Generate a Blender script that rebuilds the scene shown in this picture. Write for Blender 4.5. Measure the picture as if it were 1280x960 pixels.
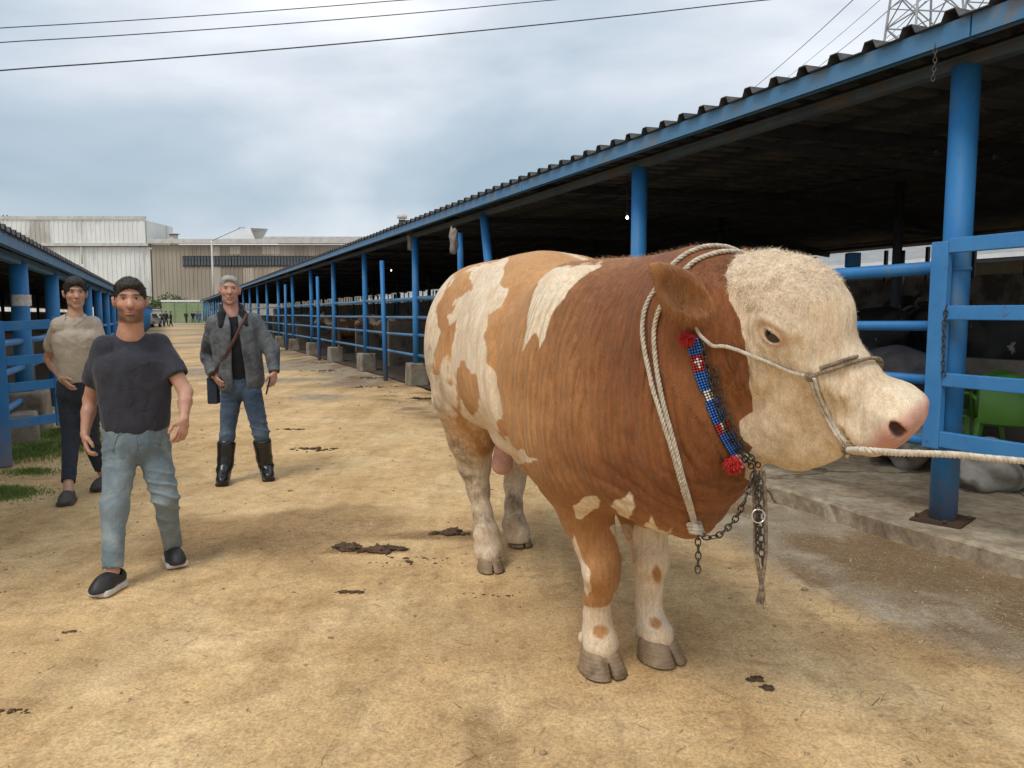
import bpy, bmesh, math, random
import numpy as np
from mathutils import Vector, Matrix, noise as mnoise
random.seed(7); RNG = np.random.default_rng(7)
SC = bpy.context.scene; COL = SC.collection
R = math.radians; PI = math.pi
for o in list(bpy.data.objects): bpy.data.objects.remove(o)

# ---------------------------------------------------------------- camera
FPX = 950.0; CAMZ = 1.45; TP = 88 / FPX; PITCH = math.atan(TP)
cam = bpy.data.cameras.new('camera'); cob = bpy.data.objects.new('camera', cam); COL.objects.link(cob)
cam.sensor_fit = 'HORIZONTAL'; cam.sensor_width = 36; cam.lens = 36 * FPX / 1280
cam.clip_start = 0.05; cam.clip_end = 6000
cob.location = (0, 0, CAMZ); cob.rotation_euler = (PI / 2 - PITCH, 0, 0)
SC.camera = cob
# ---------------------------------------------------------------- world: overcast daylight
SUN_EL, SUN_AZ = R(58), R(215)       # azimuth clockwise from +Y: behind and to the left of the camera
w = bpy.data.worlds.new('World'); SC.world = w; w.use_nodes = True
nt = w.node_tree; nt.nodes.clear()
def N(nt, t, **kw):
    n = nt.nodes.new(t)
    for k, v in kw.items():
        if k.startswith('i_'): n.inputs[k[2:].replace('_', ' ')].default_value = v
        else: setattr(n, k, v)
    return n
def ramp(nt, stops, fac=None, interp='LINEAR'):
    r = nt.nodes.new('ShaderNodeValToRGB'); cr = r.color_ramp; cr.interpolation = interp
    while len(cr.elements) < len(stops): cr.elements.new(0.5)
    for e, (p, c) in zip(cr.elements, stops):
        e.position = p; e.color = c if len(c) == 4 else (*c, 1)
    if fac is not None: nt.links.new(fac, r.inputs[0])
    return r
L = nt.links.new
sky = N(nt, 'ShaderNodeTexSky', sky_type='NISHITA', sun_disc=False, sun_elevation=SUN_EL, sun_rotation=SUN_AZ, air_density=1.2, dust_density=3.0)
bg1 = N(nt, 'ShaderNodeBackground'); bg1.inputs[1].default_value = 0.1
L(sky.outputs[0], bg1.inputs[0])
tc = N(nt, 'ShaderNodeTexCoord')
mp = N(nt, 'ShaderNodeMapping'); mp.inputs['Scale'].default_value = (1, 1, 2.6); mp.inputs['Location'].default_value = (1.4, .3, .05)
L(tc.outputs['Generated'], mp.inputs[0])
n1 = N(nt, 'ShaderNodeTexNoise'); n1.inputs['Scale'].default_value = 1.9; n1.inputs['Detail'].default_value = 8; n1.inputs['Roughness'].default_value = .5; n1.inputs['Distortion'].default_value = .25
L(mp.outputs[0], n1.inputs['Vector'])
sep = N(nt, 'ShaderNodeSeparateXYZ'); L(tc.outputs['Generated'], sep.inputs[0])
# elevation profile of the cloud deck: pale at the horizon, a blue grey band above it, paler higher up
el = ramp(nt, [(0.0, (.60,)*3), (.03, (.66,)*3), (.085, (.60,)*3), (.14, (.22,)*3), (.24, (.34,)*3), (.36, (.62,)*3), (.7, (.72,)*3), (1, (.72,)*3)], sep.outputs[2])
ml = N(nt, 'ShaderNodeMath', operation='MULTIPLY_ADD'); L(n1.outputs[0], ml.inputs[0]); ml.inputs[1].default_value = 2.2; ml.inputs[2].default_value = -1.08
ad = N(nt, 'ShaderNodeMath', operation='ADD'); L(ml.outputs[0], ad.inputs[0]); L(el.outputs[0], ad.inputs[1])
cl = ramp(nt, [(0, (.25, .325, .39)), (.30, (.34, .40, .46)), (.60, (.49, .525, .57)), (1, (.74, .75, .76))], ad.outputs[0])
bg2 = N(nt, 'ShaderNodeBackground'); bg2.inputs[1].default_value = .96
L(cl.outputs[0], bg2.inputs[0])
mx = N(nt, 'ShaderNodeMixShader'); mx.inputs[0].default_value = .88
L(bg1.outputs[0], mx.inputs[1]); L(bg2.outputs[0], mx.inputs[2])
ow = N(nt, 'ShaderNodeOutputWorld'); L(mx.outputs[0], ow.inputs[0])
sl = bpy.data.lights.new('sun', 'SUN'); sl.energy = 1.05; sl.angle = R(22); sl.color = (1, .95, .87)
so = bpy.data.objects.new('sun', sl); COL.objects.link(so)
sd = Vector((math.sin(SUN_AZ) * math.cos(SUN_EL), math.cos(SUN_AZ) * math.cos(SUN_EL), math.sin(SUN_EL)))
so.rotation_euler = sd.to_track_quat('Z', 'Y').to_euler(); so.location = sd * 30
SC.view_settings.view_transform = 'Standard'; SC.view_settings.look = 'None'
SC.view_settings.exposure = 0.74; SC.view_settings.gamma = 1.0
SC.cycles.max_bounces = 6; SC.cycles.diffuse_bounces = 3; SC.cycles.glossy_bounces = 2
SC.cycles.use_denoising = True
SC.cycles.caustics_reflective = False; SC.cycles.caustics_refractive = False

# ---------------------------------------------------------------- measuring helpers
CP, SP = math.cos(PITCH), math.sin(PITCH)
def at(px, py, Y):                       # the point of the place seen in direction (px, py), Y metres ahead
    u = (px - 640) / FPX; v = (480 - py) / FPX
    r = Vector((u, CP + v * SP, -SP + v * CP)); return Vector((0, 0, CAMZ)) + r * (Y / r.y)
def ground(px, py, z=0.0):
    u = (px - 640) / FPX; v = (480 - py) / FPX
    r = Vector((u, CP + v * SP, -SP + v * CP)); return Vector((0, 0, CAMZ)) + r * ((z - CAMZ) / r.z)
ROWA = R(24.36); DX, DY = -math.sin(ROWA), math.cos(ROWA)
def row(s, t, z=0.0):                    # s along the lane, t across it
    return Vector((s * DX + t * DY, s * DY - t * DX, z))
def s_at(px, t):                         # where along the row at offset t a pixel column falls
    u = (px - 640) / FPX / (CP + TP * SP)
    Y = t / (DY * u - DX); return u * Y * DX + Y * DY
# ---------------------------------------------------------------- objects
def tag(o, label=None, cat=None, group=None, kind=None):
    if label: o['label'] = label
    if cat: o['category'] = cat
    if group: o['group'] = group
    if kind: o['kind'] = kind
    return o
def thing(name, label, cat, loc=(0, 0, 0), rz=0.0, group=None):
    o = bpy.data.objects.new(name, None); COL.objects.link(o)
    o.empty_display_size = .2
    o.location = loc; o.rotation_euler = (0, 0, rz); return tag(o, label, cat, group)
def link(name, me, m=None, parent=None, loc=None, rot=None):
    o = bpy.data.objects.new(name, me); COL.objects.link(o)
    if m is not None and len(me.materials) == 0: me.materials.append(m)
    if parent is not None: o.parent = parent
    if loc is not None: o.location = loc
    if rot is not None: o.rotation_euler = rot
    return o
def kids(o): return [c for c in bpy.data.objects if c.parent == o]
def copy_tree(o, parent=None):
    c = o.copy(); COL.objects.link(c)
    if parent is not None: c.parent = parent
    for ch in kids(o):
        if ch is not c: copy_tree(ch, c)
    return c
class MB:
    def __init__(s): s.v = []; s.f = []; s.mi = []; s.sm = []
    def add(s, vs, fs, mi=0, smooth=False):
        b = len(s.v); s.v += [tuple(p) for p in vs]; s.f += [tuple(b + i for i in f) for f in fs]
        s.mi += [mi] * len(fs); s.sm += [smooth] * len(fs); return s
    def box(s, c, h, rz=0.0, M=None, mi=0, top=1.0):
        ca, sa = math.cos(rz), math.sin(rz); vs = []
        for dz in (-1, 1):
            k = top if dz > 0 else 1
            for dx, dy in ((-1, -1), (1, -1), (1, 1), (-1, 1)):
                x, y, z = dx * h[0] * k, dy * h[1] * k, dz * h[2]
                p = Vector((x, y, z))
                if M is not None: p = M @ p
                vs.append((c[0] + p.x * ca - p.y * sa, c[1] + p.x * sa + p.y * ca, c[2] + p.z))
        return s.add(vs, [(3, 2, 1, 0), (4, 5, 6, 7), (0, 1, 5, 4), (1, 2, 6, 5), (2, 3, 7, 6), (3, 0, 4, 7)], mi)
    def bar(s, a, b, wx, wz, mi=0, up=(0, 0, 1)):            # rectangular bar from a to b, half sizes wx, wz
        a = Vector(a); b = Vector(b); d = (b - a).normalized(); u = Vector(up)
        x = d.cross(u)
        if x.length < 1e-4: x = d.cross(Vector((1, 0, 0)))
        x.normalize(); u = x.cross(d)
        vs = [p + x * (i * wx) + u * (j * wz) for p in (a, b) for i, j in ((-1, -1), (1, -1), (1, 1), (-1, 1))]
        return s.add(vs, [(0, 1, 2, 3), (7, 6, 5, 4), (4, 5, 1, 0), (5, 6, 2, 1), (6, 7, 3, 2), (7, 4, 0, 3)], mi)
    def tube(s, pts, rad, n=8, mi=0, cap=True, flat=None):
        pts = [Vector(p) for p in pts]; k = len(pts)
        rads = rad if isinstance(rad, (list, tuple)) else [rad] * k
        vs = []; fs = []; prev = None
        for i, p in enumerate(pts):
            d = (pts[min(i + 1, k - 1)] - pts[max(i - 1, 0)])
            d = d.normalized() if d.length > 1e-9 else Vector((0, 0, 1))
            if prev is None:
                x = d.cross(Vector((0, 0, 1)))
                if x.length < 1e-3: x = d.cross(Vector((1, 0, 0)))
            else: x = prev - d * prev.dot(d)
            x.normalize(); prev = x; y = d.cross(x)
            for j in range(n):
                a = 2 * PI * j / n
                vs.append(p + (x * math.cos(a) + y * math.sin(a) * (flat or 1)) * rads[i])
        for i in range(k - 1):
            for j in range(n):
                fs.append((i * n + j, i * n + (j + 1) % n, (i + 1) * n + (j + 1) % n, (i + 1) * n + j))
        s.add(vs, fs, mi, True)
        if cap:
            b = len(s.v) - len(vs)
            s.f += [tuple(b + j for j in reversed(range(n))), tuple(b + (k - 1) * n + j for j in range(n))]
            s.mi += [mi] * 2; s.sm += [False] * 2
        return s
    def blob(s, c, r, seed=0, amp=.25, sub=2, mi=0, fr=2.0):
        bm = bmesh.new(); bmesh.ops.create_icosphere(bm, subdivisions=sub, radius=1)
        vs = []
        for v in bm.verts:
            q = v.co.copy(); k = 1 + amp * mnoise.noise(q * fr + Vector((seed * 7.3, seed * 1.7, 0)))
            vs.append((c[0] + q.x * r[0] * k, c[1] + q.y * r[1] * k, c[2] + q.z * r[2] * k))
        fs = [tuple(v.index for v in f.verts) for f in bm.faces]; bm.free()
        return s.add(vs, fs, mi, True)
    def mesh(s, name, mats=()):
        me = bpy.data.meshes.new(name); me.from_pydata(s.v, [], s.f)
        for m in (mats if isinstance(mats, (list, tuple)) else [mats]): me.materials.append(m)
        me.polygons.foreach_set('material_index', s.mi); me.polygons.foreach_set('use_smooth', s.sm); me.update(); return me
    def build(s, name, m, parent=None, loc=None, rot=None, bevel=0):
        o = link(name, s.mesh(name, m), None, parent, loc, rot)
        if bevel:
            b = o.modifiers.new('bevel', 'BEVEL'); b.width = bevel; b.segments = 2; b.limit_method = 'ANGLE'
        return o
# ---------------------------------------------------------------- materials
def srgb(r, g, b):
    f = lambda c: (c / 255 / 12.92) if c <= 10 else ((c / 255 + .055) / 1.055) ** 2.4
    return (f(r), f(g), f(b))
def new_mat(name):
    m = bpy.data.materials.new(name); m.use_nodes = True; return m, m.node_tree, m.node_tree.nodes['Principled BSDF']
def noise_node(nt, scale, detail=4, rough=.55, dist=0, vec=None, dim=None):
    n = nt.nodes.new('ShaderNodeTexNoise'); n.inputs['Scale'].default_value = scale; n.inputs['Detail'].default_value = detail
    n.inputs['Roughness'].default_value = rough; n.inputs['Distortion'].default_value = dist
    if vec is not None: nt.links.new(vec, n.inputs['Vector'])
    return n
def obj_vec(nt, scale=(1, 1, 1), geo=False, rot=(0, 0, 0)):
    t = nt.nodes.new('ShaderNodeNewGeometry' if geo else 'ShaderNodeTexCoord'); m = nt.nodes.new('ShaderNodeMapping')
    m.inputs['Scale'].default_value = scale; m.inputs['Rotation'].default_value = rot
    nt.links.new(t.outputs['Position' if geo else 'Object'], m.inputs[0]); return m.outputs[0]
def mixc(nt, fac, a, b, mode='MIX'):
    n = nt.nodes.new('ShaderNodeMix'); n.data_type = 'RGBA'; n.blend_type = mode
    for i, x in ((0, fac), (6, a), (7, b)):
        if hasattr(x, 'links') or hasattr(x, 'is_linked'): nt.links.new(x, n.inputs[i])
        elif i == 0: n.inputs[0].default_value = x
        else: n.inputs[i].default_value = (*x, 1) if len(x) == 3 else x
    return n.outputs[2]
def math_n(nt, op, a, b=None, c=None, clamp=False):
    n = nt.nodes.new('ShaderNodeMath'); n.operation = op; n.use_clamp = clamp
    for i, x in enumerate((a, b, c)):
        if x is None: continue
        if hasattr(x, 'is_linked'): nt.links.new(x, n.inputs[i])
        else: n.inputs[i].default_value = x
    return n.outputs[0]
def attr(nt, name):
    n = nt.nodes.new('ShaderNodeAttribute'); n.attribute_name = name; return n
def bump(nt, bsdf, h, strength=.3, dist=.01):
    b = nt.nodes.new('ShaderNodeBump'); b.inputs['Strength'].default_value = strength; b.inputs['Distance'].default_value = dist
    nt.links.new(h, b.inputs['Height']); nt.links.new(b.outputs[0], bsdf.inputs['Normal']); return b
def mat(name, c1, c2=None, rough=.7, scale=6, detail=5, metal=0, bs=.25, bd=.004, bscale=None, lo=.38, hi=.62, c3=None, s3=1.5, geo=False, stretch=(1, 1, 1), spec=.5, lo3=.5, hi3=.62):
    m, nt, b = new_mat(name); v = obj_vec(nt, stretch, geo)
    c2 = c2 or tuple(x * .75 for x in c1)
    n = noise_node(nt, scale, detail, .6, 0, v); r = ramp(nt, [(lo, c1), (hi, c2)], n.outputs[0]); out = r.outputs[0]
    if c3:
        n3 = noise_node(nt, s3, 7, .65, .3, v); r3 = ramp(nt, [(lo3, (0, 0, 0)), (hi3, (1, 1, 1))], n3.outputs[0])
        out = mixc(nt, r3.outputs[0], out, c3)
    nt.links.new(out, b.inputs['Base Color'])
    b.inputs['Roughness'].default_value = rough; b.inputs['Metallic'].default_value = metal
    b.inputs['Specular IOR Level'].default_value = spec
    if bs:
        nb = noise_node(nt, bscale or scale * 4, 5, .6, 0, v); bump(nt, b, nb.outputs[0], bs, bd)
    return m
# ---------------------------------------------------------------- sculpting: smooth blends of solids, meshed by surface nets
F4 = np.float32
def A(*x): return np.array(x, dtype=F4)
def rotm(rx=0, ry=0, rz=0):
    return np.array(Matrix.Rotation(rz, 3, 'Z') @ Matrix.Rotation(ry, 3, 'Y') @ Matrix.Rotation(rx, 3, 'X'), dtype=F4)
def s_cap(a, b, ra, rb=None):
    a = np.array(a, F4); b = np.array(b, F4); rb = ra if rb is None else rb; ab = b - a; l2 = max(float(ab @ ab), 1e-9)
    def f(P):
        q = P - a; h = np.clip(q @ ab / l2, 0, 1)
        return np.linalg.norm(q - h[:, None] * ab, axis=1) - (ra + (rb - ra) * h)
    return f
def s_ell(c, r, M=None):
    c = np.array(c, F4); r = np.array(r, F4)
    def f(P):
        q = P - c
        if M is not None: q = q @ M
        k0 = np.linalg.norm(q / r, axis=1); k1 = np.linalg.norm(q / (r * r), axis=1)
        return k0 * (k0 - 1) / np.maximum(k1, 1e-6)
    return f
def s_eseg(a, b, wa, ha, wb, hb, up=(0, 0, 1), n=2.0):       # elliptic section, w sideways, h along up
    a = np.array(a, F4); b = np.array(b, F4); ab = b - a; ln = float(np.linalg.norm(ab)); d = ab / ln
    u = np.array(up, F4); u = u - d * (u @ d); u /= np.linalg.norm(u); s = np.cross(d, u)
    def f(P):
        q = P - a; x = q @ d; t = np.clip(x / ln, 0, 1); t = t * t * (3 - 2 * t) * .5 + t * .5
        wd = wa + (wb - wa) * t; hh = ha + (hb - ha) * t
        ex = np.maximum(np.maximum(-x, x - ln), 0); m = np.minimum(wd, hh)
        k = (np.abs(q @ s / wd) ** n + np.abs(q @ u / hh) ** n + np.abs(ex / m) ** n) ** (1 / n)
        return (k - 1) * m
    return f
def s_prof(secs, axis=0, lat=1, vert=2, n=2.2):              # a body lofted along an axis: (x, top, bottom, half width, lateral centre, width shift)
    S = np.array(secs, F4)
    x0, x1 = S[0, 0], S[-1, 0]
    def f(P):
        x = P[:, axis]; xc = np.clip(x, x0, x1)
        top = np.interp(xc, S[:, 0], S[:, 1]); bot = np.interp(xc, S[:, 0], S[:, 2]); w = np.interp(xc, S[:, 0], S[:, 3])
        lc = np.interp(xc, S[:, 0], S[:, 4]) if S.shape[1] > 4 else 0
        h = (top - bot) / 2; zc = (top + bot) / 2; m = np.minimum(w, h)
        v = (P[:, vert] - zc) / h; ex = np.abs(x - xc)
        wv = w * (1 - .10 * np.clip(v, -1, 1))              # a little fuller below
        k = (np.abs((P[:, lat] - lc) / wv) ** n + np.abs(v) ** n + (ex / m) ** n) ** (1 / n)
        return (k - 1) * m
    return f
def smooth_secs(secs, k=4):                                   # Catmull-Rom through the sections
    S = np.array(secs, float); out = []
    for i in range(len(S) - 1):
        p0, p1, p2, p3 = S[max(i - 1, 0)], S[i], S[i + 1], S[min(i + 2, len(S) - 1)]
        for j in range(k):
            t = j / k
            q = .5 * (2 * p1 + (p2 - p0) * t + (2 * p0 - 5 * p1 + 4 * p2 - p3) * t * t + (3 * p1 - p0 - 3 * p2 + p3) * t ** 3)
            q[0] = p1[0] + (p2[0] - p1[0]) * t; out.append(q)
    out.append(S[-1]); return np.array(out)
def smin(a, b, k):
    h = np.clip(.5 + .5 * (b - a) / k, 0, 1); return b + (a - b) * h - k * h * (1 - h)
def xf(f, M, t):                                              # put a solid given in local axes (columns of M) at t
    M = np.array(M, F4); t = np.array(t, F4)
    return lambda P: f((P - t) @ M)
def model(parts):
    def f(P):
        d = None
        for p in parts:
            e = p[0](P).astype(F4); k = p[1]; op = p[2] if len(p) > 2 else '+'
            if d is None: d = e
            elif op == '+': d = smin(d, e, k)
            elif op == '-': d = -smin(-d, e, k)
            elif op == '&': d = -smin(-d, -e, k)
        return d
    return f
def sculpt(f, lo, hi, h, B=6, slack=1.7, newton=1):
    lo = np.array(lo, float); hi = np.array(hi, float)
    nb = np.ceil((hi - lo) / (h * B)).astype(int); n = nb * B
    cx = [lo[i] + (np.arange(nb[i]) + .5) * B * h for i in range(3)]
    C = np.stack(np.meshgrid(*cx, indexing='ij'), -1).reshape(-1, 3).astype(F4)
    dc = np.concatenate([f(C[i:i + 200000]) for i in range(0, len(C), 200000)]).reshape(nb)
    thr = B * h * .87 * slack
    act = np.abs(dc) < thr
    D = np.where(dc < 0, F4(-thr), F4(thr)).astype(F4)
    for ax in range(3): D = np.repeat(D, B, ax); 
    am = act
    for ax in range(3): am = np.repeat(am, B, ax)
    idx = np.flatnonzero(am.ravel())
    ijk = np.stack(np.unravel_index(idx, D.shape), -1)
    P = (lo + (ijk + .5) * h).astype(F4)
    vals = np.concatenate([f(P[i:i + 300000]) for i in range(0, len(P), 300000)])
    Df = D.ravel(); Df[idx] = vals; D = Df.reshape(D.shape); del P
    D[0] = D[-1] = thr; D[:, 0] = D[:, -1] = thr; D[:, :, 0] = D[:, :, -1] = thr
    S = D < 0
    cnt = np.zeros(tuple(k - 1 for k in D.shape), np.int8)
    offs = [(i, j, k) for i in (0, 1) for j in (0, 1) for k in (0, 1)]
    sh = cnt.shape
    for o in offs: cnt += S[o[0]:o[0] + sh[0], o[1]:o[1] + sh[1], o[2]:o[2] + sh[2]]
    cell = np.flatnonzero(((cnt > 0) & (cnt < 8)).ravel()); c3 = np.stack(np.unravel_index(cell, sh), -1)
    vid = np.full(cnt.size, -1, np.int64); vid[cell] = np.arange(len(cell)); vid = vid.reshape(sh)
    acc = np.zeros((len(cell), 3)); num = np.zeros(len(cell))
    for o in offs:
        for ax in range(3):
            if o[ax]: continue
            o2 = list(o); o2[ax] = 1
            d1 = D[c3[:, 0] + o[0], c3[:, 1] + o[1], c3[:, 2] + o[2]]; d2 = D[c3[:, 0] + o2[0], c3[:, 1] + o2[1], c3[:, 2] + o2[2]]
            m = (d1 < 0) != (d2 < 0); t = d1 / np.where(m, d1 - d2, 1)
            q = np.tile(np.array(o, float), (len(cell), 1)); q[:, ax] += t
            acc[m] += q[m]; num += m
    V = lo + (c3 + acc / num[:, None] + .5) * h
    Q = []
    for ax in range(3):
        a1, a2 = (ax + 1) % 3, (ax + 2) % 3
        s1 = [slice(None)] * 3; s2 = [slice(None)] * 3; s1[ax] = slice(0, -1); s2[ax] = slice(1, None)
        ch = S[tuple(s1)] != S[tuple(s2)]; ed = np.stack(np.nonzero(ch), -1)
        ins = S[ed[:, 0], ed[:, 1], ed[:, 2]]
        def g(i, j):
            c = ed.copy(); c[:, a1] -= i; c[:, a2] -= j; return vid[c[:, 0], c[:, 1], c[:, 2]]
        q = np.stack([g(0, 0), g(1, 0), g(1, 1), g(0, 1)], -1)
        q[~ins] = q[~ins][:, ::-1]; Q.append(q)
    Q = np.concatenate(Q); Q = Q[(Q >= 0).all(1)]
    V = V.astype(F4)
    for _ in range(newton):
        G, d = grad(f, V, h * .6); l2 = np.maximum((G * G).sum(1), .05)
        st = -(d / l2)[:, None] * G; ln = np.linalg.norm(st, axis=1, keepdims=True)
        V = V + st * np.minimum(1, h * .8 / np.maximum(ln, 1e-9)); 
    G, _ = grad(f, V, h); Nn = G / np.maximum(np.linalg.norm(G, axis=1, keepdims=True), 1e-6)
    return V, Q, Nn
def grad(f, V, e):
    d = f(V.astype(F4)); G = np.stack([f(V + A(*(e if i == j else 0 for j in range(3)))) - d for i in range(3)], -1) / e
    return G, d
def np_mesh(name, V, Q, mats=(), attrs=None, mi=None, smooth=True):
    me = bpy.data.meshes.new(name); nq = len(Q)
    me.vertices.add(len(V)); me.vertices.foreach_set('co', np.ascontiguousarray(V, dtype=F4).ravel())
    k = Q.shape[1]
    me.loops.add(nq * k); me.loops.foreach_set('vertex_index', Q.astype(np.int32).ravel())
    me.polygons.add(nq); me.polygons.foreach_set('loop_start', np.arange(0, nq * k, k, dtype=np.int32))
    try: me.polygons.foreach_set('loop_total', np.full(nq, k, np.int32))
    except Exception: pass
    for m in (mats if isinstance(mats, (list, tuple)) else [mats]): me.materials.append(m)
    if mi is not None: me.polygons.foreach_set('material_index', np.asarray(mi, np.int32))
    me.update(calc_edges=True); me.validate()
    me.polygons.foreach_set('use_smooth', np.full(len(me.polygons), smooth))
    for nm, a in (attrs or {}).items():
        a = np.asarray(a, F4)
        if a.ndim == 1: at_ = me.attributes.new(nm, 'FLOAT', 'POINT'); at_.data.foreach_set('value', a)
        else:
            at_ = me.attributes.new(nm, 'FLOAT_VECTOR', 'POINT'); at_.data.foreach_set('vector', a.ravel())
    return me
_LAT = RNG.random((64, 64, 64)).astype(F4) * 2 - 1
def vnoise(P, fr=1.0, seed=0):                               # value noise, vectorised
    q = np.asarray(P, float) * fr + seed * 17.31; i = np.floor(q).astype(int); f = q - i; f = f * f * (3 - 2 * f); r = 0
    for a in (0, 1):
        for b in (0, 1):
            for c in (0, 1):
                wt = (f[:, 0] if a else 1 - f[:, 0]) * (f[:, 1] if b else 1 - f[:, 1]) * (f[:, 2] if c else 1 - f[:, 2])
                r = r + wt * _LAT[(i[:, 0] + a) % 64, (i[:, 1] + b) % 64, (i[:, 2] + c) % 64]
    return r
def fbm(P, fr=1.0, oct=3, seed=0):
    return sum(vnoise(P, fr * 2 ** k, seed + k) * .5 ** k for k in range(oct)) / sum(.5 ** k for k in range(oct))
def sstep(a, b, x): t = np.clip((x - a) / (b - a), 0, 1); return t * t * (3 - 2 * t)
def poly_sd(pts, XY):                                        # signed distance to a polygon (positive inside)
    p = np.array(pts, float); X = np.asarray(XY, float); d = np.full(len(X), 1e9); ins = np.zeros(len(X), bool)
    for i in range(len(p)):
        a, b = p[i], p[(i + 1) % len(p)]; e = b - a; q = X - a
        t = np.clip(q @ e / max(e @ e, 1e-9), 0, 1); d = np.minimum(d, np.linalg.norm(q - t[:, None] * e, axis=1))
        c = (a[1] > X[:, 1]) != (b[1] > X[:, 1])
        with np.errstate(divide='ignore', invalid='ignore'):
            xx = a[0] + (X[:, 1] - a[1]) * e[0] / (e[1] if e[1] != 0 else 1e-9)
        ins ^= c & (X[:, 0] < xx)
    return np.where(ins, d, -d)
# ================================================================ GROUND
def grid_mesh(xs, ys, zf, name, mats, attrs=None):
    X, Y = np.meshgrid(xs, ys, indexing='ij'); P = np.stack([X.ravel(), Y.ravel()], 1)
    Z = zf(P); V = np.concatenate([P, Z[:, None]], 1); nx, ny = len(xs), len(ys)
    i = np.arange(nx - 1)[:, None] * ny + np.arange(ny - 1)[None]; i = i.ravel()
    Q = np.stack([i, i + ny, i + ny + 1, i + 1], 1)
    return np_mesh(name, V, Q, mats, {k: f(P) for k, f in (attrs or {}).items()})
def nonuni(a, b, fine, lo, hi, grow=1.25):
    c = list(np.arange(lo, hi, fine)); s = fine; x = c[-1]
    while x < b: s *= grow; x = min(x + s, b); c.append(x)
    s = fine; x = c[0]
    while x > a: s *= grow; x = max(x - s, a); c.insert(0, x)
    return np.array(c)
def st_of(P): return P[:, 0] * DX + P[:, 1] * DY, P[:, 0] * DY - P[:, 1] * DX
def gz(P):
    p3 = np.concatenate([P, np.zeros((len(P), 1))], 1); s, t = st_of(P)
    z = .016 * fbm(p3, .8, 3, 1) + .004 * fbm(p3, 5, 3, 2)
    fadeb = sstep(1.2, .3, np.hypot(P[:, 0] - .3, P[:, 1] - 3.8) * .5)
    z = z * (1 - .75 * fadeb)
    z = z - .02 * sstep(3.2, 4.0, t) * (s < 14)
    return z - .004
def blob2(P, px, py, rx, ry, jit=.5, seed=1, ang=0):
    c = ground(px, py); q = P - np.array([c.x, c.y]); ca, sa = math.cos(ang), math.sin(ang)
    q = np.stack([q[:, 0] * ca + q[:, 1] * sa, -q[:, 0] * sa + q[:, 1] * ca], 1)
    p3 = np.concatenate([P, np.zeros((len(P), 1))], 1)
    return sstep(1.25, .55, np.hypot(q[:, 0] / rx, q[:, 1] / ry) + jit * fbm(p3, 2.2, 3, seed))
def g_wet(P):
    s, t = st_of(P); p3 = np.concatenate([P, np.zeros((len(P), 1))], 1)
    w_ = np.maximum.reduce([.7 * blob2(P, 330, 665, .9, .8, .6, 3), .7 * blob2(P, 420, 655, .9, .5, .6, 4), .85 * blob2(P, 545, 668, .5, .14, .5, 5), .9 * blob2(P, 455, 686, .35, .10, .5, 6),
        .55 * blob2(P, 610, 930, .10, .28, .5, 7, .2), .5 * blob2(P, 470, 480, 1.6, 1.3, .8, 8), .6 * blob2(P, 640, 470, 1.8, 1.0, .8, 9), .35 * blob2(P, 300, 505, 1.5, 1.2, .9, 10), .35 * blob2(P, 700, 780, .8, .4, .9, 17), .45 * blob2(P, 1180, 800, .7, .25, .9, 18), .3 * blob2(P, 150, 800, .7, .4, .9, 19), .5 * blob2(P, 380, 440, 2, 1.5, .9, 20)])
    w_ = np.maximum(w_, .80 * sstep(2.7, 3.6, t + .5 * fbm(p3, .9, 3, 11)) * sstep(-.25, .15, fbm(p3, 1.6, 3, 31)))
    return np.maximum(w_, .8 * sstep(.60, .0, np.abs(t - 3.05 - .12 * fbm(p3, 1.5, 2, 3))) * sstep(.0, .22, fbm(p3, 1.8, 3, 12) + .1) * (s < 7))
def g_conc(P):
    s, t = st_of(P); p3 = np.concatenate([P, np.zeros((len(P), 1))], 1)
    c = sstep(2.6, 3.5, t + .35 * fbm(p3, .8, 3, 13)) * (s < 8) * .95
    return np.maximum(c, sstep(9, 15, s + 3 * fbm(p3, .4, 3, 14)) * (.35 + .65 * sstep(-.15, .2, fbm(p3, .45, 4, 15))))
m_ground, nt, bs = new_mat('packed_dirt')
gv = obj_vec(nt, geo=True)
nA = noise_node(nt, 1.1, 8, .62, .3, gv); nB = noise_node(nt, 14, 8, .72, .2, gv); nC = noise_node(nt, 85, 6, .75, 0, gv); nD = noise_node(nt, 300, 3, .7, 0, gv)
base = ramp(nt, [(.28, (.46, .295, .14)), (.5, (.58, .40, .205)), (.70, (.67, .50, .285))], nA.outputs[0])
sp1 = ramp(nt, [(.34, (.84, .82, .79)), (.5, (1, 1, 1)), (.66, (1.12, 1.11, 1.08))], nB.outputs[0]); sp2 = ramp(nt, [(.34, (.66, .63, .59)), (.5, (1, 1, 1)), (.64, (1.30, 1.28, 1.2))], nC.outputs[0])
col = mixc(nt, 1, base.outputs[0], sp1.outputs[0], 'MULTIPLY')
conc = ramp(nt, [(.3, (.20, .15, .10)), (.55, (.34, .28, .20)), (.75, (.50, .43, .33))], noise_node(nt, 3.5, 8, .7, .3, gv).outputs[0])
tr_ = noise_node(nt, 2.6, 6, .6, .3, obj_vec(nt, (1, .12, 1), True, (0, 0, -ROWA))); trr = ramp(nt, [(.36, (.86, .84, .81)), (.5, (1, 1, 1)), (.62, (1.10, 1.10, 1.10))], tr_.outputs[0]); col = mixc(nt, 1, col, trr.outputs[0], 'MULTIPLY')
mid = noise_node(nt, 4.5, 6, .7, .6, gv); mr = ramp(nt, [(.34, (.80, .77, .73)), (.48, (1, 1, 1)), (.66, (1.12, 1.12, 1.1))], mid.outputs[0]); col = mixc(nt, 1, col, mr.outputs[0], 'MULTIPLY')
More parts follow.
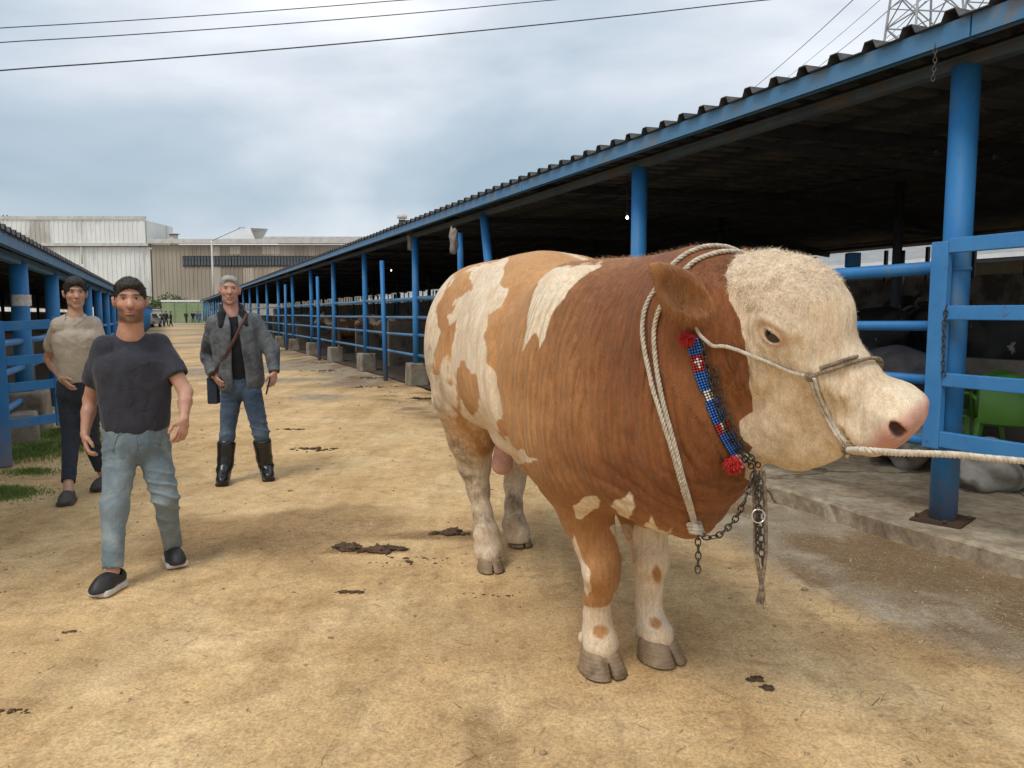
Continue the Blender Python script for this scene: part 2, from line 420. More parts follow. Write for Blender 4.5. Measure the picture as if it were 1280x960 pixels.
cm = math_n(nt, 'MULTIPLY_ADD', nB.outputs[0], .9, -.45); cm = math_n(nt, 'ADD', attr(nt, 'conc').outputs['Fac'], cm)
cmr = ramp(nt, [(.30, (0, 0, 0)), (.75, (1, 1, 1))], cm)
col = mixc(nt, cmr.outputs[0], col, conc.outputs[0])
wm = math_n(nt, 'ADD', attr(nt, 'wet').outputs['Fac'], math_n(nt, 'MULTIPLY_ADD', nB.outputs[0], 1.3, -.65))
wr_ = ramp(nt, [(.22, (0, 0, 0)), (.85, (1, 1, 1))], wm)
col = mixc(nt, math_n(nt, 'MULTIPLY', wr_.outputs[0], .80), col, (.185, .105, .045))
# small dark crumbs and pale straw flecks everywhere
vo = N(nt, 'ShaderNodeTexVoronoi'); vo.inputs['Scale'].default_value = 9; vo.inputs['Randomness'].default_value = 1; nt.links.new(gv, vo.inputs['Vector'])
vr = ramp(nt, [(.035, (1, 1, 1)), (.075, (0, 0, 0))], vo.outputs['Distance'])
col = mixc(nt, math_n(nt, 'MULTIPLY', vr.outputs[0], .55), col, (.12, .07, .035))
ws = noise_node(nt, 60, 2, .5, 2.5, obj_vec(nt, (1, .25, 1), True, (0, 0, .7))); wsr = ramp(nt, [(.66, (0, 0, 0)), (.72, (1, 1, 1))], ws.outputs[0])
ws2 = noise_node(nt, 60, 2, .5, 2.5, obj_vec(nt, (.25, 1, 1), True, (0, 0, .3))); wsr2 = ramp(nt, [(.66, (0, 0, 0)), (.72, (1, 1, 1))], ws2.outputs[0])
col = mixc(nt, math_n(nt, 'MULTIPLY', wsr.outputs[0], .55), col, (.72, .58, .36)); col = mixc(nt, math_n(nt, 'MULTIPLY', wsr2.outputs[0], .5), col, (.68, .55, .34))
col = mixc(nt, 1, col, sp2.outputs[0], 'MULTIPLY')
nt.links.new(col, bs.inputs['Base Color']); bs.inputs['Roughness'].default_value = .92; bs.inputs['Specular IOR Level'].default_value = .2
hs = math_n(nt, 'ADD', math_n(nt, 'MULTIPLY', nB.outputs[0], 1.2), math_n(nt, 'ADD', math_n(nt, 'MULTIPLY', nC.outputs[0], .6), math_n(nt, 'MULTIPLY', nD.outputs[0], .25)))
bump(nt, bs, hs, .5, .012)
gx = nonuni(-900, 900, .07, -7, 5, 1.18); gy = nonuni(-60, 1500, .07, 1.2, 13, 1.15)
tag(link('ground', grid_mesh(gx, gy, gz, 'ground', m_ground, dict(wet=g_wet, conc=g_conc))), kind='structure')

# ---------------------------------------------------------------- shared materials
m_blue = mat('blue_paint', (.022, .170, .44), (.038, .215, .50), .55, 3, c3=(.09, .19, .32), s3=4, lo3=.55, hi3=.68, bs=.2, bd=.003, bscale=40, spec=.35, stretch=(1, 1, .45))
def grime(m):                                                  # mud splashed up from the ground, rust freckles
    nt = m.node_tree; b = nt.nodes['Principled BSDF']; src = b.inputs['Base Color'].links[0].from_socket; g = nt.nodes.new('ShaderNodeNewGeometry'); sp = nt.nodes.new('ShaderNodeSeparateXYZ'); nt.links.new(g.outputs['Position'], sp.inputs[0])
    n = noise_node(nt, 9, 6, .7, .2, g.outputs['Position']); h = math_n(nt, 'MULTIPLY_ADD', sp.outputs[2], -1.6, 1.0); k = math_n(nt, 'ADD', h, math_n(nt, 'MULTIPLY_ADD', n.outputs[0], 1.6, -.95)); r_ = ramp(nt, [(.1, (0, 0, 0)), (.8, (1, 1, 1))], k)
    col = mixc(nt, math_n(nt, 'MULTIPLY', r_.outputs[0], .7), src, (.24, .185, .12))
    n2 = noise_node(nt, 26, 6, .75, .1, g.outputs['Position']); r2 = ramp(nt, [(.64, (0, 0, 0)), (.69, (1, 1, 1))], n2.outputs[0]); col = mixc(nt, math_n(nt, 'MULTIPLY', r2.outputs[0], .8), col, (.11, .05, .025))
    nt.links.new(col, b.inputs['Base Color'])
m_blue_rusty = mat('blue_paint_rusty', (.035, .185, .46), (.05, .23, .50), .45, 3, c3=(.10, .05, .025), s3=9, lo3=.61, hi3=.70, bs=.2, bd=.003, bscale=40)
m_blue_old = mat('faded_blue_paint', (.070, .20, .36), (.05, .165, .32), .5, 2.5, c3=(.14, .17, .20), s3=4, lo3=.52, hi3=.66, bs=.15, bd=.003, bscale=40)
grime(m_blue); grime(m_blue_rusty); grime(m_blue_old)
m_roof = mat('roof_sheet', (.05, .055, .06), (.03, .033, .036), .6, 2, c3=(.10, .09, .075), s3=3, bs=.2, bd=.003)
m_beam = mat('dull_blue_beam', (.075, .115, .16), (.05, .08, .12), .6, 2.5, c3=(.10, .09, .08), s3=4)
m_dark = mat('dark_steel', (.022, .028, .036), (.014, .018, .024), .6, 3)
m_conc = mat('weathered_concrete', (.30, .265, .21), (.20, .175, .135), .9, 2.5, 8, c3=(.13, .095, .06), s3=2.2, lo3=.5, hi3=.68, bs=.7, bd=.02, bscale=14, geo=True)
m_wallc = mat('stained_concrete_wall', (.24, .21, .175), (.16, .14, .115), .9, 1.6, 8, c3=(.08, .065, .05), s3=1.4, bs=.5, bd=.01, bscale=14, geo=True)
m_pale = mat('pale_cement', (.42, .40, .36), (.30, .28, .24), .9, 3, bs=.4, bd=.006)
m_rust = mat('rusty_iron', (.10, .055, .03), (.06, .04, .028), .75, 20, metal=.3, bs=.4)
m_soil = mat('pen_bedding', (.075, .055, .035), (.045, .034, .022), .95, 5, 8, bs=.8, bd=.03, bscale=12, geo=True)

# ---------------------------------------------------------------- the long shed on the right
TR, TE = 4.6, 4.22                          # line of posts, line of the eave
S0, S1 = 3.29, 112.0
ZE = 3.015                                   # underside of the fascia
def rloc(s, t, z=0): v = row(s, t, z); return v
def shed(name, label, side, tr, te, ze, s0, s1, depth, slope, ribs=True, panel_to=70.0):
    """built in its own axes: x across (away from the lane), y along the lane, origin under the eave at s0"""
    o = thing(name, label, 'shed', row(s0, te, 0), ROWA)
    sx = side
    # roof sheets: one trapezoid-ribbed sheet each 1.12 m wide
    def sheet(w_=1.12, length=depth / 2 + .2, nr=4):
        mb = MB(); pr = []
        pitch = w_ / nr; x = 0
        for i in range(nr): pr += [(x, 0), (x + pitch * .60, 0), (x + pitch * .70, .055), (x + pitch * .92, .055), (x + pitch, 0)]; x += pitch
        pr = [p for i, p in enumerate(pr) if i == 0 or p != pr[i - 1]]
        vs = []
        for (y, zz) in pr:
            for k in (0, 1):
                for dz in (0, -.006): vs.append((sx * (length * k), y, zz + dz + length * k * slope))
        fs = []
        for i in range(len(pr) - 1):
            a = i * 4; b = a + 4
            fs += [(a, a + 2, b + 2, b), (a + 1, b + 1, b + 3, a + 3), (a, b, b + 1, a + 1), (a + 2, a + 3, b + 3, b + 2)]
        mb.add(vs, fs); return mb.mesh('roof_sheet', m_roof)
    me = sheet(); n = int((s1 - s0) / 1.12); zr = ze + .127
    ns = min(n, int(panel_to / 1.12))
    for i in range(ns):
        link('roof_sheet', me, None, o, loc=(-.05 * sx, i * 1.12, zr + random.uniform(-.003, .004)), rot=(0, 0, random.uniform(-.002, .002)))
    if n > ns:
        mb = MB()
        for i in range(ns, n):
            for k in range(4):
                y = i * 1.12 + k * .28
                mb.add([(-.05 * sx, y, zr), (-.05 * sx, y + .28, zr), (sx * depth / 2, y + .28, zr + depth / 2 * slope), (sx * depth / 2, y, zr + depth / 2 * slope)], [(0, 1, 2, 3)])
                mb.box((sx * depth / 4, y + .22, zr + depth / 4 * slope + .0), (.0, .0, .0)) if False else None
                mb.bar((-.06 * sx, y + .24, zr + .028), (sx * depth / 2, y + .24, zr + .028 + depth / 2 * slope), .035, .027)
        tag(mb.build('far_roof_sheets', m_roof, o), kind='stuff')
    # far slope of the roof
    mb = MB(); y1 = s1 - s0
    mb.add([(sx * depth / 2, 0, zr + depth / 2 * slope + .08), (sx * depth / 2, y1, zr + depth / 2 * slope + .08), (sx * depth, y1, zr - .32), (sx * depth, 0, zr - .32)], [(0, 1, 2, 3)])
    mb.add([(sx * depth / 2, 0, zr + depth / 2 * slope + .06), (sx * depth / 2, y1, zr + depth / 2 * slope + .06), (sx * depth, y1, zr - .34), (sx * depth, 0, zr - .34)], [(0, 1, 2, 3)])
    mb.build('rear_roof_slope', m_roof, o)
    # fascia boards end to end
    y = 0; k = 0
    while y < y1:
        ln = min(6.0, y1 - y); mb = MB()
        mb.box((0, y + ln / 2, ze + .060), (.012, ln / 2 - .006, .060)); mb.box((sx * .03, y + ln / 2, ze + .004), (.028, ln / 2 - .006, .004))
        mb.build('fascia', m_blue_old, o); y += ln
    return o, y1
shedR, yR = shed('cattle_shed', 'long open cattle shed on the right, ribbed roof with blue edge on tall posts', 1, TR, TE, ZE, -3.0, S1, 9.6, .035)
def in_row(o, s0, te): return lambda s, t, z=0: (t - te, s - s0, z)
RR = in_row(shedR, -3.0, TE)
# long lower beam carrying the rafters, rafters, purlins
mb = MB(); mb.bar(RR(-3, TR, 3.00), RR(S1, TR, 3.00), .045, .028); mb.bar(RR(-3, TR + .0, 3.032), RR(S1, TR, 3.032), .07, .006); mb.build('eave_beam', m_beam, shedR)
for s in np.arange(-1.9, S1, 3.7):
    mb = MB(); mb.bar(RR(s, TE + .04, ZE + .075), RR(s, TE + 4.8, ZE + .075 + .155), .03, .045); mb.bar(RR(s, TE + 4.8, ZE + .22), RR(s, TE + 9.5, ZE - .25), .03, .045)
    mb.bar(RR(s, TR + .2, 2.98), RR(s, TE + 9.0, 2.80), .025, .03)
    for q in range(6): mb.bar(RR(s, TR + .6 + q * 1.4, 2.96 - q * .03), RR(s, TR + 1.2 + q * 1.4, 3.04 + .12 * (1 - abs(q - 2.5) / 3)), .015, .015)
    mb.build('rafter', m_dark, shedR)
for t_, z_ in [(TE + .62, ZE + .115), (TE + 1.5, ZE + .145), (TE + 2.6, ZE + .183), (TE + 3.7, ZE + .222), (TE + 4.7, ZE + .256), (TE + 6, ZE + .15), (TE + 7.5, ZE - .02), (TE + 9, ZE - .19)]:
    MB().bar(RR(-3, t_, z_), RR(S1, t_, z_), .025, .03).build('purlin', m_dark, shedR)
def post_at(o, loc, h, r, m, lean=(0, 0), name='post', z0=0, band=None):
    mb = MB(); x, y, z = loc; lean = (float(lean[0]), float(lean[1]))
    if z0 == 0: mb.tube([(x, y, z), (x + lean[0] * .5, y + lean[1] * .5, z + h * .5), (x + lean[0], y + lean[1], z + h)], r, 20)
    else: mb.tube([(x, y, z + z0), (x + lean[0] * .5, y + lean[1] * .5, z + h * .5), (x + lean[0], y + lean[1], z + h)], r, 14)
    if band: mb.tube([(x, y, z + band - .012), (x, y, z + band + .012)], r + .006, 20)
    return mb.build(name, m, o)
# posts: the big near ones, then standing on concrete blocks
SPO = [s_at(1192, TR), s_at(797, TR), s_at(628, TR)] + [s_at(p, TR) for p in (520, 457, 418, 390)]
while SPO[-1] < S1 - 4: SPO.append(SPO[-1] + 4.25)
SPO = [SPO[0] - 3.7] + SPO
m_bolt = m_rust
for i, s in enumerate(SPO):
    big = i < 3; blk = i >= 4
    r = .083 if i < 3 else .07
    post_at(shedR, RR(s, TR, .1 if big else 0), 2.98 - (.1 if big else 0), r, m_blue, (0, 0) if i != 3 else (-.04, .62), z0=.42 if blk else 0, band=1.63 if i == 1 else None)
    if big:
        mb = MB(); x, y, z = RR(s, TR, .1); mb.box((x, y, .106), (.17, .15, .006), .35); 
        for dx, dy in ((-.12, -.1), (.12, -.1), (.12, .1), (-.12, .1)): mb.tube([(x + dx, y + dy, .11), (x + dx, y + dy, .135)], .012, 6)
        mb.build('base_plate', m_rust, shedR)
    # middle and rear posts inside
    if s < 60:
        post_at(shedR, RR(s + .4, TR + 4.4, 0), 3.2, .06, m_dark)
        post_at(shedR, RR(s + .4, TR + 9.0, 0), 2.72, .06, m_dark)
# extra leaning gate posts seen at the lane edge
for (px, t_, py0, h, ln) in ((571, 4.35, 470, 2.75, -.22), (473, 4.3, 470, 2.6, -.30), (349, 4.3, 430, 2.6, -.2), (390, 4.3, 450, 2.6, -.25)):
    s = s_at(px + 8, t_); post_at(shedR, RR(s, t_, 0), h, .05, m_blue, (.05, ln * -1.2), name='gate_post')
# inner back wall with a bright opening above it, dividing walls
mb = MB(); mb.bar(RR(-3, TE + 9.6, 1.08), RR(S1, TE + 9.6, 1.08), .1, 1.08); mb.build('rear_wall', m_wallc, shedR)
for i, s in enumerate(SPO):
    if i % 1 == 0 and 12 < s < 80: MB().bar(RR(s + 1.2, TR + .9, .62), RR(s + 1.2, TR + 8.8, .62), .08, .62).build('pen_wall', m_wallc, shedR)
mb = MB(); mb.bar(RR(10, TR + 3.4, .55), RR(S1, TR + 3.4, .55), .08, .55); mb.build('manger_wall', m_wallc, shedR)
mb = MB(); mb.bar(RR(-3, TR + 2.9, .5), RR(9.4, TR + 2.9, .5), .08, .5); mb.build('manger_wall', m_wallc, shedR)
# row of window posts in the rear opening
mb = MB()
for k in range(110): 
    s = -2 + k * .95; mb.bar(RR(s, TE + 9.4, 2.1), RR(s, TE + 9.4, 2.75), .03, .03)
tag(mb.build('rear_uprights', m_dark, shedR), kind='stuff')
# concrete slab with a broken edge
def slab():
    ss = np.concatenate([np.arange(-3, 12, .09), [12.0]]); V = []; Fc = []
    cut = [-3]
    n = len(ss); tt = [0, .015, .03, .5, 1.2, 2.6, 5, 9.3]
    ed = TR - .33
    for s in ss:
        j = .05 * mnoise.noise(Vector((s * 1.3, 0, 3))) + .025 * mnoise.noise(Vector((s * 5, 0, 8)))
        for k, t in enumerate([0, .0, .035] + tt[3:]):
            if k > 2: jj = 0
            else: jj = j + (.02 * mnoise.noise(Vector((s * 9, k, 1))))
            z = -.03 if k == 0 else (.085 + .015 * mnoise.noise(Vector((s * 4, 5, 1))) if k == 1 else .10 + .008 * mnoise.noise(Vector((s * 2, t * 2, 1))))
            V.append(RR(s, ed + t + jj, z))
    k = 8
    for i in range(n - 1):
        for j in range(k - 1): Fc.append((i * k + j, (i + 1) * k + j, (i + 1) * k + j + 1, i * k + j + 1))
    return V, Fc
V_, F_ = slab()
m_slab, nt, bs = new_mat('broken_slab_concrete')
sv = obj_vec(nt, geo=True); sA = noise_node(nt, 1.7, 8, .68, .3, sv); sB = noise_node(nt, 16, 7, .7, .1, sv)
sc_ = ramp(nt, [(.3, (.18, .135, .085)), (.47, (.33, .265, .185)), (.62, (.43, .375, .285))], sA.outputs[0])
col = mixc(nt, .8, sc_.outputs[0], mixc(nt, 1, sc_.outputs[0], ramp(nt, [(.35, (.6, .56, .5)), (.6, (1.2, 1.2, 1.2))], sB.outputs[0]).outputs[0], 'MULTIPLY'))
vc = N(nt, 'ShaderNodeTexVoronoi', feature='DISTANCE_TO_EDGE'); vc.inputs['Scale'].default_value = .42; vv = nt.nodes.new('ShaderNodeVectorMath'); vv.operation = 'MULTIPLY_ADD'
vn = noise_node(nt, 3, 4, .6, 0, sv); nt.links.new(vn.outputs['Color'], vv.inputs[0]); vv.inputs[1].default_value = (.35, .35, .35); nt.links.new(sv, vv.inputs[2]); nt.links.new(vv.outputs[0], vc.inputs['Vector'])
ck = ramp(nt, [(.003, (.8, .8, .8)), (.009, (0, 0, 0))], vc.outputs['Distance'])
col = mixc(nt, ck.outputs[0], col, (.07, .05, .03)); dirt_ = ramp(nt, [(.52, (0, 0, 0)), (.66, (1, 1, 1))], noise_node(nt, 1.3, 8, .7, .6, sv).outputs[0])
col = mixc(nt, math_n(nt, 'MULTIPLY', dirt_.outputs[0], .8), col, (.17, .115, .06))
nt.links.new(col, bs.inputs['Base Color']); bs.inputs['Roughness'].default_value = .9
hh = math_n(nt, 'SUBTRACT', sB.outputs[0], math_n(nt, 'MULTIPLY', ck.outputs[0], 2)); bump(nt, bs, hh, .5, .015)
MBs = MB(); MBs.add(V_, F_, 0, False); sl_ = MBs.build('pen_floor', m_slab, None, loc=tuple(row(-3.0, TE)), rot=(0, 0, ROWA)); tag(sl_, kind='structure')
mb = MB(); mb.add([RR(12, TR - .1, .02), RR(S1, TR - .1, .02), RR(S1, TR + 9.2, .02), RR(12, TR + 9.2, .02)], [(0, 3, 2, 1)]); tag(mb.build('bedding', m_soil, None, loc=tuple(row(-3.0, TE)), rot=(0, 0, ROWA)), kind='structure')
# neighbouring shed beyond, lit roof edge seen through the rear opening
m_gutter = mat('white_gutter', (.80, .81, .80), (.70, .71, .70), .5, 3)
nb = thing('neighbouring_shed', 'neighbouring shed with pale roof edge seen through the rear of the right shed', 'shed', row(-3, 17.5), ROWA)
m_litroof = mat('galvanised_roof', (.26, .27, .27), (.19, .20, .20), .5, 3)
for k in range(36): 
    me_ = bpy.data.meshes.get('galvanised_sheet') or (lambda m: m)(MB().add([p for j in range(9) for p in ((0, j * .27, .04 * (j % 2)), (5, j * .27, .95 + .04 * (j % 2)))], [(2 * j, 2 * j + 2, 2 * j + 3, 2 * j + 1) for j in range(8)]).mesh('galvanised_sheet', m_litroof))
    link('roof_sheet', me_, None, nb, loc=(0, k * 2.16, 2.75))
MB().bar((0, 0, 2.68), (0, 78, 2.68), .05, .04).build('eave_beam', m_dark, nb); MB().bar((-.06, 0, 2.78), (-.06, 78, 2.78), .01, .05).build('gutter', m_gutter, nb)
for k in range(20): MB().tube([(.1, k * 3.9, 0), (.1, k * 3.9, 2.65)], .07, 8).build('post', m_blue, nb)
MB().bar((4.6, -12, 1.7), (4.6, 16, 1.7), .1, 1.7).build('dark_wall', m_wallc, nb); MB().bar((4.6, 16.2, 1.7), (4.6, 78, 1.7), .1, 1.7).build('pale_wall', m_litroof, nb)  # dark stretch stands for the shaded interior, pale stretch for the light band
for k in range(8): MB().box((4.46, -9 + k * 3.4, 2.55), (.03, .8, .22)).build('daylight_panel', m_litroof, nb)  # solid pale panels in place of gaps with daylight behind

# ---------------------------------------------------------------- pen railings: one thing per bay
ZR = (.60, 1.01, 1.37, 1.75)
ORD = 'first second third fourth fifth sixth seventh eighth ninth tenth eleventh twelfth thirteenth fourteenth fifteenth sixteenth seventeenth eighteenth nineteenth twentieth'.split()
def railing(s0, s1, t, label, m, r=(.034, .034, .034, .044), zs=ZR, grp='blue pipe railings between the shed posts', n=12):
    o = thing('pen_railing', label, 'railing', row(s0, t), ROWA, grp)
    for z, rr in zip(zs, r):
        ln = s1 - s0; sag = random.uniform(-.02, .01)
        MB().tube([(0, .0, z), (random.uniform(-.01, .01), ln / 2, z + sag), (0, ln, z + random.uniform(-.01, .01))], rr, n).build('rail', m, o)
    return o
railing(SPO[1] + .09, SPO[2] - .09, TR + .02, 'heavy blue pipe railing right behind the bull\'s head', m_blue)
railing(SPO[2] + .09, SPO[3] - .09, TR + .02, 'blue pipe railing hidden mostly behind the back of the bull', m_blue)
railing(SPO[3] + .09, SPO[4] - .09, TR + .02, 'blue pipe railing just left of the bull\'s rump', m_blue_old)
for i in range(4, len(SPO) - 1):
    if SPO[i] > 75 or i > 22: break
    railing(SPO[i] + .07, SPO[i + 1] - .07, TR, f'{ORD[i - 4]} pipe railing counted from the bull down the right side of the lane', m_blue_old, n=6)
# blocks under the posts
blk_me = {}
for i, s in enumerate(SPO[4:]):
    if s > 75: break
    mb = MB(); mb.box((0, 0, .215), (.20, .24, .235), 0, None, 0, .93)
    nm_ = 'mossy concrete block under the shed post beside the bull\'s rump' if i == 0 else ('concrete block where the lower rail sags, right of the man in boots' if i == 2 else f'{ORD[i]} concrete block from the bull, under a shed post on the right')
    b_ = mb.build('concrete_block', m_conc, None, loc=tuple(row(s, TR, 0)), rot=(0, 0, ROWA + random.uniform(-.1, .1)), bevel=.03); tag(b_, nm_, 'concrete block', 'concrete blocks under the right shed posts')
# ---- the near gate at the right
gs0 = s_at(1180, TR - .14)
gate = thing('metal_gate', 'rusty blue metal gate with four square bars at the right edge, chained shut', 'gate', row(gs0, TR - .14), ROWA)
MB().box((0, .035, 1.245), (.025, .058, .655)).build('stile', m_blue_rusty, gate, bevel=.006)
for z, h in ((1.87, .045), (1.455, .044), (1.035, .042), (.655, .050)):
    MB().bar((0, -.024, z), (0, -3.4, z + random.uniform(-.01, .01)), .022, h).build('bar', m_blue_rusty, gate, bevel=.005)
MB().box((0, -3.45, 1.26), (.025, .05, .66)).build('stile', m_blue_rusty, gate)
def chain_meshes():
    mb = MB(); pts = []; R1, R2 = .020, .0115
    for j in range(17):
        a_ = 2 * PI * j / 16; pts.append((math.sin(a_) * R2, 0, math.cos(a_) * R1))
    mb.tube(pts, .0036, 6, cap=False); return mb
m_chain = mat('chain_steel', (.12, .11, .10), (.07, .062, .055), .42, 30, metal=.85, bs=.2)
link_me = chain_meshes().mesh('chain_link', m_chain)
def chain(parent, pts, step=.030, scale=1.0, mesh=None):
    P = [Vector(p) for p in pts]; d = 0; out = []; k = 0
    L_ = [(P[i + 1] - P[i]).length for i in range(len(P) - 1)]; T = sum(L_); n = int(T / (step * scale)); 
    for i in range(n):
        x = (i + .5) * T / n; j = 0
        while j < len(L_) - 1 and x > L_[j]: x -= L_[j]; j += 1
        c = P[j].lerp(P[j + 1], x / max(L_[j], 1e-9)); t = (P[j + 1] - P[j]).normalized()
        q = t.to_track_quat('Z', 'Y') @ Matrix.Rotation(PI / 2 * (k % 2) + .4, 3, 'Z').to_quaternion(); k += 1
        o = link('chain_link', mesh or link_me, None, parent); o.rotation_mode = 'QUATERNION'; o.rotation_quaternion = q; o.location = c; o.scale = (scale,) * 3
chain(gate, [(-.03, -.035, 1.50), (-.035, -.03, 1.38), (-.035, -.035, 1.2), (-.03, -.04, 1.06)], scale=1.0)

# ---------------------------------------------------------------- the lower shed on the left
TL, TLE, ZLE = -1.62, -1.42, 2.12
shedL, yL = shed('cattle_shed', 'low cattle shed on the left, ribbed roof over fat blue posts', -1, TL, TLE, ZLE, 4.0, 105, 9.0, .05)
RL = in_row(shedL, 4.0, TLE)
mb = MB(); mb.bar(RL(4, TL, ZLE - .03), RL(105, TL, ZLE - .03), .05, .05); mb.build('eave_beam', m_blue_old, shedL)
SL = [s_at(26, TL), s_at(50, TL), s_at(70, TL)]
SL = [SL[0] - 2.9, SL[0]]
while SL[-1] < 100: SL.append(SL[-1] + 2.9)
for i, s in enumerate(SL):
    post_at(shedL, RL(s, TL, 0), ZLE - .05, .10, m_blue, (0, .0), z0=.5 if i == 1 else 0)
    if s < 50:
        MB().bar(RL(s, TL - .05, ZLE + .08), RL(s, TL - 4.2, ZLE + .27), .03, .05).build('rafter', m_dark, shedL); post_at(shedL, RL(s, TL - 4, 0), ZLE + .2, .06, m_dark)
for k in (.5, 1.6, 2.8, 4.0): MB().bar(RL(4, TLE - k, ZLE + .09 + k * .05), RL(105, TLE - k, ZLE + .09 + k * .05), .025, .03).build('purlin', m_dark, shedL)
mb = MB(); mb.bar(RL(4, TL - 8.6, .8), RL(105, TL - 8.6, .8), .1, .8); mb.build('rear_wall', m_wallc, shedL)
mb = MB(); mb.bar(RL(9.8, TL - .42, .62), RL(11.6, TL - .42, .62), .10, .62); mb.build('peeling_wall', m_pale, shedL)
for k in range(1, 12): 
    s = SL[min(k + 1, len(SL) - 1)] + .8; MB().bar(RL(s, TL - .4, .5), RL(s, TL - 8, .5), .07, .5).build('pen_wall', m_wallc, shedL)
for i in range(0, len(SL) - 1):
    if SL[i] > 60: break
    railing(SL[i] + .1, SL[i + 1] - .1, TL, 'blue pipe railing in the nearest bay of the left shed' if i == 0 else ('blue pipe railing in the second bay of the left shed, beside the young man' if i == 1 else f'{ORD[i]} bay of pipe railing counted along the left shed from the camera'), m_blue, r=(.04,) * 3, zs=(.42, .80, 1.12), grp='blue pipe railings of the left shed', n=8)
b_ = MB().box((0, 0, .24), (.22, .38, .26), 0, None, 0, .92).build('concrete_block', m_conc, None, loc=tuple(row(SL[1], TL + .02, 0)), rot=(0, 0, ROWA), bevel=.03); tag(b_, 'pale concrete block under the nearest post of the left shed, above the grass', 'concrete block')
b_ = MB().box((0, 0, .16), (.25, .30, .17), 0, None, 0, .92).build('concrete_block', m_conc, None, loc=tuple(row(SL[1] - .9, TL + .0, 0)), rot=(0, 0, ROWA + .1), bevel=.03); tag(b_, 'low stained concrete block beside the left gate', 'concrete block')
# left gate swung across, and the post that carries it
p0 = ground(6, 583); gl = thing('metal_gate', 'blue metal gate with four flat bars at the left edge, beside the young man', 'gate', p0, math.atan2(.62, .60))
gz_ = (1.33, 1.0, .745, .40)
MB().box((0, 0, .69), (.055, .055, .69)).build('post', m_blue, gl, bevel=.008)
e0 = at(-60, 400, 6.7); 
for z in gz_: MB().bar((.06, 0, z), (.46, 0, z + .02), .018, .045).build('bar', m_blue, gl, bevel=.004); 
for z in gz_: MB().bar((-.9, 0, z - .03), (-.06, 0, z), .018, .045).build('bar', m_blue, gl, bevel=.004)
MB().box((.475, 0, .88), (.02, .025, .54)).build('stile', m_blue, gl, bevel=.004)
# ================================================================ THE BULL
BF = np.array([.357, -.934, 0]); BF /= np.linalg.norm(BF); BL = np.array([-BF[1], BF[0], 0]); B0 = np.array([.485, 3.08, 0])
BM = np.stack([BF, BL, [0, 0, 1]], 1)                         # columns: forward, left, up
def bw(p): return B0 + BM @ np.asarray(p, float)              # bull frame -> world
def wb(p): return BM.T @ (np.asarray(p, float) - B0)
def ba(px, py, Y): return wb(at(px, py, Y))
TH, PH, RO = R(30), R(40), R(20)
HV = np.array([math.cos(TH) * math.cos(PH), -math.sin(TH) * math.cos(PH), -math.sin(PH)])
HU = np.array([math.cos(TH) * math.sin(PH), -math.sin(TH) * math.sin(PH), math.cos(PH)])
HR = np.array([-math.sin(TH), -math.cos(TH), 0]); HUr = HU * math.cos(RO) + HR * math.sin(RO)
HL = np.cross(HUr, HV)
HS = 1.12
HMw = np.stack([HV, HL, HUr], 1)
HO = np.array(at(966, 418, 2.22)) - HMw @ (np.array([.215, -.128, .012]) * HS)
HMb = BM.T @ HMw; HOb = wb(HO)                                # head frame inside the bull frame
def hb(p): return HOb + HMb @ (np.asarray(p, float) * HS)     # head point -> bull frame
def hf(f): return lambda P: f(((P - HOb.astype(F4)) @ HMb.astype(F4)) / F4(HS)) * F4(HS)
trunk = smooth_secs([
    (-1.88, 1.46, 1.02, .18), (-1.82, 1.61, .92, .30), (-1.68, 1.715, .86, .40), (-1.45, 1.755, .82, .445), (-1.2, 1.765, .78, .45),
    (-.9, 1.765, .80, .46), (-.6, 1.73, .785, .48), (-.35, 1.67, .755, .485), (-.1, 1.63, .72, .47), (.1, 1.62, .68, .45), (.3, 1.60, .68, .38), (.42, 1.58, .74, .28), (.48, 1.5, .85, .18)])
head = [
    (s_ell((.115, 0, -.05), (.15, .135, .15)), .04), (s_ell((.19, 0, .040), (.17, .122, .120)), .05),
    (s_ell((.085, 0, .025), (.085, .10, .085)), .05), (s_ell((.20, 0, .095), (.13, .085, .070)), .05),
    (s_eseg((.2, 0, -.01), (.53, 0, -.045), .108, .118, .078, .075, (0, 0, 1), 2.2), .05),
    (s_ell((.37, 0, .022), (.15, .056, .048)), .04),
    (s_eseg((.05, .0, -.16), (.32, 0, -.17), .125, .15, .082, .10, (0, 0, 1), 2.2), .07),
    (s_ell((.13, 0, -.335), (.19, .10, .115)), .09), (s_ell((.24, 0, -.31), (.26, .065, .085)), .11), (s_ell((.36, 0, -.255), (.16, .05, .07)), .09), (s_ell((.42, 0, -.20), (.13, .045, .065)), .06),
    (s_eseg((.3, 0, -.14), (.52, 0, -.120), .075, .08, .058, .045), .04),
    (s_ell((.578, 0, -.03), (.052, .104, .098)), .03), (s_ell((.545, 0, -.004), (.070, .090, .074)), .03),
    (s_ell((.53, 0, -.085), (.075, .094, .055)), .03),
    (s_ell((.52, 0, -.140), (.06, .062, .035)), .02),
    (s_cap((.62, -.055, -.098), (.45, -.098, -.098), .010, .007), .010, '-'), (s_cap((.62, .055, -.098), (.45, .098, -.098), .010, .007), .010, '-'),
]
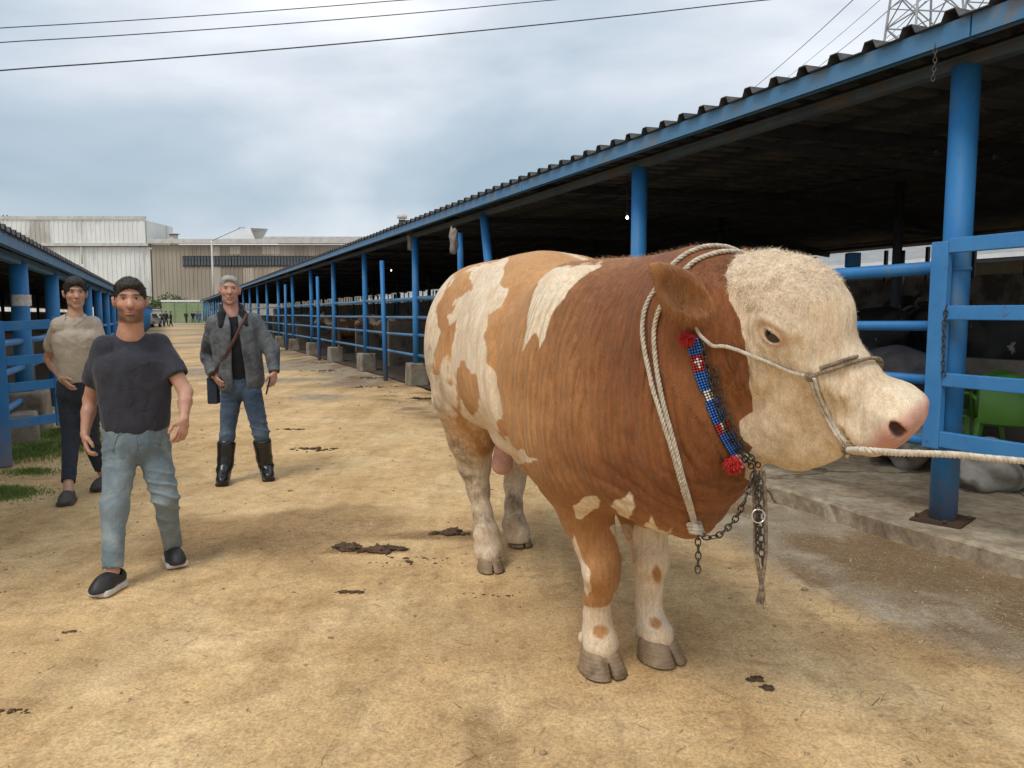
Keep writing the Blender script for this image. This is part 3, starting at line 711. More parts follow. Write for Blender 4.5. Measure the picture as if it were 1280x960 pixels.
for sg in (-1, 1):
    head += [(s_ell((.20, sg * .112, .045), (.062, .03, .026)), .025),      # brow
             (s_ell((.33, sg * .088, -.02), (.12, .02, .028)), .03),        # cheek bone
             (s_ell((.16, sg * .10, -.13), (.12, .045, .11)), .05),         # jaw muscle
             (s_ell((.215, sg * .138, .008), (.034, .024, .022)), .018, '-'),
             (s_ell((.214, sg * .118, .008), (.033, .03, .027)), .008),     # lids
             (s_ell((.217, sg * .142, .006), (.0255, .03, .0145)), .006, '-'),
             (s_ell((.578, sg * .080, .012), (.036, .030, .034)), .02),       # nostril wing
             (s_ell((.600, sg * .100, .014), (.031, .036, .0155), rotm(0, .35, sg * -.8)), .010, '-')]
fh = model(head)
def ear_solid(sg):
    # leaf of an ear: root at the side of the skull, pointing out, back and a little up
    M = np.stack([d / np.linalg.norm(d) for d in (np.array(EAX[sg]), np.cross(EUP[sg], EAX[sg]), np.cross(EAX[sg], np.cross(EUP[sg], EAX[sg])))], 1)
    o = np.array((.035, sg * .120, -.068))
    out = model([(s_ell((.085, 0, -.006), (.10, .026, .072)), .01), (s_ell((.150, 0, .006), (.062, .018, .048)), .02), (s_ell((.195, 0, .014), (.045, .013, .024)), .02), (s_cap((-.03, 0, 0), (.05, 0, 0), .038, .036), .03)])
    cut = s_ell((.115, .030, -.006), (.098, .030, .050))
    return (lambda P: -smin(-out((P - o.astype(F4)) @ M.astype(F4)), cut((P - o.astype(F4)) @ M.astype(F4)), .008)), o, M
# ear directions in the head frame (x to the muzzle, y left, z off the forehead)
EW = HMw.T @ np.array([-.80, -.46, .47]); EW2 = HMw.T @ np.array([.2, .75, .45])
EAX = {-1: EW, 1: EW2}
EUP = {-1: HMw.T @ np.array([.38, .1, .92]), 1: HMw.T @ np.array([-.1, -.3, .95])}
earR, earRo, earRM = ear_solid(-1); earL, _, _ = ear_solid(1)
nk = hb((-.01, 0, -.13))
bull_parts = [
    (s_prof(trunk, n=2.25), .05),
    # hips, thighs, shoulders
    (s_ell((-1.52, -.20, 1.28), (.30, .225, .40)), .12), (s_ell((-1.52, .20, 1.28), (.30, .225, .40)), .12),
    (s_ell((-1.32, -.19, 1.60), (.17, .12, .085)), .10), (s_ell((-1.32, .19, 1.60), (.17, .12, .085)), .10),
    (s_ell((-.05, -.25, 1.20), (.27, .20, .44)), .13), (s_ell((-.05, .25, 1.20), (.27, .20, .44)), .13),
    (s_ell((.05, -.26, .92), (.17, .15, .24)), .10), (s_ell((.05, .26, .92), (.17, .15, .24)), .10),
    # neck and crest
    (s_eseg((.0, 0, 1.24), (.42, .0, 1.175), .40, .42, .30, .475, (0, 0, 1), 2.1), .10),
    (s_eseg((.34, .0, 1.20), tuple(nk), .27, .40, .17, .185, (0, 0, 1), 2.1), .10),
    (s_ell((.34, 0, 1.44), (.28, .17, .185)), .09), (s_ell((.52, -.01, 1.39), (.16, .12, .12)), .08),
    (s_eseg((.12, 0, .82), (.44, .0, .84), .17, .15, .09, .17, (0, 0, 1), 2), .09),
    (s_eseg((.42, .0, .90), tuple(hb((-.06, 0, -.22))), .085, .15, .08, .09, (0, 0, 1), 2), .10),
    (s_ell((-.6, 0, .84), (.5, .34, .10)), .08),
]
def limb(pts, k=.03):                                          # (px, py, Y, half width in photo pixels)
    out = []; Q = []
    for px, py, Y, hw in pts: Q.append((ba(px, py, Y), hw * Y / FPX))
    for (p, r), (q, s) in zip(Q, Q[1:]): out.append((s_cap(p, q, r, s), k))
    return out
FR = [(722, 600, 3.02, 46), (733, 640, 3.0, 33), (743, 672, 2.99, 27), (751, 700, 2.98, 24), (752, 722, 2.98, 21), (747, 745, 3.0, 15.5), (746, 768, 3.02, 15.5), (748, 790, 3.03, 19), (752, 806, 3.02, 20)]
FL = [(800, 620, 3.2, 42), (806, 655, 3.16, 27), (811, 687, 3.14, 22.5), (813, 703, 3.13, 22), (812, 735, 3.15, 15.5), (811, 755, 3.16, 15), (815, 782, 3.15, 18.5), (820, 798, 3.13, 19)]
HRg = [(588, 500, 4.42, 48), (590, 545, 4.45, 30), (593, 580, 4.50, 20), (598, 612, 4.46, 13), (603, 640, 4.37, 11), (608, 668, 4.31, 15), (611, 688, 4.28, 18)]
HLf = [(640, 500, 4.75, 44), (646, 548, 4.82, 28), (647, 575, 4.86, 18), (643, 605, 4.84, 12), (642, 632, 4.75, 10), (643, 655, 4.70, 14), (647, 668, 4.67, 16)]
for lg in (FR, FL): bull_parts += limb(lg, .035)
for lg in (HRg, HLf): bull_parts += limb(lg, .045)
bull_parts += [(s_ell(ba(746, 716, 2.93), (.05, .055, .06)), .03), (s_ell(ba(808, 700, 3.09), (.045, .05, .055)), .03)]
# hocks, dewclaws
for (px, py, Y, dx) in ((592, 582, 4.56, 0), (648, 577, 4.93, 0)): bull_parts.append((s_cap(ba(px, py, Y), ba(px, py + 22, Y - .02), .045, .03), .03))
for (px, py, Y) in ((729, 797, 3.1), (764, 797, 3.12), (797, 789, 3.22), (828, 789, 3.22)): bull_parts.append((s_ell(ba(px, py, Y), (.022, .022, .028)), .012))
# scrotum and sheath
bull_parts += [(s_cap(ba(631, 545, 4.30), ba(628, 580, 4.28), .045, .062), .03), (s_cap(ba(655, 560, 3.80), ba(676, 597, 3.66), .075, .042), .04)]
bull_parts += [(hf(fh), .05)]
EARS = [(hf(earR), .02), (hf(earL), .02)]
# ---- hooves: two claws each
def claws(px, py, Y, w, ang):
    c = np.array(ground(px, py + 0)); d = np.array([math.sin(ang), -math.cos(ang), 0]); s = np.array([math.cos(ang), math.sin(ang), 0])
    return c, d, s, w
HOOF = [(752, 838, .096, R(20)), (825, 823, .096, R(34)), (613, 712, .078, R(14)), (650, 681, .076, R(22))]
def hoof_parts():
    out = []
    for px, py, w, an in HOOF:
        g = np.array(ground(px, py)); d = np.array([math.sin(an), -math.cos(an), 0]); s = np.array([math.cos(an), math.sin(an), 0]); cl = []
        for sg in (-1, 1):
            c = g + s * sg * w * .52
            cl.append((wb(c), wb(c + d)))
        out.append((wb(g), wb(g + d) - wb(g), wb(g + s) - wb(g), w))
    return out
HP = hoof_parts()
def hoof_f(c, d, s, w):
    M = np.stack([d, s, [0, 0, 1]], 1); H = .98 * w
    slit = model([(s_eseg((.10 * w, .02 * w, 0), (1.5 * w, .04 * w, 0), .035 * w, .60 * w, .075 * w, .75 * w), .01)])
    def f(P):
        z = P[:, 2]; t = np.clip(z / H, 0, 1); rx = w * (1.06 - .36 * t); ry = w * (1.0 - .27 * t); cx = w * (.10 - .34 * t)
        lobe = .10 * w * np.exp(-(P[:, 1] / (.22 * w)) ** 2) * (P[:, 0] > 0)
        k = (np.abs((P[:, 0] - cx + lobe) / rx) ** 2.4 + np.abs(P[:, 1] / ry) ** 2.4) ** (1 / 2.4); dd = (k - 1) * np.minimum(rx, ry)
        dd = -smin(-dd, H - z, .02); dd = np.maximum(dd, .002 - z)
        return -smin(-dd, slit(P), .008)
    return xf(f, M, c)
HMODEL = [hoof_f(*h) for h in HP]
# short pasterns joining leg and hoof
for h, lg in zip(HP, (FR, FL, HRg, HLf)):
    p = ba(*lg[-1][:3]); top = h[0] + np.array([0, 0, h[3] * .98]) - h[1] * h[3] * .15
    bull_parts.append((s_cap(p, top, lg[-1][3] * lg[-1][2] / FPX, h[3] * .68), .03))
bull_bare = model(bull_parts); bull_f = model(bull_parts + EARS)
HB = .0085
V, Q, Nn = sculpt(bull_f, (-1.98, -.75, .02), (1.45, .75, 1.86), HB)
W = V @ BM.T.astype(F4) + B0.astype(F4)                        # world positions
HL_ = ((V - HOb.astype(F4)) @ HMb.astype(F4)) / HS              # head-frame positions
# photo-plane coordinates of the near side, used to lay out where the coat patches lie on the hide
vy = (W[:, 1] * CP - (W[:, 2] - CAMZ) * SP); PX = 640 + FPX * W[:, 0] / vy; PY = 480 - FPX * (W[:, 1] * SP + (W[:, 2] - CAMZ) * CP) / vy
XY = np.stack([PX, PY], 1)
near = sstep(.12, -.08, V[:, 1] - .05 * V[:, 0])
hm = sstep(.02, -.02, fh(HL_.astype(F4)) - .0) ; dh = fh(HL_.astype(F4)) * HS
inhead = (HL_[:, 0] > -.04) & (dh < .05)
# folds of loose skin on neck and shoulder
a, b, z = V[:, 0], V[:, 1], V[:, 2]
dist = np.zeros(len(V))
nm = sstep(-.35, .1, a) * sstep(1.62, 1.45, z + .0 * a) * sstep(.62, .9, z) * (1 - sstep(-.06, .0, HL_[:, 0]) * (dh < .08))
ph = (a * 1.0 + .10 * np.sin(z * 4) + .04 * fbm(V, 4, 2, 3) + (z - 1.2) * .12) * 2 * PI / .10
fold = 1 - np.abs(np.sin(ph * .5)) ** .8
dist -= nm * .016 * fold * (.45 + .55 * sstep(-.25, .35, fbm(V * A(1, 1, .35), 5, 2, 9))) * sstep(.55, .2, np.abs(Nn[:, 2]))
ph2 = (a * .9 + z * .25 + .05 * fbm(V, 3, 2, 5)) * 2 * PI / .14
dist -= nm * .010 * (1 - np.abs(np.sin(ph2 * .5)) ** .7) * sstep(.0, .25, a)
# muscle relief on flank and rump
dist += .012 * fbm(V, 3.2, 3, 1) * sstep(.45, .8, z) + .0016 * fbm(V, 26, 2, 4)
# rib hints
rb = sstep(-1.0, -.8, a) * sstep(-.15, -.35, a) * sstep(.8, 1.0, z) * sstep(1.6, 1.4, z)
dist += rb * .003 * np.sin((a + z * .18) * 2 * PI / .105)
# flank hollow in front of the thigh
dist -= .035 * np.exp(-(((a + 1.08) / .10) ** 2 + ((z - 1.28 + .0) / .28) ** 2)) * (np.abs(b) > .2)
dist -= .02 * np.exp(-(((a + 1.1 + (z - 1) * .2) / .05) ** 2)) * sstep(1.3, 1.0, z) * sstep(.6, .8, z) * (np.abs(b) > .2)
dist -= .022 * np.exp(-(((a + .33 + (z - 1.2) * .15) / .05) ** 2)) * sstep(1.5, 1.2, z) * sstep(.7, .95, z) * (np.abs(b) > .2)
# wrinkled hide of the face: cheek folds, brow, curls on the poll
hx, hy, hz = HL_[:, 0], HL_[:, 1], HL_[:, 2]
fm = inhead * sstep(.0, .06, hx)
fm2 = (dh < .12) & (hx > -.03); cheek = np.exp(-(((hx - .22) / .09) ** 2 + ((hz + .13) / .10) ** 2)) * fm2 * sstep(-.03, .02, hx)
dist -= cheek * .011 * (1 - np.abs(np.sin((W[:, 0] + .022 * fbm(HL_, 7, 2, 2) + W[:, 2] * .12) * PI / .033)) ** .9)
mz = np.exp(-(((hx - .45) / .07) ** 2 + ((hz + .03) / .08) ** 2)) * fm
dist -= mz * .012 * (1 - np.abs(np.sin((hx * .7 + hz * .6 + .015 * fbm(HL_, 9, 2, 6)) * PI / .034)) ** .8)
eyr = np.sqrt(((hx - .215) / 1.5) ** 2 + ((hz - .008)) ** 2); dist -= np.exp(-((eyr - .034) / .006) ** 2) * .004 * fm * (np.abs(hy) > .08)
dist -= np.exp(-((eyr - .050) / .007) ** 2) * .003 * fm * (np.abs(hy) > .08)
curl = fm * sstep(.30, .12, hx) * sstep(-.02, .05, hz)
dist += curl * .014 * (np.abs(vnoise(HL_, 26, 3)) + .6 * np.abs(vnoise(HL_, 50, 4)) - .4)
dist += fm * .0035 * fbm(HL_, 16, 2, 8)
# dewlap and brisket folds
dist -= .012 * sstep(.2, .4, a) * sstep(1.0, .8, z) * (1 - np.abs(np.sin((z * .8 + a * .6 + .05 * fbm(V, 4, 2, 2)) * PI / .075)) ** .7) * (~inhead)
dist *= 1 - (1 - sstep(.036, .060, eyr)) * (np.abs(hy) > .07) * inhead
V = V + Nn * dist[:, None].astype(F4)
# coat layout
P_BAND = [(574, 346), (590, 333), (612, 327), (637, 321), (627, 352), (634, 362), (627, 383), (611, 397), (604, 425), (609, 443), (611, 467), (616, 478), (625, 499), (628, 520), (620, 526), (624, 543), (642, 557), (676, 578), (640, 580), (606, 560), (590, 540), (572, 510), (562, 480), (556, 450), (560, 420), (556, 394), (567, 376), (586, 358)]
P_EDGE = [(545, 346), (572, 338), (560, 362), (550, 400), (556, 440), (560, 480), (572, 520), (600, 560), (604, 600), (596, 690), (530, 700), (520, 400), (530, 360)]
P_TAN1 = [(567, 459), (576, 450), (583, 466), (595, 471), (599, 489), (597, 513), (591, 522), (577, 512), (566, 489)]
P_TAN2 = [(590, 339), (588, 358), (567, 376), (556, 393), (552, 411), (545, 407), (545, 387), (558, 362), (572, 346)]
P_TAN3 = [(566, 397), (563, 411), (554, 443), (550, 469), (543, 468), (543, 440), (551, 412)]
P_STR = [(679, 341), (711, 333), (756, 328), (737, 341), (713, 362), (694, 390), (680, 422), (671, 437), (670, 415), (659, 429), (649, 441), (655, 415), (665, 378)]
jit = np.stack([fbm(V, 14, 3, 21), fbm(V, 14, 3, 22)], 1) * 6
def pm(poly, s=1): return sstep(-4, 4, poly_sd(poly, XY + jit)) * s
white = np.maximum(pm(P_BAND), pm(P_EDGE)); white = white * (1 - pm(P_TAN1)) * (1 - pm(P_TAN2)) * (1 - pm(P_TAN3)); white = np.maximum(white, pm(P_STR))
far = sstep(-.02, .04, fbm(V * A(1, .6, 1), 2.1, 3, 40) - .10) * sstep(-.1, -.5, a)
white = white * near + far * (1 - near)
# face: cream in front of the line behind the eye, brown behind, cream along the jaw
fl = poly_sd([(932, 300), (925, 312), (908, 345), (910, 375), (925, 400), (931, 430), (937, 470), (940, 515), (925, 528), (928, 548), (940, 560), (930, 575), (930, 640), (1200, 640), (1200, 280), (935, 280)], XY + jit * .7)
facew = sstep(-2.5, 2.5, fl) * (hx > -.13) * (dh < .07)
faceo = sstep(.0, .05, hx + .02 * fbm(V, 14, 2, 30))
facew = np.where(hy > .03, faceo * inhead, facew); facew = facew * (1 - sstep(.01, .03, -earR(HL_.astype(F4)) + .02)) if False else facew
ear = sstep(.012, -.002, np.minimum(earR(HL_.astype(F4)), earL(HL_.astype(F4))) ) * (np.abs(hy) > .135) * sstep(.10, .02, hx)
facew = facew * (1 - ear)
# legs: white stockings with tan marks
legz = (z < .72) & (a < 1) & (dh > .12)
st_f = sstep(.30, .26, z + .03 * fbm(V, 9, 2, 5)) * (a > -.6)
st_fl = sstep(.60, .54, z + .03 * fbm(V, 9, 2, 6)) * (a > -.6) * (b > 0.02) * (a < .42)
inner = (a > -.6) * (a < .3) * sstep(.02, -.02, poly_sd([(715, 675), (722, 685), (731, 715), (737, 738), (728, 745)], XY + jit * .4) * -.01)
st_h = sstep(.72, .55, z + .1 * fbm(V, 6, 2, 7)) * (a < -.8); white = white * (1 - .55 * sstep(.98, .85, z + .06 * fbm(V, 7, 2, 9)) * (a < -1.2))
white = np.maximum(white, legz * np.maximum(np.maximum(st_f, st_fl), st_h))
m1 = pm([(717, 633), (732, 621), (747, 619), (749, 633), (739, 638), (729, 652), (722, 650)]); m2 = .75 * pm([(763, 629), (785, 614), (794, 633), (785, 651), (774, 643)])
m3 = np.maximum(pm([(762, 660), (785, 652), (800, 662), (812, 648), (820, 664), (838, 662), (835, 692), (775, 692)]), pm([(717, 668), (724, 680), (730, 705), (741, 738), (732, 746), (720, 712)]))
white = np.maximum(white, np.maximum(np.maximum(m1, m2), m3) * (a > -.5) * near)
for cx_, cy_, rx_, ry_ in ((821, 718, 8, 15), (750, 789, 12, 11), (820, 779, 10, 11), (748, 742, 14, 5)):
    white = white * (1 - .75 * np.exp(-(((PX - cx_ + jit[:, 0] * .6) / rx_) ** 2 + ((PY - cy_ + jit[:, 1] * .6) / ry_) ** 2) ** 1.5) * (z < .5))
white = np.maximum(white, facew)
red = (sstep(-.45, .50, a + .25 * fbm(V, 2, 2, 12)) * .95 + .12 * sstep(1.0, .7, z)) * (.35 + .65 * sstep(.45, .95, z))          # redder towards the neck
red = red * (1 - .38 * ear)
pink = np.maximum(sstep(.555, .595, hx + .02 * fbm(HL_, 10, 2, 3) - .25 * np.clip(hz - .02, 0, 1)) * inhead, 0) * (hz > -.09)
scro = sstep(.03, .0, s_cap(ba(631, 552, 4.30), ba(628, 580, 4.28), .045, .062)(V.astype(F4)))
pink = np.maximum(pink, scro)
rim = np.exp(-((eyr - .022) / .008) ** 2) * (np.abs(hy) > .09) * inhead
dirt_f = inhead * (.35 * sstep(.0, .25, fbm(HL_, 7, 3, 50)) * sstep(.05, .2, hx) + .35 * np.exp(-(((hx - .23) / .05) ** 2 + ((hz + .035) / .03) ** 2)))
dirt = dirt_f + sstep(.85, .25, z) * (a < -.6) * (.5 + .5 * sstep(-.2, .3, fbm(V, 7, 3, 33))) + .8 * pm([(534, 420), (548, 440), (560, 520), (600, 600), (590, 720), (540, 620), (525, 500)]) * sstep(.0, .3, fbm(V, 8, 3, 34) + .25)
nostril_shade = sstep(.034, .020, np.linalg.norm((HL_ - A(.602, -.104, .014)) * A(1, 1.0, 1.2), axis=1)) * 1.0
nostril_shade = np.maximum(nostril_shade, sstep(.026, .012, np.linalg.norm((HL_ - A(.602, .104, .014)), axis=1)))

nosc = [s_ell((.600, sg * .100, .014), (.031, .036, .0155), rotm(0, .35, sg * -.8)) for sg in (-1, 1)]
nostril_shade = sstep(.003, -.001, np.minimum(nosc[0](HL_.astype(F4)), nosc[1](HL_.astype(F4)))) * inhead  # inside of the nostril hollows, darkened in colour to stand for shade
# ---- hide material
m_hide, nt, bs = new_mat('bull_hide')
ov = obj_vec(nt)
wob = noise_node(nt, 38, 4, .7, 0, ov)
wa = attr(nt, 'white'); wsum = math_n(nt, 'ADD', wa.outputs['Fac'], math_n(nt, 'MULTIPLY_ADD', wob.outputs[0], .5, -.25))
wr = ramp(nt, [(.36, (0, 0, 0)), (.64, (1, 1, 1))], wsum)
hair = noise_node(nt, 60, 4, .6, .4, obj_vec(nt, (1, 1, .22))); hair2 = noise_node(nt, 260, 3, .6, 0, obj_vec(nt, (1, 1, .3)))
big = noise_node(nt, 3.2, 5, .6, .2, ov)
tan = ramp(nt, [(.25, (.40, .185, .062)), (.5, (.52, .262, .098)), (.75, (.60, .34, .145))], big.outputs[0])
redc = ramp(nt, [(.25, (.13, .038, .011)), (.5, (.205, .067, .020)), (.75, (.30, .112, .036))], big.outputs[0])
brown = mixc(nt, attr(nt, 'red').outputs['Fac'], tan.outputs[0], redc.outputs[0])
cream = ramp(nt, [(.25, (.62, .46, .28)), (.5, (.76, .61, .43)), (.8, (.82, .72, .56))], noise_node(nt, 7, 5, .6, .2, ov).outputs[0])
col = mixc(nt, wr.outputs[0], brown, cream.outputs[0])
hv = ramp(nt, [(.3, (.62,) * 3), (.7, (1.2,) * 3)], hair.outputs[0])
hv2 = ramp(nt, [(.3, (.80,) * 3), (.7, (1.15,) * 3)], hair2.outputs[0])
col = mixc(nt, .55, col, mixc(nt, 1, col, hv.outputs[0], 'MULTIPLY')); col = mixc(nt, 1, col, hv2.outputs[0], 'MULTIPLY')
pk = ramp(nt, [(.3, (.55, .27, .20)), (.6, (.66, .38, .30))], noise_node(nt, 22, 4, .6, 0, ov).outputs[0])
col = mixc(nt, attr(nt, 'pink').outputs['Fac'], col, pk.outputs[0])
spn = N(nt, 'ShaderNodeTexVoronoi'); spn.inputs['Scale'].default_value = 55; L2 = nt.links.new; L2(ov, spn.inputs['Vector'])
spk = ramp(nt, [(.10, (1, 1, 1)), (.16, (0, 0, 0))], spn.outputs['Distance'])
col = mixc(nt, math_n(nt, 'MULTIPLY', math_n(nt, 'MULTIPLY', spk.outputs[0], attr(nt, 'pink').outputs['Fac']), .6), col, (.25, .08, .03))
dn = ramp(nt, [(.35, (0, 0, 0)), (.65, (1, 1, 1))], noise_node(nt, 11, 6, .7, .3, ov).outputs[0])
col = mixc(nt, math_n(nt, 'MULTIPLY', math_n(nt, 'MULTIPLY', attr(nt, 'dirt').outputs['Fac'], dn.outputs[0]), .85), col, (.13, .085, .045))
col = mixc(nt, math_n(nt, 'MULTIPLY', attr(nt, 'rim').outputs['Fac'], .45), col, (.45, .20, .13))
col = mixc(nt, attr(nt, 'nose').outputs['Fac'], col, (.05, .016, .012))  # nostril shade mixed into the hide colour
L2(col, bs.inputs['Base Color']); bs.inputs['Roughness'].default_value = .68; bs.inputs['Specular IOR Level'].default_value = .3
bs.inputs['Sheen Weight'].default_value = .08; bs.inputs['Sheen Roughness'].default_value = .5; bs.inputs['Sheen Tint'].default_value = (1, .8, .6, 1)
wv = N(nt, 'ShaderNodeTexWave', bands_direction='X', wave_profile='SIN'); wv.inputs['Scale'].default_value = 11; wv.inputs['Distortion'].default_value = 5; wv.inputs['Detail'].default_value = 3; wv.inputs['Detail Scale'].default_value = 1.2
L2(obj_vec(nt, (1, .3, .16)), wv.inputs['Vector'])
wvs = math_n(nt, 'POWER', wv.outputs['Fac'], .45)
hsum = math_n(nt, 'ADD', math_n(nt, 'MULTIPLY', hair.outputs[0], 1.0), math_n(nt, 'MULTIPLY', hair2.outputs[0], .45))
hsum = math_n(nt, 'ADD', hsum, math_n(nt, 'MULTIPLY', math_n(nt, 'MULTIPLY', wvs, attr(nt, 'neck').outputs['Fac']), 3.2))
wv2 = N(nt, 'ShaderNodeTexWave', bands_direction='X', wave_profile='SIN'); wv2.inputs['Scale'].default_value = 17; wv2.inputs['Distortion'].default_value = 6; wv2.inputs['Detail'].default_value = 3; wv2.inputs['Detail Scale'].default_value = 1.5
L2(obj_vec(nt, (1, .25, .22), False, (0, 0, R(-62))), wv2.inputs['Vector'])
hsum = math_n(nt, 'ADD', hsum, math_n(nt, 'MULTIPLY', math_n(nt, 'MULTIPLY', math_n(nt, 'POWER', wv2.outputs['Fac'], .5), attr(nt, 'crease').outputs['Fac']), 3.0))
bump(nt, bs, hsum, .55, .006)

bull = thing('bull', 'huge brown and white bull with a cream face standing on the lane, haltered with rope', 'bull', tuple(bw((-.7, 0, 0))), math.atan2(BF[1], BF[0]))
off = A(-.7, 0, 0)
hide = link('body', np_mesh('body', V - off, Q, [m_hide], dict(crease=np.clip(cheek * 1.3 + mz * .6 + .45 * np.exp(-((eyr - .06) / .03) ** 2) * fm, 0, 1), neck=nm, white=white, red=red, pink=pink, dirt=np.clip(dirt, 0, 1), rim=rim, nose=nostril_shade)), None, bull)
m_hoof = mat('hoof_horn', (.20, .135, .075), (.33, .24, .145), .6, 9, c3=(.10, .060, .028), s3=5, bs=.5, bd=.006, bscale=18)
for f, h in zip(HMODEL, HP):
    v, q, n_ = sculpt(f, h[0] - .28, h[0] + A(.28, .28, .26), .006)
    v = v + n_ * (.0025 * fbm(v, 30, 2, 3) + .0015 * np.sin(v[:, 2] * 2 * PI / .014))[:, None].astype(F4)
    link('hoof', np_mesh('hoof', v - off, q, [m_hoof]), None, bull)
# eyes
m_eye, nt, bs = new_mat('bull_eye'); bs.inputs['Base Color'].default_value = (.012, .007, .005, 1); bs.inputs['Roughness'].default_value = .08; bs.inputs['Coat Weight'].default_value = .6
for sg in (-1, 1):
    p = hb((.217, sg * .108, .009)) - off
    MB().blob((0, 0, 0), (.032, .032, .032), 0, 0, 3).build('eye', m_eye, bull, loc=tuple(p))

# ---- coat hair: short strands over the whole hide, longer and curly on the poll, crest and ears
m_hair, nt, bs = new_mat('coat_hair')
t1 = attr(nt, 'tint'); cr = ramp(nt, [(0, (.13, .040, .013)), (.12, (.20, .068, .023)), (.45, (.52, .27, .105)), (.55, (.66, .50, .33)), (1, (.84, .73, .57))], t1.outputs['Fac'])
nt.links.new(cr.outputs[0], bs.inputs['Base Color']); bs.inputs['Roughness'].default_value = .55
def strands(sel, n, ln, wd, lift, curly, seed):
    rg = np.random.default_rng(seed); idx = np.flatnonzero(sel); 
    i = rg.choice(idx, n); base = V[i] + rg.normal(0, .003, (n, 3)); nn = Nn[i]
    flow = np.where((inhead[i] & (hx[i] > 0))[:, None], (HMb @ np.array([.6, 0, -.3]))[None], np.array([-.35, 0, -.9])[None])
    flow = flow + rg.normal(0, curly, (n, 3)); flow -= nn * (flow * nn).sum(1, keepdims=True); flow /= np.linalg.norm(flow, axis=1, keepdims=True) + 1e-6
    d = flow + nn * lift * rg.uniform(.6, 1.4, (n, 1)); d /= np.linalg.norm(d, axis=1, keepdims=True)
    s = np.cross(d, nn); s /= np.linalg.norm(s, axis=1, keepdims=True) + 1e-6; l = ln * rg.uniform(.6, 1.3, (n, 1))
    p = np.stack([base - s * wd, base + s * wd, base + d * l * .6 + s * wd * .6, base + d * l * .6 - s * wd * .6, base + d * l + flow * l * .4 + rg.normal(0, curly * .004, (n, 3))], 1)
    t = np.clip(white[i] * .5 + rg.uniform(-.08, .10, n) + np.where(white[i] > .5, .32, .36 * (1 - red[i]) + .06), 0, 1)
    return p, np.repeat(t, 5)
eyeok = (eyr > .05) | (np.abs(hy) < .06) | ~inhead
poll = (inhead & (hx > -.06) & (hx < .24) & (hz > .02)) & eyeok; crest = (Nn[:, 2] > .45) & (a > -.1) & (a < .9) & ~poll & ((np.abs(b) < .3))
earsel = (np.minimum(earR(HL_.astype(F4)), earL(HL_.astype(F4))) < .004) & (np.abs(hy) > .15)
eyeok = (eyr > .05) | (np.abs(hy) < .06) | ~inhead
body_ = eyeok & (z > .35) & (pink < .3) & (nose_ok := (hx < .5))
sets = [strands(poll, 9000, .013, .0006, .40, .9, 1), strands(crest, 5000, .018, .0005, .6, .35, 2), strands(earsel, 1800, .024, .0005, .35, .4, 3), strands(body_ & ~inhead, 34000, .009, .0004, .10, .25, 4), strands(inhead & eyeok & (hx > 0) & (hx < .5) & (hz > -.05), 5000, .008, .0005, .2, .5, 5)]
P5 = np.concatenate([q[0] for q in sets]); T5 = np.concatenate([q[1] for q in sets]); n5 = len(P5)
base = np.arange(n5)[:, None] * 5
T3 = np.concatenate([base + np.array([[0, 1, 2]]), base + np.array([[0, 2, 3]]), base + np.array([[3, 2, 4]])])
ho = link('coat_hair', np_mesh('coat_hair', P5.reshape(-1, 3) - off, T3, [m_hair], dict(tint=T5)), None, bull); tag(ho, kind='stuff')
# ================================================================ TACK ON THE BULL
def ray(px, py):
    u = (px - 640) / FPX; v = (480 - py) / FPX
    r = np.array([u, CP + v * SP, -SP + v * CP]); return r / np.linalg.norm(r)
def hits(pts, off_=.008):                                       # points on the hide seen in these directions (bull frame)
    D_ = np.stack([BM.T @ ray(*p[:2]) for p in pts]).astype(F4); o = wb((0, 0, CAMZ)).astype(F4)
    t = np.full(len(pts), 1.5, F4)
    for _ in range(70): t += np.clip(bull_bare(o + D_ * t[:, None]), -.05, .2) * .8
    P = o + D_ * t[:, None]; G, d = grad(bull_bare, P, .01); G /= np.linalg.norm(G, axis=1, keepdims=True)
    return [Vector(p + g * off_) for p, g in zip(P, G)], [Vector(g) for g in G]
def snap(pts, off_=.008):
    P = np.array(pts, F4)
    for _ in range(8):
        G, d = grad(bull_bare, P, .01); G /= np.linalg.norm(G, axis=1, keepdims=True); P = P - G * (d - off_)[:, None] * .9
    return [Vector(p) for p in P]
def spline(pts, k=6):
    P = [Vector(p) for p in pts]; out = []
    for i in range(len(P) - 1):
        a, b, c, d = P[max(i - 1, 0)], P[i], P[i + 1], P[min(i + 2, len(P) - 1)]
        for j in range(k):
            t = j / k; out.append(.5 * ((2 * b) + (c - a) * t + (2 * a - 5 * b + 4 * c - d) * t * t + (3 * b - a - 3 * c + d) * t ** 3))
    out.append(P[-1]); return out
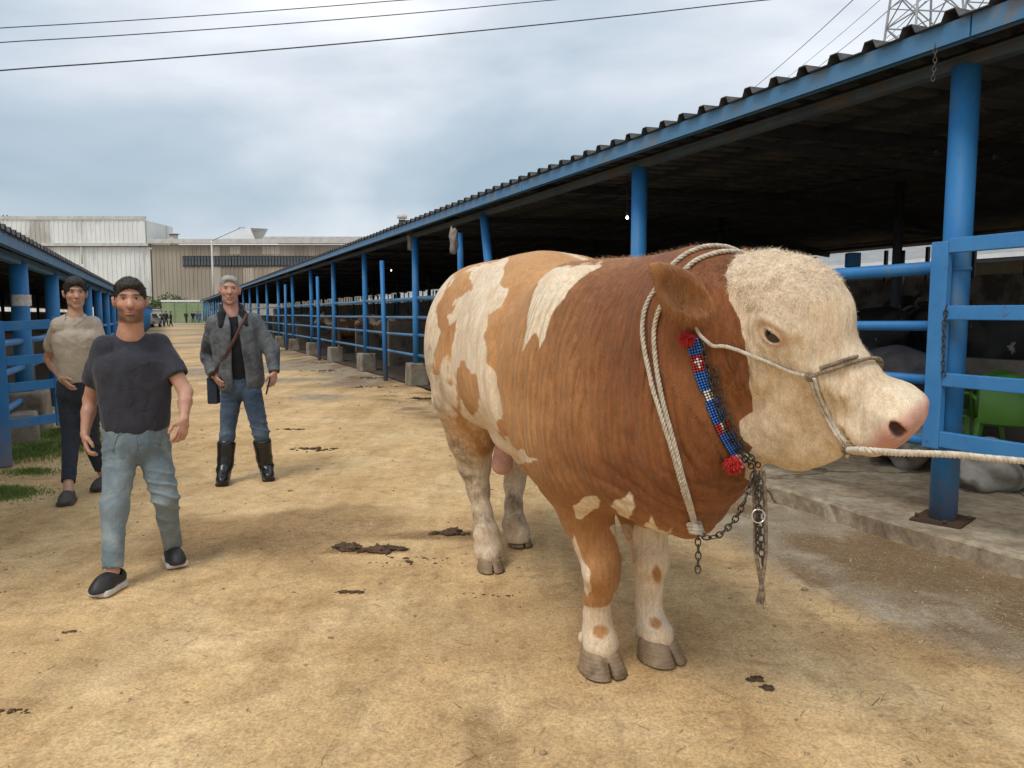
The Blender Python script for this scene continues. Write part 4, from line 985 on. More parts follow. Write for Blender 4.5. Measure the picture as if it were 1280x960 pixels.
def rope_mb(mb, pts, r, pitch=.05, mi=0, strands_=3, step=.006):
    P = [Vector(p) for p in pts]; Ls = [0]
    for a, b in zip(P, P[1:]): Ls.append(Ls[-1] + (b - a).length)
    T = Ls[-1]; n = max(int(T / step), 3); path = []
    j = 0
    for i in range(n + 1):
        x = T * i / n
        while j < len(P) - 2 and x > Ls[j + 1]: j += 1
        path.append(P[j].lerp(P[j + 1], (x - Ls[j]) / max(Ls[j + 1] - Ls[j], 1e-9)))
    fr = []; prev = None
    for i, p in enumerate(path):
        d = (path[min(i + 1, n)] - path[max(i - 1, 0)]).normalized()
        x = (d.cross(Vector((0, 0, 1))) if prev is None else prev - d * prev.dot(d))
        if x.length < 1e-3: x = d.cross(Vector((1, 0, 0)))
        x.normalize(); prev = x; fr.append((x, d.cross(x)))
    for s in range(strands_):
        q = [path[i] + (fr[i][0] * math.cos(2 * PI * (i * T / n / pitch + s / strands_)) + fr[i][1] * math.sin(2 * PI * (i * T / n / pitch + s / strands_))) * r * .52 for i in range(n + 1)]
        mb.tube(q, r * .58, 5, mi, cap=True)
    return mb
offv = Vector((.7, 0, 0))
def Bl(p): return Vector(bw(p))                                  # bull frame -> world
m_rope = mat('cotton_rope', (.62, .56, .46), (.42, .36, .28), .9, 60, bs=.5, bd=.002, bscale=300)
m_rope_d = mat('dirty_rope', (.30, .23, .16), (.15, .11, .07), .9, 50, bs=.5, bd=.002, bscale=300)
m_rope_l = mat('lead_rope', (.70, .63, .52), (.50, .43, .34), .9, 60, bs=.5, bd=.002, bscale=300)
# neck rope: two strands over the crest down to a knot in front of the brisket
nr = thing('neck_rope', 'pale rope laid in two strands over the bull\'s neck, knotted low on its chest', 'rope', tuple(bw((.3, 0, 0))))
def wpts(P, loc): return [Bl(p) - Vector(loc) for p in P]
A1, _ = hits([(864, 317), (855, 322), (844, 331), (833, 344), (825, 358), (815, 372), (809, 386), (806, 398), (805, 411), (806, 427), (808, 442), (812, 460), (816, 480), (821, 498), (827, 517), (832, 535), (838, 553), (846, 582), (855, 615), (863, 640), (867, 655)])
A2, _ = hits([(884, 322), (870, 328), (859, 337), (844, 352), (833, 374), (825, 390), (821, 404), (819, 420), (820, 442), (823, 467), (827, 490), (832, 512), (838, 534), (845, 560), (851, 585), (859, 614), (866, 640), (869, 655)])
def over(p0, k):                                                 # continue over the crest to the hidden side
    q = []; p = np.array(p0)
    for i in range(1, 9): q.append(p + np.array([-.004 * i, .07 * i, -.012 * i * i]))
    return list(reversed(snap(q, .008)))
T1 = spline(over(A1[0], 0) + A1, 3); T2 = spline(over(A2[0], 0) + A2, 3)
nl = bw((.3, 0, 0))
rope_mb(MB(), wpts(T1, nl), .0080, .045).build('rope_strand', m_rope, nr); rope_mb(MB(), wpts(T2, nl), .0080, .045).build('rope_strand', m_rope, nr)
kn = Bl(A1[-1]) - Vector(nl); mb = MB()
for k in range(3):
    c = kn + Vector((.004 * k, -.008, -.012 * k + .006)); mb.tube([c + Vector((math.cos(x) * .019, math.sin(x) * .016, .004 * math.sin(x * 2))) for x in np.linspace(0, 2 * PI, 13)], .010, 7)
mb.build('knot', m_rope, nr)
# halter
H1, _ = hits([(893, 432), (905, 432), (920, 436), (940, 444), (960, 452), (980, 460), (997, 466), (1013, 470)], .006)
H2, _ = hits([(1013, 470), (1030, 465), (1048, 459), (1064, 454), (1076, 451)], .007)
H3, _ = hits([(1013, 470), (1018, 485), (1024, 500), (1033, 518), (1042, 535), (1051, 548), (1060, 559)], .007)
ht = thing('rope_halter', 'thin rope halter round the bull\'s cream face, knotted on the cheek', 'halter', tuple(bw(hb((.3, 0, 0)))))
hl = bw(hb((.3, 0, 0)))
jun = np.array(H2[-1]); 
hd = lambda p: np.array(HMb.T @ (np.array(p) - HOb) / HS)
def wrap(P, n, step=.028, off_=.007):                            # carry a strap on round the solid, straight on
    P = [np.array(p) for p in P]; out = []
    for _ in range(n):
        t = P[-1] - P[-2]; t /= np.linalg.norm(t); q = np.array(snap([P[-1] + t * step], off_)[0]); P.append(q); out.append(Vector(q))
    return out
FARN = wrap([H2[-3], H2[-1]], 14)
q1 = hd(H3[-1]); under = snap([hb((q1[0] - .00, q1[1] + .05, q1[2] - .02)), hb((q1[0] - .01, q1[1] + .10, q1[2] - .02))], .007)
q2 = hd(H1[0]); back_ = hits([(884, 426), (874, 416), (868, 400)], .006)[0]
rope_mb(MB(), wpts(spline(list(reversed(back_)) + H1, 4), hl), .0062, .03, step=.005).build('cheek_strap', m_rope, ht)
mb = MB(); rope_mb(mb, wpts(spline(H2 + FARN, 4), hl), .0060, .03, step=.005)
sh_ = HMb @ np.array([-.016, 0, 0]); rope_mb(mb, wpts(spline([Vector(np.array(p) + sh_) for p in H2[1:5]], 4), hl), .0058, .03, step=.005); mb.build('nose_band', m_rope_d, ht)
mb = MB(); rope_mb(mb, wpts(spline(H3 + under, 4), hl), .0060, .03, step=.005); rope_mb(mb, wpts(spline([Vector(np.array(p) + HMb @ np.array([.011, 0, .006])) for p in H3], 4), hl), .0055, .03, step=.005); mb.build('chin_strap', m_rope, ht)
def knot(parent, p, r, m, name='knot', k=3):
    mb = MB()
    for j in range(k):
        a_ = j * 1.1; c = Vector(p); ux = Vector((math.cos(a_), -.2, math.sin(a_))).normalized(); uy = ux.cross(Vector((.1, 1, .1))).normalized()
        mb.tube([c + (ux * math.cos(x) + uy * math.sin(x)) * r for x in np.linspace(0, 2 * PI, 11)], r * .6, 6)
    mb.blob(p, (r, r, r), 1, .1, 1); mb.build(name, m, parent)
knot(ht, Bl(H2[0]) - Vector(hl), .010, m_rope_d); knot(ht, Bl(H3[-1]) - Vector(hl), .011, m_rope_d)
# lead rope running out of the picture to the right
ld0 = Bl(H3[-1]); pts = [ld0 + Vector((0, -.01, 0))]
for px, py, Y in ((1085, 563, 2.03), (1120, 566, 2.05), (1160, 567, 2.08), (1200, 569, 2.10), (1240, 573, 2.12), (1285, 577, 2.14), (1360, 583, 2.18), (1450, 588, 2.24)): pts.append(at(px, py, Y))
ld = rope_mb(MB(), [p - ld0 for p in spline(pts, 5)], .0098, .042).build('lead_rope', m_rope_l, None, loc=tuple(ld0))
tag(ld, 'twisted pale lead rope running from the halter under the bull\'s muzzle to the right edge', 'rope')
# ---- beaded collar
CPTS = [(866, 424), (869, 434), (872, 446), (875, 458), (878, 470), (882, 482), (886, 494), (891, 506), (895, 517), (900, 528), (905, 539), (911, 550), (917, 560), (924, 569), (931, 577)]
CB, CN = hits(CPTS, .007)
bc = thing('beaded_collar', 'blue and red beaded collar hanging down the bull\'s neck with red woollen tufts', 'collar', tuple(bw(CB[7])))
cl0 = Vector(bw(CB[7]))
m_bb = mat('blue_glass_bead', (.02, .11, .42), (.03, .16, .50), .2, 40, bs=0); m_rb = mat('red_glass_bead', (.48, .02, .02), (.38, .015, .02), .25, 40, bs=0)
m_wb = mat('white_glass_bead', (.80, .80, .76), (.66, .66, .62), .25, 40, bs=0); m_kb = mat('dark_webbing', (.012, .02, .04), (.02, .03, .05), .8, 40)
Wp = [Bl(p) for p in CB]; cs = spline(Wp, 4); Nw = [Vector(BM @ np.array(n)) for n in CN]
mb = MB(); per = {0: MB(), 1: MB(), 2: MB()}
nrow = len(cs); Ls = 0
rowp = []; d_ = 0; T = sum((b - a).length for a, b in zip(cs, cs[1:])); nR = int(T / .0088)
acc = [0]
for a_, b_ in zip(cs, cs[1:]): acc.append(acc[-1] + (b_ - a_).length)
oc = bmesh.new(); bmesh.ops.create_icosphere(oc, subdivisions=1, radius=1); ocv = [v.co.copy() for v in oc.verts]; ocf = [tuple(v.index for v in f.verts) for f in oc.faces]; oc.free()
Lp = []; Rp = []
for i in range(nR + 1):
    x = T * i / nR; j = min(max(k for k in range(len(acc)) if acc[k] <= x + 1e-9), len(cs) - 2)
    p = cs[j].lerp(cs[j + 1], (x - acc[j]) / max(acc[j + 1] - acc[j], 1e-9)); t = (cs[j + 1] - cs[j]).normalized(); n = Nw[min(int(j / 4), len(Nw) - 1)]; s = t.cross(n).normalized(); f = i / nR
    nc = 5 if not (.36 < f < .44) else 3
    hw = .0088 * (nc - 1) / 2
    Lp.append(p - s * (hw + .006) - n * .004 - cl0); Rp.append(p + s * (hw + .006) - n * .004 - cl0)
    for c in range(nc):
        w_ = (c - (nc - 1) / 2) * .0088; q = p + s * w_ - cl0 + n * .002
        if .10 < f < .22: kk = 1 if (abs(c - 2) + abs(f - .16) * 30) > 1.2 else 2
        elif .36 < f < .44 or f > .87: kk = 2
        elif .60 < f < .68: kk = 1 if c != 2 else 2
        else: kk = 0
        per[kk].add([q + v * .0046 for v in ocv], ocf, 0, True)
vs = Lp + Rp; fs = [(i, i + 1, nR + 2 + i, nR + 1 + i) for i in range(nR)]
mb.add(vs, fs); mb.build('webbing', m_kb, bc)
for kk, m_, nm_ in ((0, m_bb, 'blue_beads'), (1, m_rb, 'red_beads'), (2, m_wb, 'white_beads')): tag(per[kk].build(nm_, m_, bc), kind='stuff')
m_wool = mat('red_wool', (.50, .025, .02), (.36, .012, .014), .95, 60, bs=.4)
def tuft(parent, c, r, n, down, m, name='tuft', seed=0):
    rr = random.Random(seed); mb = MB()
    for k in range(n):
        d = Vector((rr.gauss(0, 1), rr.gauss(0, 1) - .3, rr.gauss(0, 1) - down)).normalized(); e = c + d * r * rr.uniform(.75, 1.15) + Vector((0, 0, -down * r * .3))
        mid = c + d * r * .5 + Vector((rr.gauss(0, .002), 0, .002)); mb.tube([c, mid, e], [.0012, .0022, .0012], 4, cap=False)
    mb.blob(c, (r * .55,) * 3, seed, .2, 1); mb.build(name, m, parent)
p = Bl(hits([(861, 421)], .015)[0][0]) - cl0; tuft(bc, p, .030, 110, .3, m_wool, seed=1)
p = Bl(hits([(912, 573)], .022)[0][0]) - cl0; tuft(bc, p, .034, 130, .9, m_wool, seed=2)
# dark neck chain beside the collar
NCp, _ = hits([(880, 428), (883, 445), (886, 462), (889, 480), (893, 498), (898, 515), (905, 532), (913, 548), (922, 562), (930, 573), (938, 581)], .013)
nc_ = thing('neck_chain', 'dark iron chain lying beside the beaded collar behind the bull\'s jaw', 'chain', tuple(Bl(NCp[5])))
chain(nc_, [Bl(p) - Bl(NCp[5]) for p in NCp], scale=.72)
chain(nc_, [Bl(p) + Vector((.018, -.012, .006)) - Bl(NCp[5]) for p in NCp[2:]], scale=.72)
# hanging chains in front of the chest
hc = Bl(NCp[-1]) + Vector((.02, -.03, -.01)); k0 = Bl(A1[-1])
hch = thing('hanging_chain', 'steel chain swagging from the bull\'s collar to the knot of the neck rope', 'chain', tuple(k0))
Yk = k0.y; Yh = hc.y
pts = [at(873, 666, Yk - .02), at(883, 672, Yk - .05), at(896, 671, Yk - .07), at(908, 662, Yk - .10), at(920, 648, Yk - .14), at(930, 628, Yk - .18), at(937, 608, (Yk + Yh) / 2 - .08), at(943, 590, Yh)]
chain(hch, [p - k0 for p in pts], scale=.78)
chain(hch, [p - k0 for p in (at(872, 665, Yk - .02), at(873, 690, Yk - .02), at(872, 716, Yk - .02))], scale=.78)
tl = thing('lead_tail', 'steel chain and rope loop with a ring and frayed tassel hanging below the bull\'s jaw', 'lead', tuple(hc))
chain(tl, [p - hc for p in (at(943, 586, Yh), at(947, 610, Yh), at(949, 640, Yh), at(951, 672, Yh), at(953, 705, Yh))], scale=.78)
chain(tl, [p - hc for p in (at(949, 590, Yh - .02), at(951, 612, Yh - .02), at(946, 650, Yh - .02), at(947, 690, Yh - .01))], scale=.72)
rope_mb(MB(), [p - hc for p in spline([at(944, 588, Yh + .02), at(943, 620, Yh + .02), at(944, 650, Yh + .02), at(944, 685, Yh), at(949, 715, Yh), at(952, 733, Yh)], 5)], .0070, .03).build('rope_loop', m_rope_d, tl)
rope_mb(MB(), [p - hc for p in spline([at(954, 588, Yh), at(956, 620, Yh), at(957, 655, Yh), at(957, 690, Yh), at(954, 716, Yh), at(952, 733, Yh)], 5)], .0070, .03).build('rope_loop', m_rope_d, tl)
c = at(948, 645, Yh - .035) - hc; m_ring = mat('shiny_ring', (.72, .70, .66), (.6, .58, .54), .25, 30, metal=1, bs=0)
MB().tube([c + Vector((math.cos(x) * .021, math.sin(x) * .004, math.sin(x) * .021)) for x in np.linspace(0, 2 * PI, 25)], .0026, 8, cap=False).build('ring', m_ring, tl)
mb = MB(); c = at(952, 734, Yh) - hc
for k in range(46):
    a_ = random.uniform(0, 2 * PI); q = Vector((math.cos(a_), math.sin(a_), 0)); mb.tube([c + q * .005, c + q * random.uniform(.006, .013) + Vector((0, 0, -.028)), c + q * random.uniform(.004, .018) + Vector((0, 0, -random.uniform(.045, .062)))], [.0016, .0016, .001], 4, cap=False)
mb.tube([c + Vector((0, 0, .008)), c + Vector((0, 0, -.010))], .0095, 8); mb.build('tassel', m_rope_d, tl)
# ================================================================ PEOPLE
def fabric(name, c1, c2=None, scale=9, rough=.85, c3=None, lo3=.5, hi3=.7, s3=5, weave=260, bs=.35, sheen=.1):
    m, nt, b = new_mat(name); v = obj_vec(nt); c2 = c2 or tuple(x * .7 for x in c1)
    n = noise_node(nt, scale, 5, .65, .2, v); out = ramp(nt, [(.35, c1), (.65, c2)], n.outputs[0]).outputs[0]
    if c3:
        n3 = noise_node(nt, s3, 6, .6, .5, v); out = mixc(nt, ramp(nt, [(lo3, (0, 0, 0)), (hi3, (1, 1, 1))], n3.outputs[0]).outputs[0], out, c3)
    wn = noise_node(nt, weave, 3, .6, 0, v); out = mixc(nt, 1, out, ramp(nt, [(.3, (.78,) * 3), (.7, (1.18,) * 3)], wn.outputs[0]).outputs[0], 'MULTIPLY')
    nt.links.new(out, b.inputs['Base Color']); b.inputs['Roughness'].default_value = rough; b.inputs['Specular IOR Level'].default_value = .25; b.inputs['Sheen Weight'].default_value = sheen
    fo = noise_node(nt, 13, 3, .5, .9, obj_vec(nt, (1, 1, .8))); hsum = math_n(nt, 'ADD', math_n(nt, 'MULTIPLY', fo.outputs[0], 2.2), math_n(nt, 'MULTIPLY', wn.outputs[0], .25))
    bump(nt, b, hsum, bs, .012); return m
def skin_mat(name, c, hairc=(.02, .012, .008)):
    m, nt, b = new_mat(name); v = obj_vec(nt)
    n = noise_node(nt, 25, 5, .6, 0, v); col = ramp(nt, [(.3, tuple(x * .82 for x in c)), (.7, tuple(min(x * 1.12, 1) for x in c))], n.outputs[0]).outputs[0]
    col = mixc(nt, math_n(nt, 'MULTIPLY', attr(nt, 'flush').outputs['Fac'], .22), col, (.55, .16, .11))
    sn = noise_node(nt, 240, 3, .7, 0, v); sf = math_n(nt, 'MULTIPLY', attr(nt, 'stubble').outputs['Fac'], math_n(nt, 'MULTIPLY_ADD', sn.outputs[0], .8, .35), None, True)
    col = mixc(nt, sf, col, hairc); col = mixc(nt, math_n(nt, 'MULTIPLY', attr(nt, 'lips').outputs['Fac'], .75), col, (.34, .13, .10))
    col = mixc(nt, math_n(nt, 'MULTIPLY', attr(nt, 'brow').outputs['Fac'], .9), col, hairc)
    nt.links.new(col, b.inputs['Base Color']); b.inputs['Roughness'].default_value = .5; b.inputs['Subsurface Weight'].default_value = .08; b.inputs['Subsurface Radius'].default_value = (.01, .004, .002); b.inputs['Subsurface Scale'].default_value = .5
    bump(nt, b, noise_node(nt, 90, 4, .6, 0, v).outputs[0], .15, .002); return m
m_eyew, _nt, _b = new_mat('eye_white'); _b.inputs['Base Color'].default_value = (.36, .31, .28, 1); _b.inputs['Roughness'].default_value = .2
m_iris, _nt, _b = new_mat('dark_iris'); _b.inputs['Base Color'].default_value = (.015, .009, .006, 1); _b.inputs['Roughness'].default_value = .1
def V3(*a): return np.array(a, float)
def unit(v): v = np.array(v, float); return v / np.linalg.norm(v)
def hand_parts(wr, kn, palm_n, thumb, curl=.5, sc=1.0, spread=.05):
    """palm and five bent fingers; kn = knuckle point, palm_n = way the palm faces, thumb = side of the thumb"""
    d = unit(kn - wr); n = unit(palm_n - d * (palm_n @ d)); s = unit(np.cross(d, n)); s = s if s @ thumb > 0 else -s
    P = [(s_eseg(tuple(wr), tuple(wr + d * .035 * sc), .022 * sc, .027 * sc, .017 * sc, .036 * sc, tuple(s)), .012), (s_eseg(tuple(wr + d * .03 * sc), tuple(wr + d * .085 * sc), .015 * sc, .037 * sc, .012 * sc, .040 * sc, tuple(s)), .01)]
    for i, (o, ln) in enumerate(((.030, .070), (.010, .078), (-.011, .073), (-.030, .057))):
        b0 = wr + d * (.088 - .004 * abs(i - 1)) * sc + s * o * sc; a1 = curl * (.55 + .12 * i); a2 = a1 + curl * (.9 + .1 * i); a3 = a2 + curl * .6
        dd = unit(d + s * (1.3 - i) * spread); 
        b1 = b0 + (dd * math.cos(a1) + n * math.sin(a1)) * ln * .48 * sc; b2 = b1 + (dd * math.cos(a2) + n * math.sin(a2)) * ln * .30 * sc; b3 = b2 + (dd * math.cos(a3) + n * math.sin(a3)) * ln * .22 * sc
        P += [(s_cap(b0 - d * .012, b1, .0098 * sc, .0088 * sc), .004), (s_cap(b1, b2, .0088 * sc, .0080 * sc), .003), (s_cap(b2, b3, .0080 * sc, .0068 * sc), .003)]
    t0 = wr + d * .025 * sc + s * .026 * sc; t1 = t0 + (d * .55 + s * .62 + n * .35) * .045 * sc; t2 = t1 + (d * .85 + s * .12 + n * .4) * .032 * sc; t3 = t2 + (d * .9 - s * .05 + n * .3) * .022 * sc
    P += [(s_cap(t0, t1, .016 * sc, .0125 * sc), .01), (s_cap(t1, t2, .0118 * sc, .0105 * sc), .004), (s_cap(t2, t3, .0105 * sc, .008 * sc), .004)]
    return P
def person(label, J, base, group=None, h=.0065, look=(0, -1, 0), skin=None, hair=None, hairc=None, hline=0.0, neckr=.050, shirt=None, trousers=None, shoes=None, hs=1.0, beard=0.0, jacket=None, boots=False, sleeve='short', hems=0.0, lod=0, hairlen=.012, chest=(.185, .115), build=1.0, hand=(('R', V3(0, .3, 0)), ('L', V3(0, .3, 0))), pocket=(), hairpart=None, tuck=.0, smile=0):
    base = V3(*base); o = thing('person', label, 'person', tuple(base), 0, group)
    j = {k: np.array(v, float) - base for k, v in J.items()}
    F = unit(look); U = unit(V3(0, 0, 1) - F * F[2] + V3(*J.get('tilt', (0, 0, 0)))) if False else unit(V3(0, 0, 1) - F * F[2]); Rr = np.cross(F, U)
    HM = np.stack([Rr, F, U], 1); hc = j['head']
    Hh = lambda f: xf(f, HM, hc)
    S = hs
    hd = [(s_ell((0, -.018 * S, .035 * S), (.076 * S, .096 * S, .088 * S)), .02), (s_ell((0, .012 * S, -.008 * S), (.066 * S, .075 * S, .090 * S)), .02), (s_ell((0, .030 * S, -.072 * S), (.041 * S, .046 * S, .040 * S)), .02),
          (s_ell((0, .063 * S, -.095 * S), (.022 * S, .018 * S, .016 * S)), .015), (s_eseg((0, .070 * S, .030 * S), (0, .098 * S, -.018 * S), .009 * S, .010 * S, .016 * S, .013 * S, (0, 1, 0)), .010),
          (s_ell((0, .076 * S, .040 * S), (.050 * S, .012 * S, .010 * S)), .012), (s_ell((0, .083 * S, -.050 * S), (.026 * S, .010 * S, .0075 * S)), .006), (s_ell((0, .080 * S, -.063 * S), (.022 * S, .011 * S, .008 * S)), .006), (s_ell((0, .093 * S, -.0560 * S), (.028 * S, .008 * S, .0022 * S)), .004, '-')]
    for sg in (-1, 1):
        hd += [(s_ell((sg * .031 * S, .094 * S, .020 * S), (.018 * S, .018 * S, .010 * S)), .010, '-'), (s_ell((sg * .043 * S, .055 * S, -.014 * S), (.014 * S, .018 * S, .012 * S)), .02),
               (s_ell((sg * .044 * S, .010 * S, -.065 * S), (.012 * S, .032 * S, .020 * S)), .018), (s_ell((sg * .013 * S, .090 * S, -.020 * S), (.008 * S, .008 * S, .007 * S)), .005),
               (s_ell((sg * .080 * S, -.008 * S, .0), (.010 * S, .020 * S, .032 * S), rotm(0, sg * .2, sg * -.25)), .006), (s_ell((sg * .091 * S, .002 * S, .002 * S), (.006 * S, .010 * S, .018 * S)), .004, '-')]
    fhd = model(hd)
    body = [(Hh(fhd), .02), (s_eseg(tuple(hc - U * .075 * S - F * .02), tuple(j['neck'] - V3(0, 0, .02)), neckr * S, (neckr + .002) * S, neckr + .006, neckr + .008, tuple(F)), .02)]
    ch = (j['shL'] + j['shR']) / 2; side = unit(j['shL'] - j['shR']); fr = unit(np.cross(V3(0, 0, 1), side)); fr = -fr if fr @ V3(0, -1, 0) < 0 else fr
    cw, cd = chest; pel = j['pelvis']
    body += [(s_eseg(tuple(ch - V3(0, 0, .12)), tuple(pel), cd * .92, cw * .90, .10, .145 * build, tuple(side), 2.3), .05), (s_cap(j['shR'] + side * .03, j['shL'] - side * .03, .052, .052), .03), (s_cap(j['neck'] - V3(0, 0, .03), (j['shR'] + j['shL']) / 2, .052, .06), .04)]
    for s_ in 'LR':
        body += [(s_cap(j['sh' + s_], j['el' + s_], .050 * build, .037 * build), .02), (s_cap(j['el' + s_], j['el' + s_] * .62 + j['wr' + s_] * .38, .036 * build, .035 * build), .015), (s_cap(j['el' + s_] * .62 + j['wr' + s_] * .38, j['wr' + s_], .035 * build, .022), .015)]
        body += [(s_cap(j['hip' + s_], j['kn' + s_], .075, .050), .03), (s_cap(j['kn' + s_], j['an' + s_], .052, .033), .03), (s_cap(j['an' + s_] - V3(0, 0, .02), j['an' + s_] * .5 + j['to' + s_] * .5, .028, .018), .02)]
        if lod: body += [(s_cap(j['wr' + s_], j['ha' + s_], .028, .03), .01)]
        else:
            thumb = V3(0, -1, 0) if s_ not in pocket else V3(0, -1, 0); pn = V3(side[0] * (-1 if s_ == 'L' else 1), .15, 0)
            body += hand_parts(j['wr' + s_], j['ha' + s_], pn + V3(0, .35, 0), thumb, .62 if s_ not in pocket else .3, .93)
    lo = np.min(list(j.values()), 0) - V3(.22, .22, .12); hi = np.max([v for v in j.values()], 0) + V3(.22, .22, .20)
    fb = model(body); hb_ = h * (1 if not lod else 1)
    v, q, n = sculpt(fb, lo, hi, hb_)
    hv_ = ((v - hc.astype(F4)) @ HM.astype(F4)) / S; X, Yy, Z = hv_[:, 0], hv_[:, 1], hv_[:, 2]; ish = (np.abs(X) < .1) & (Z > -.13) & (Z < .16) & (np.abs(Yy) < .14)
    lips = np.exp(-((X / .024) ** 4 + ((Z + .056) / (.0095 - .002 * smile)) ** 4)) * (Yy > .06) * ish
    brow = np.exp(-(((np.abs(X) - .032) / .020) ** 4 + ((Z - .0385 - .05 * (.03 - np.abs(np.abs(X) - .03))) / .0058) ** 4)) * (Yy > .05) * ish
    lash = np.exp(-(((np.abs(X) - .031) / .015) ** 4 + ((Z - .0245) / .0035) ** 4)) * (Yy > .05) * ish
    stub = ish * sstep(-.125, -.095, Z) * sstep(-.028, -.050, Z - .35 * np.clip(np.abs(X) - .03, 0, 1)) * (Yy > -.02) * (Z > -.112) * (1 - np.exp(-((X / .03) ** 4 + ((Z + .056) / .008) ** 4))) * beard
    stub = np.maximum(stub, ish * beard * .9 * np.exp(-((X / .026) ** 4 + ((Z + .040) / .006) ** 4)) * (Yy > .05))
    flush = ish * np.maximum(np.exp(-((np.abs(X) - .045) / .018) ** 2 - ((Z + .018) / .022) ** 2), np.exp(-(X / .016) ** 2 - ((Z + .01) / .02) ** 2)) * (Yy > .02)
    v = v + n * (.0012 * fbm(v, 30, 2, 5))[:, None].astype(F4)
    bo = link('body', np_mesh('body', v, q, [skin], dict(lips=lips, brow=np.maximum(brow, lash * .8), stubble=stub, flush=flush)), None, o)
    if not lod:
        for sg in (-1, 1):
            c = hc + HM @ V3(sg * .031, .0715, .0195) * S; MB().blob((0, 0, 0), (.0125 * S, .0095 * S, .0052 * S), 0, 0, 2).build('eye', m_eyew, o, loc=tuple(c))
            c = hc + HM @ V3(sg * .031, .0775, .0195) * S; MB().blob((0, 0, 0), (.0060 * S, .0050 * S, .0050 * S), 0, 0, 2).build('iris', m_iris, o, loc=tuple(c))
    # hair: a cap over the skull cut by the hairline
    if hair is not None:
        L_ = hairlen
        cap = [(s_ell((0, -.020 * S, .040 * S), ((.076 + L_ * .28) * S, (.098 + L_ * .5) * S, (.088 + L_) * S)), .02), (s_ell((0, .02 * S, (.080 + L_ * .5) * S), (.058 * S, .07 * S, .034 * S)), .03)]
        cut1 = s_eseg((-.004 * S, .120 * S, (-.012 + hline) * S), (.004 * S, .120 * S, (-.012 + hline) * S), .070 * S, .094 * S, .070 * S, .094 * S, (0, 0, 1), 2.8); cut2 = s_ell((0, -.02 * S, -.135 * S), (.12 * S, .17 * S, .105 * S)); 
        fc = model(cap); fe = Hh(lambda P: -smin(-(-smin(-fc(P), cut1(P), .008)), cut2(P), .01)); 
        v, q, n = sculpt(fe, hc - .16, hc + A(.16, .16, .2), h * .8)
        v = v + n * (.0050 * fbm(v * A(1, 1, .5), 75, 2, 5) + .005 * fbm(v, 28, 2, 3))[:, None].astype(F4); link('hair', np_mesh('hair', v, q, [hair]), None, o)
        if not lod:
            rg = np.random.default_rng(3); i_ = rg.integers(0, len(v), 3200); b_ = v[i_]; nn = n[i_]; fl = np.array([0, 0, -.5]) + F * .5 + rg.normal(0, .45, (3200, 3)); l_ = (.008 + hairlen * .5) * rg.uniform(.5, 1.2, (3200, 1)); d_ = nn * .28 + fl; d_ /= np.linalg.norm(d_, axis=1, keepdims=True); w_ = np.cross(d_, nn); w_ /= np.linalg.norm(w_, axis=1, keepdims=True) + 1e-6
            P3 = np.stack([b_ - w_ * .0011, b_ + w_ * .0011, b_ + d_ * l_], 1); tag(link('hair_strands', np_mesh('hair_strands', P3.reshape(-1, 3), np.arange(9600).reshape(-1, 3), [hair], smooth=False), None, o), kind='stuff')
    # trousers
    fold = lambda v, k=1.0, sd=0: k * (.0085 * (1 - np.abs(np.sin(v[:, 2] * 30 + 9 * fbm(v, 4, 2, sd) + 3 * v[:, 0]))) ** 2 * sstep(-.1, .4, fbm(v, 5, 2, sd + 3)) + .006 * fbm(v, 9, 3, sd + 7))
    if trousers is not None:
        t = [(s_eseg(tuple(pel + V3(0, 0, .09 + tuck)), tuple(pel - V3(0, 0, .05)), cd * .90, cw * .84 * build, .115 * build, .165 * build, tuple(side), 2.3), .04)]
        for s_ in 'LR':
            hp, k_, a_ = j['hip' + s_], j['kn' + s_], j['an' + s_]; e = a_ + unit(k_ - a_) * hems
            t += [(s_cap(hp - V3(0, 0, .02), k_, .088 * build, .062), .03), (s_cap(k_, e, .062, .050), .03) if not boots else (s_cap(k_, k_ * .75 + a_ * .25, .064, .058), .03), (s_cap(k_, e, .040, .035), .01)]
            if not boots: t += [(s_cap(e - unit(k_ - a_) * .10, e - unit(k_ - a_) * .012, .05, .050), .006, '-')]
        ft = model(t); v, q, n = sculpt(ft, lo, hi, h)
        kk = np.minimum(np.linalg.norm(v - j['knL'].astype(F4), axis=1), np.linalg.norm(v - j['knR'].astype(F4), axis=1)); aa = np.minimum(np.linalg.norm(v - j['anL'].astype(F4), axis=1), np.linalg.norm(v - j['anR'].astype(F4), axis=1))
        amp = .6 + 1.3 * np.exp(-(kk / .12) ** 2) + 1.1 * np.exp(-(aa / .13) ** 2)
        v = v + n * (fold(v, 1, 2) * amp)[:, None].astype(F4)
        worn = np.exp(-(kk / .16) ** 2) + .4 * np.exp(-(aa / .3) ** 2)
        tr_o = link('trousers', np_mesh('trousers', v, q, [trousers], dict(worn=np.clip(worn, 0, 1))), None, o)
        if not lod:                                             # seams, fly and front pockets lie on the cloth
            fw_ = V3(*F); fw_[2] = 0; fw_ = unit(fw_); mbp = MB()
            def lay(pts, off_=.0005):
                Pn = np.array(pts, F4)
                for _k in range(6):
                    G, d = grad(ft, Pn, .01); G /= np.linalg.norm(G, axis=1, keepdims=True) + 1e-6; Pn = Pn - G * (d - off_)[:, None] * .8
                return [Vector(p_) for p_ in Pn]
            c_ = pel + fw_ * .14
            mbp.tube(lay([c_ + V3(0, 0, z_) for z_ in np.linspace(.02, -.09, 7)]), .0032, 5)
            for sg in (-1, 1): mbp.tube(lay([c_ + side * sg * (.075 + .06 * t_ ** .6) + V3(0, 0, .02 - .10 * t_ ** 1.6) for t_ in np.linspace(0, 1, 7)]), .0034, 5)
            mbp.build('seams', trousers, tr_o)
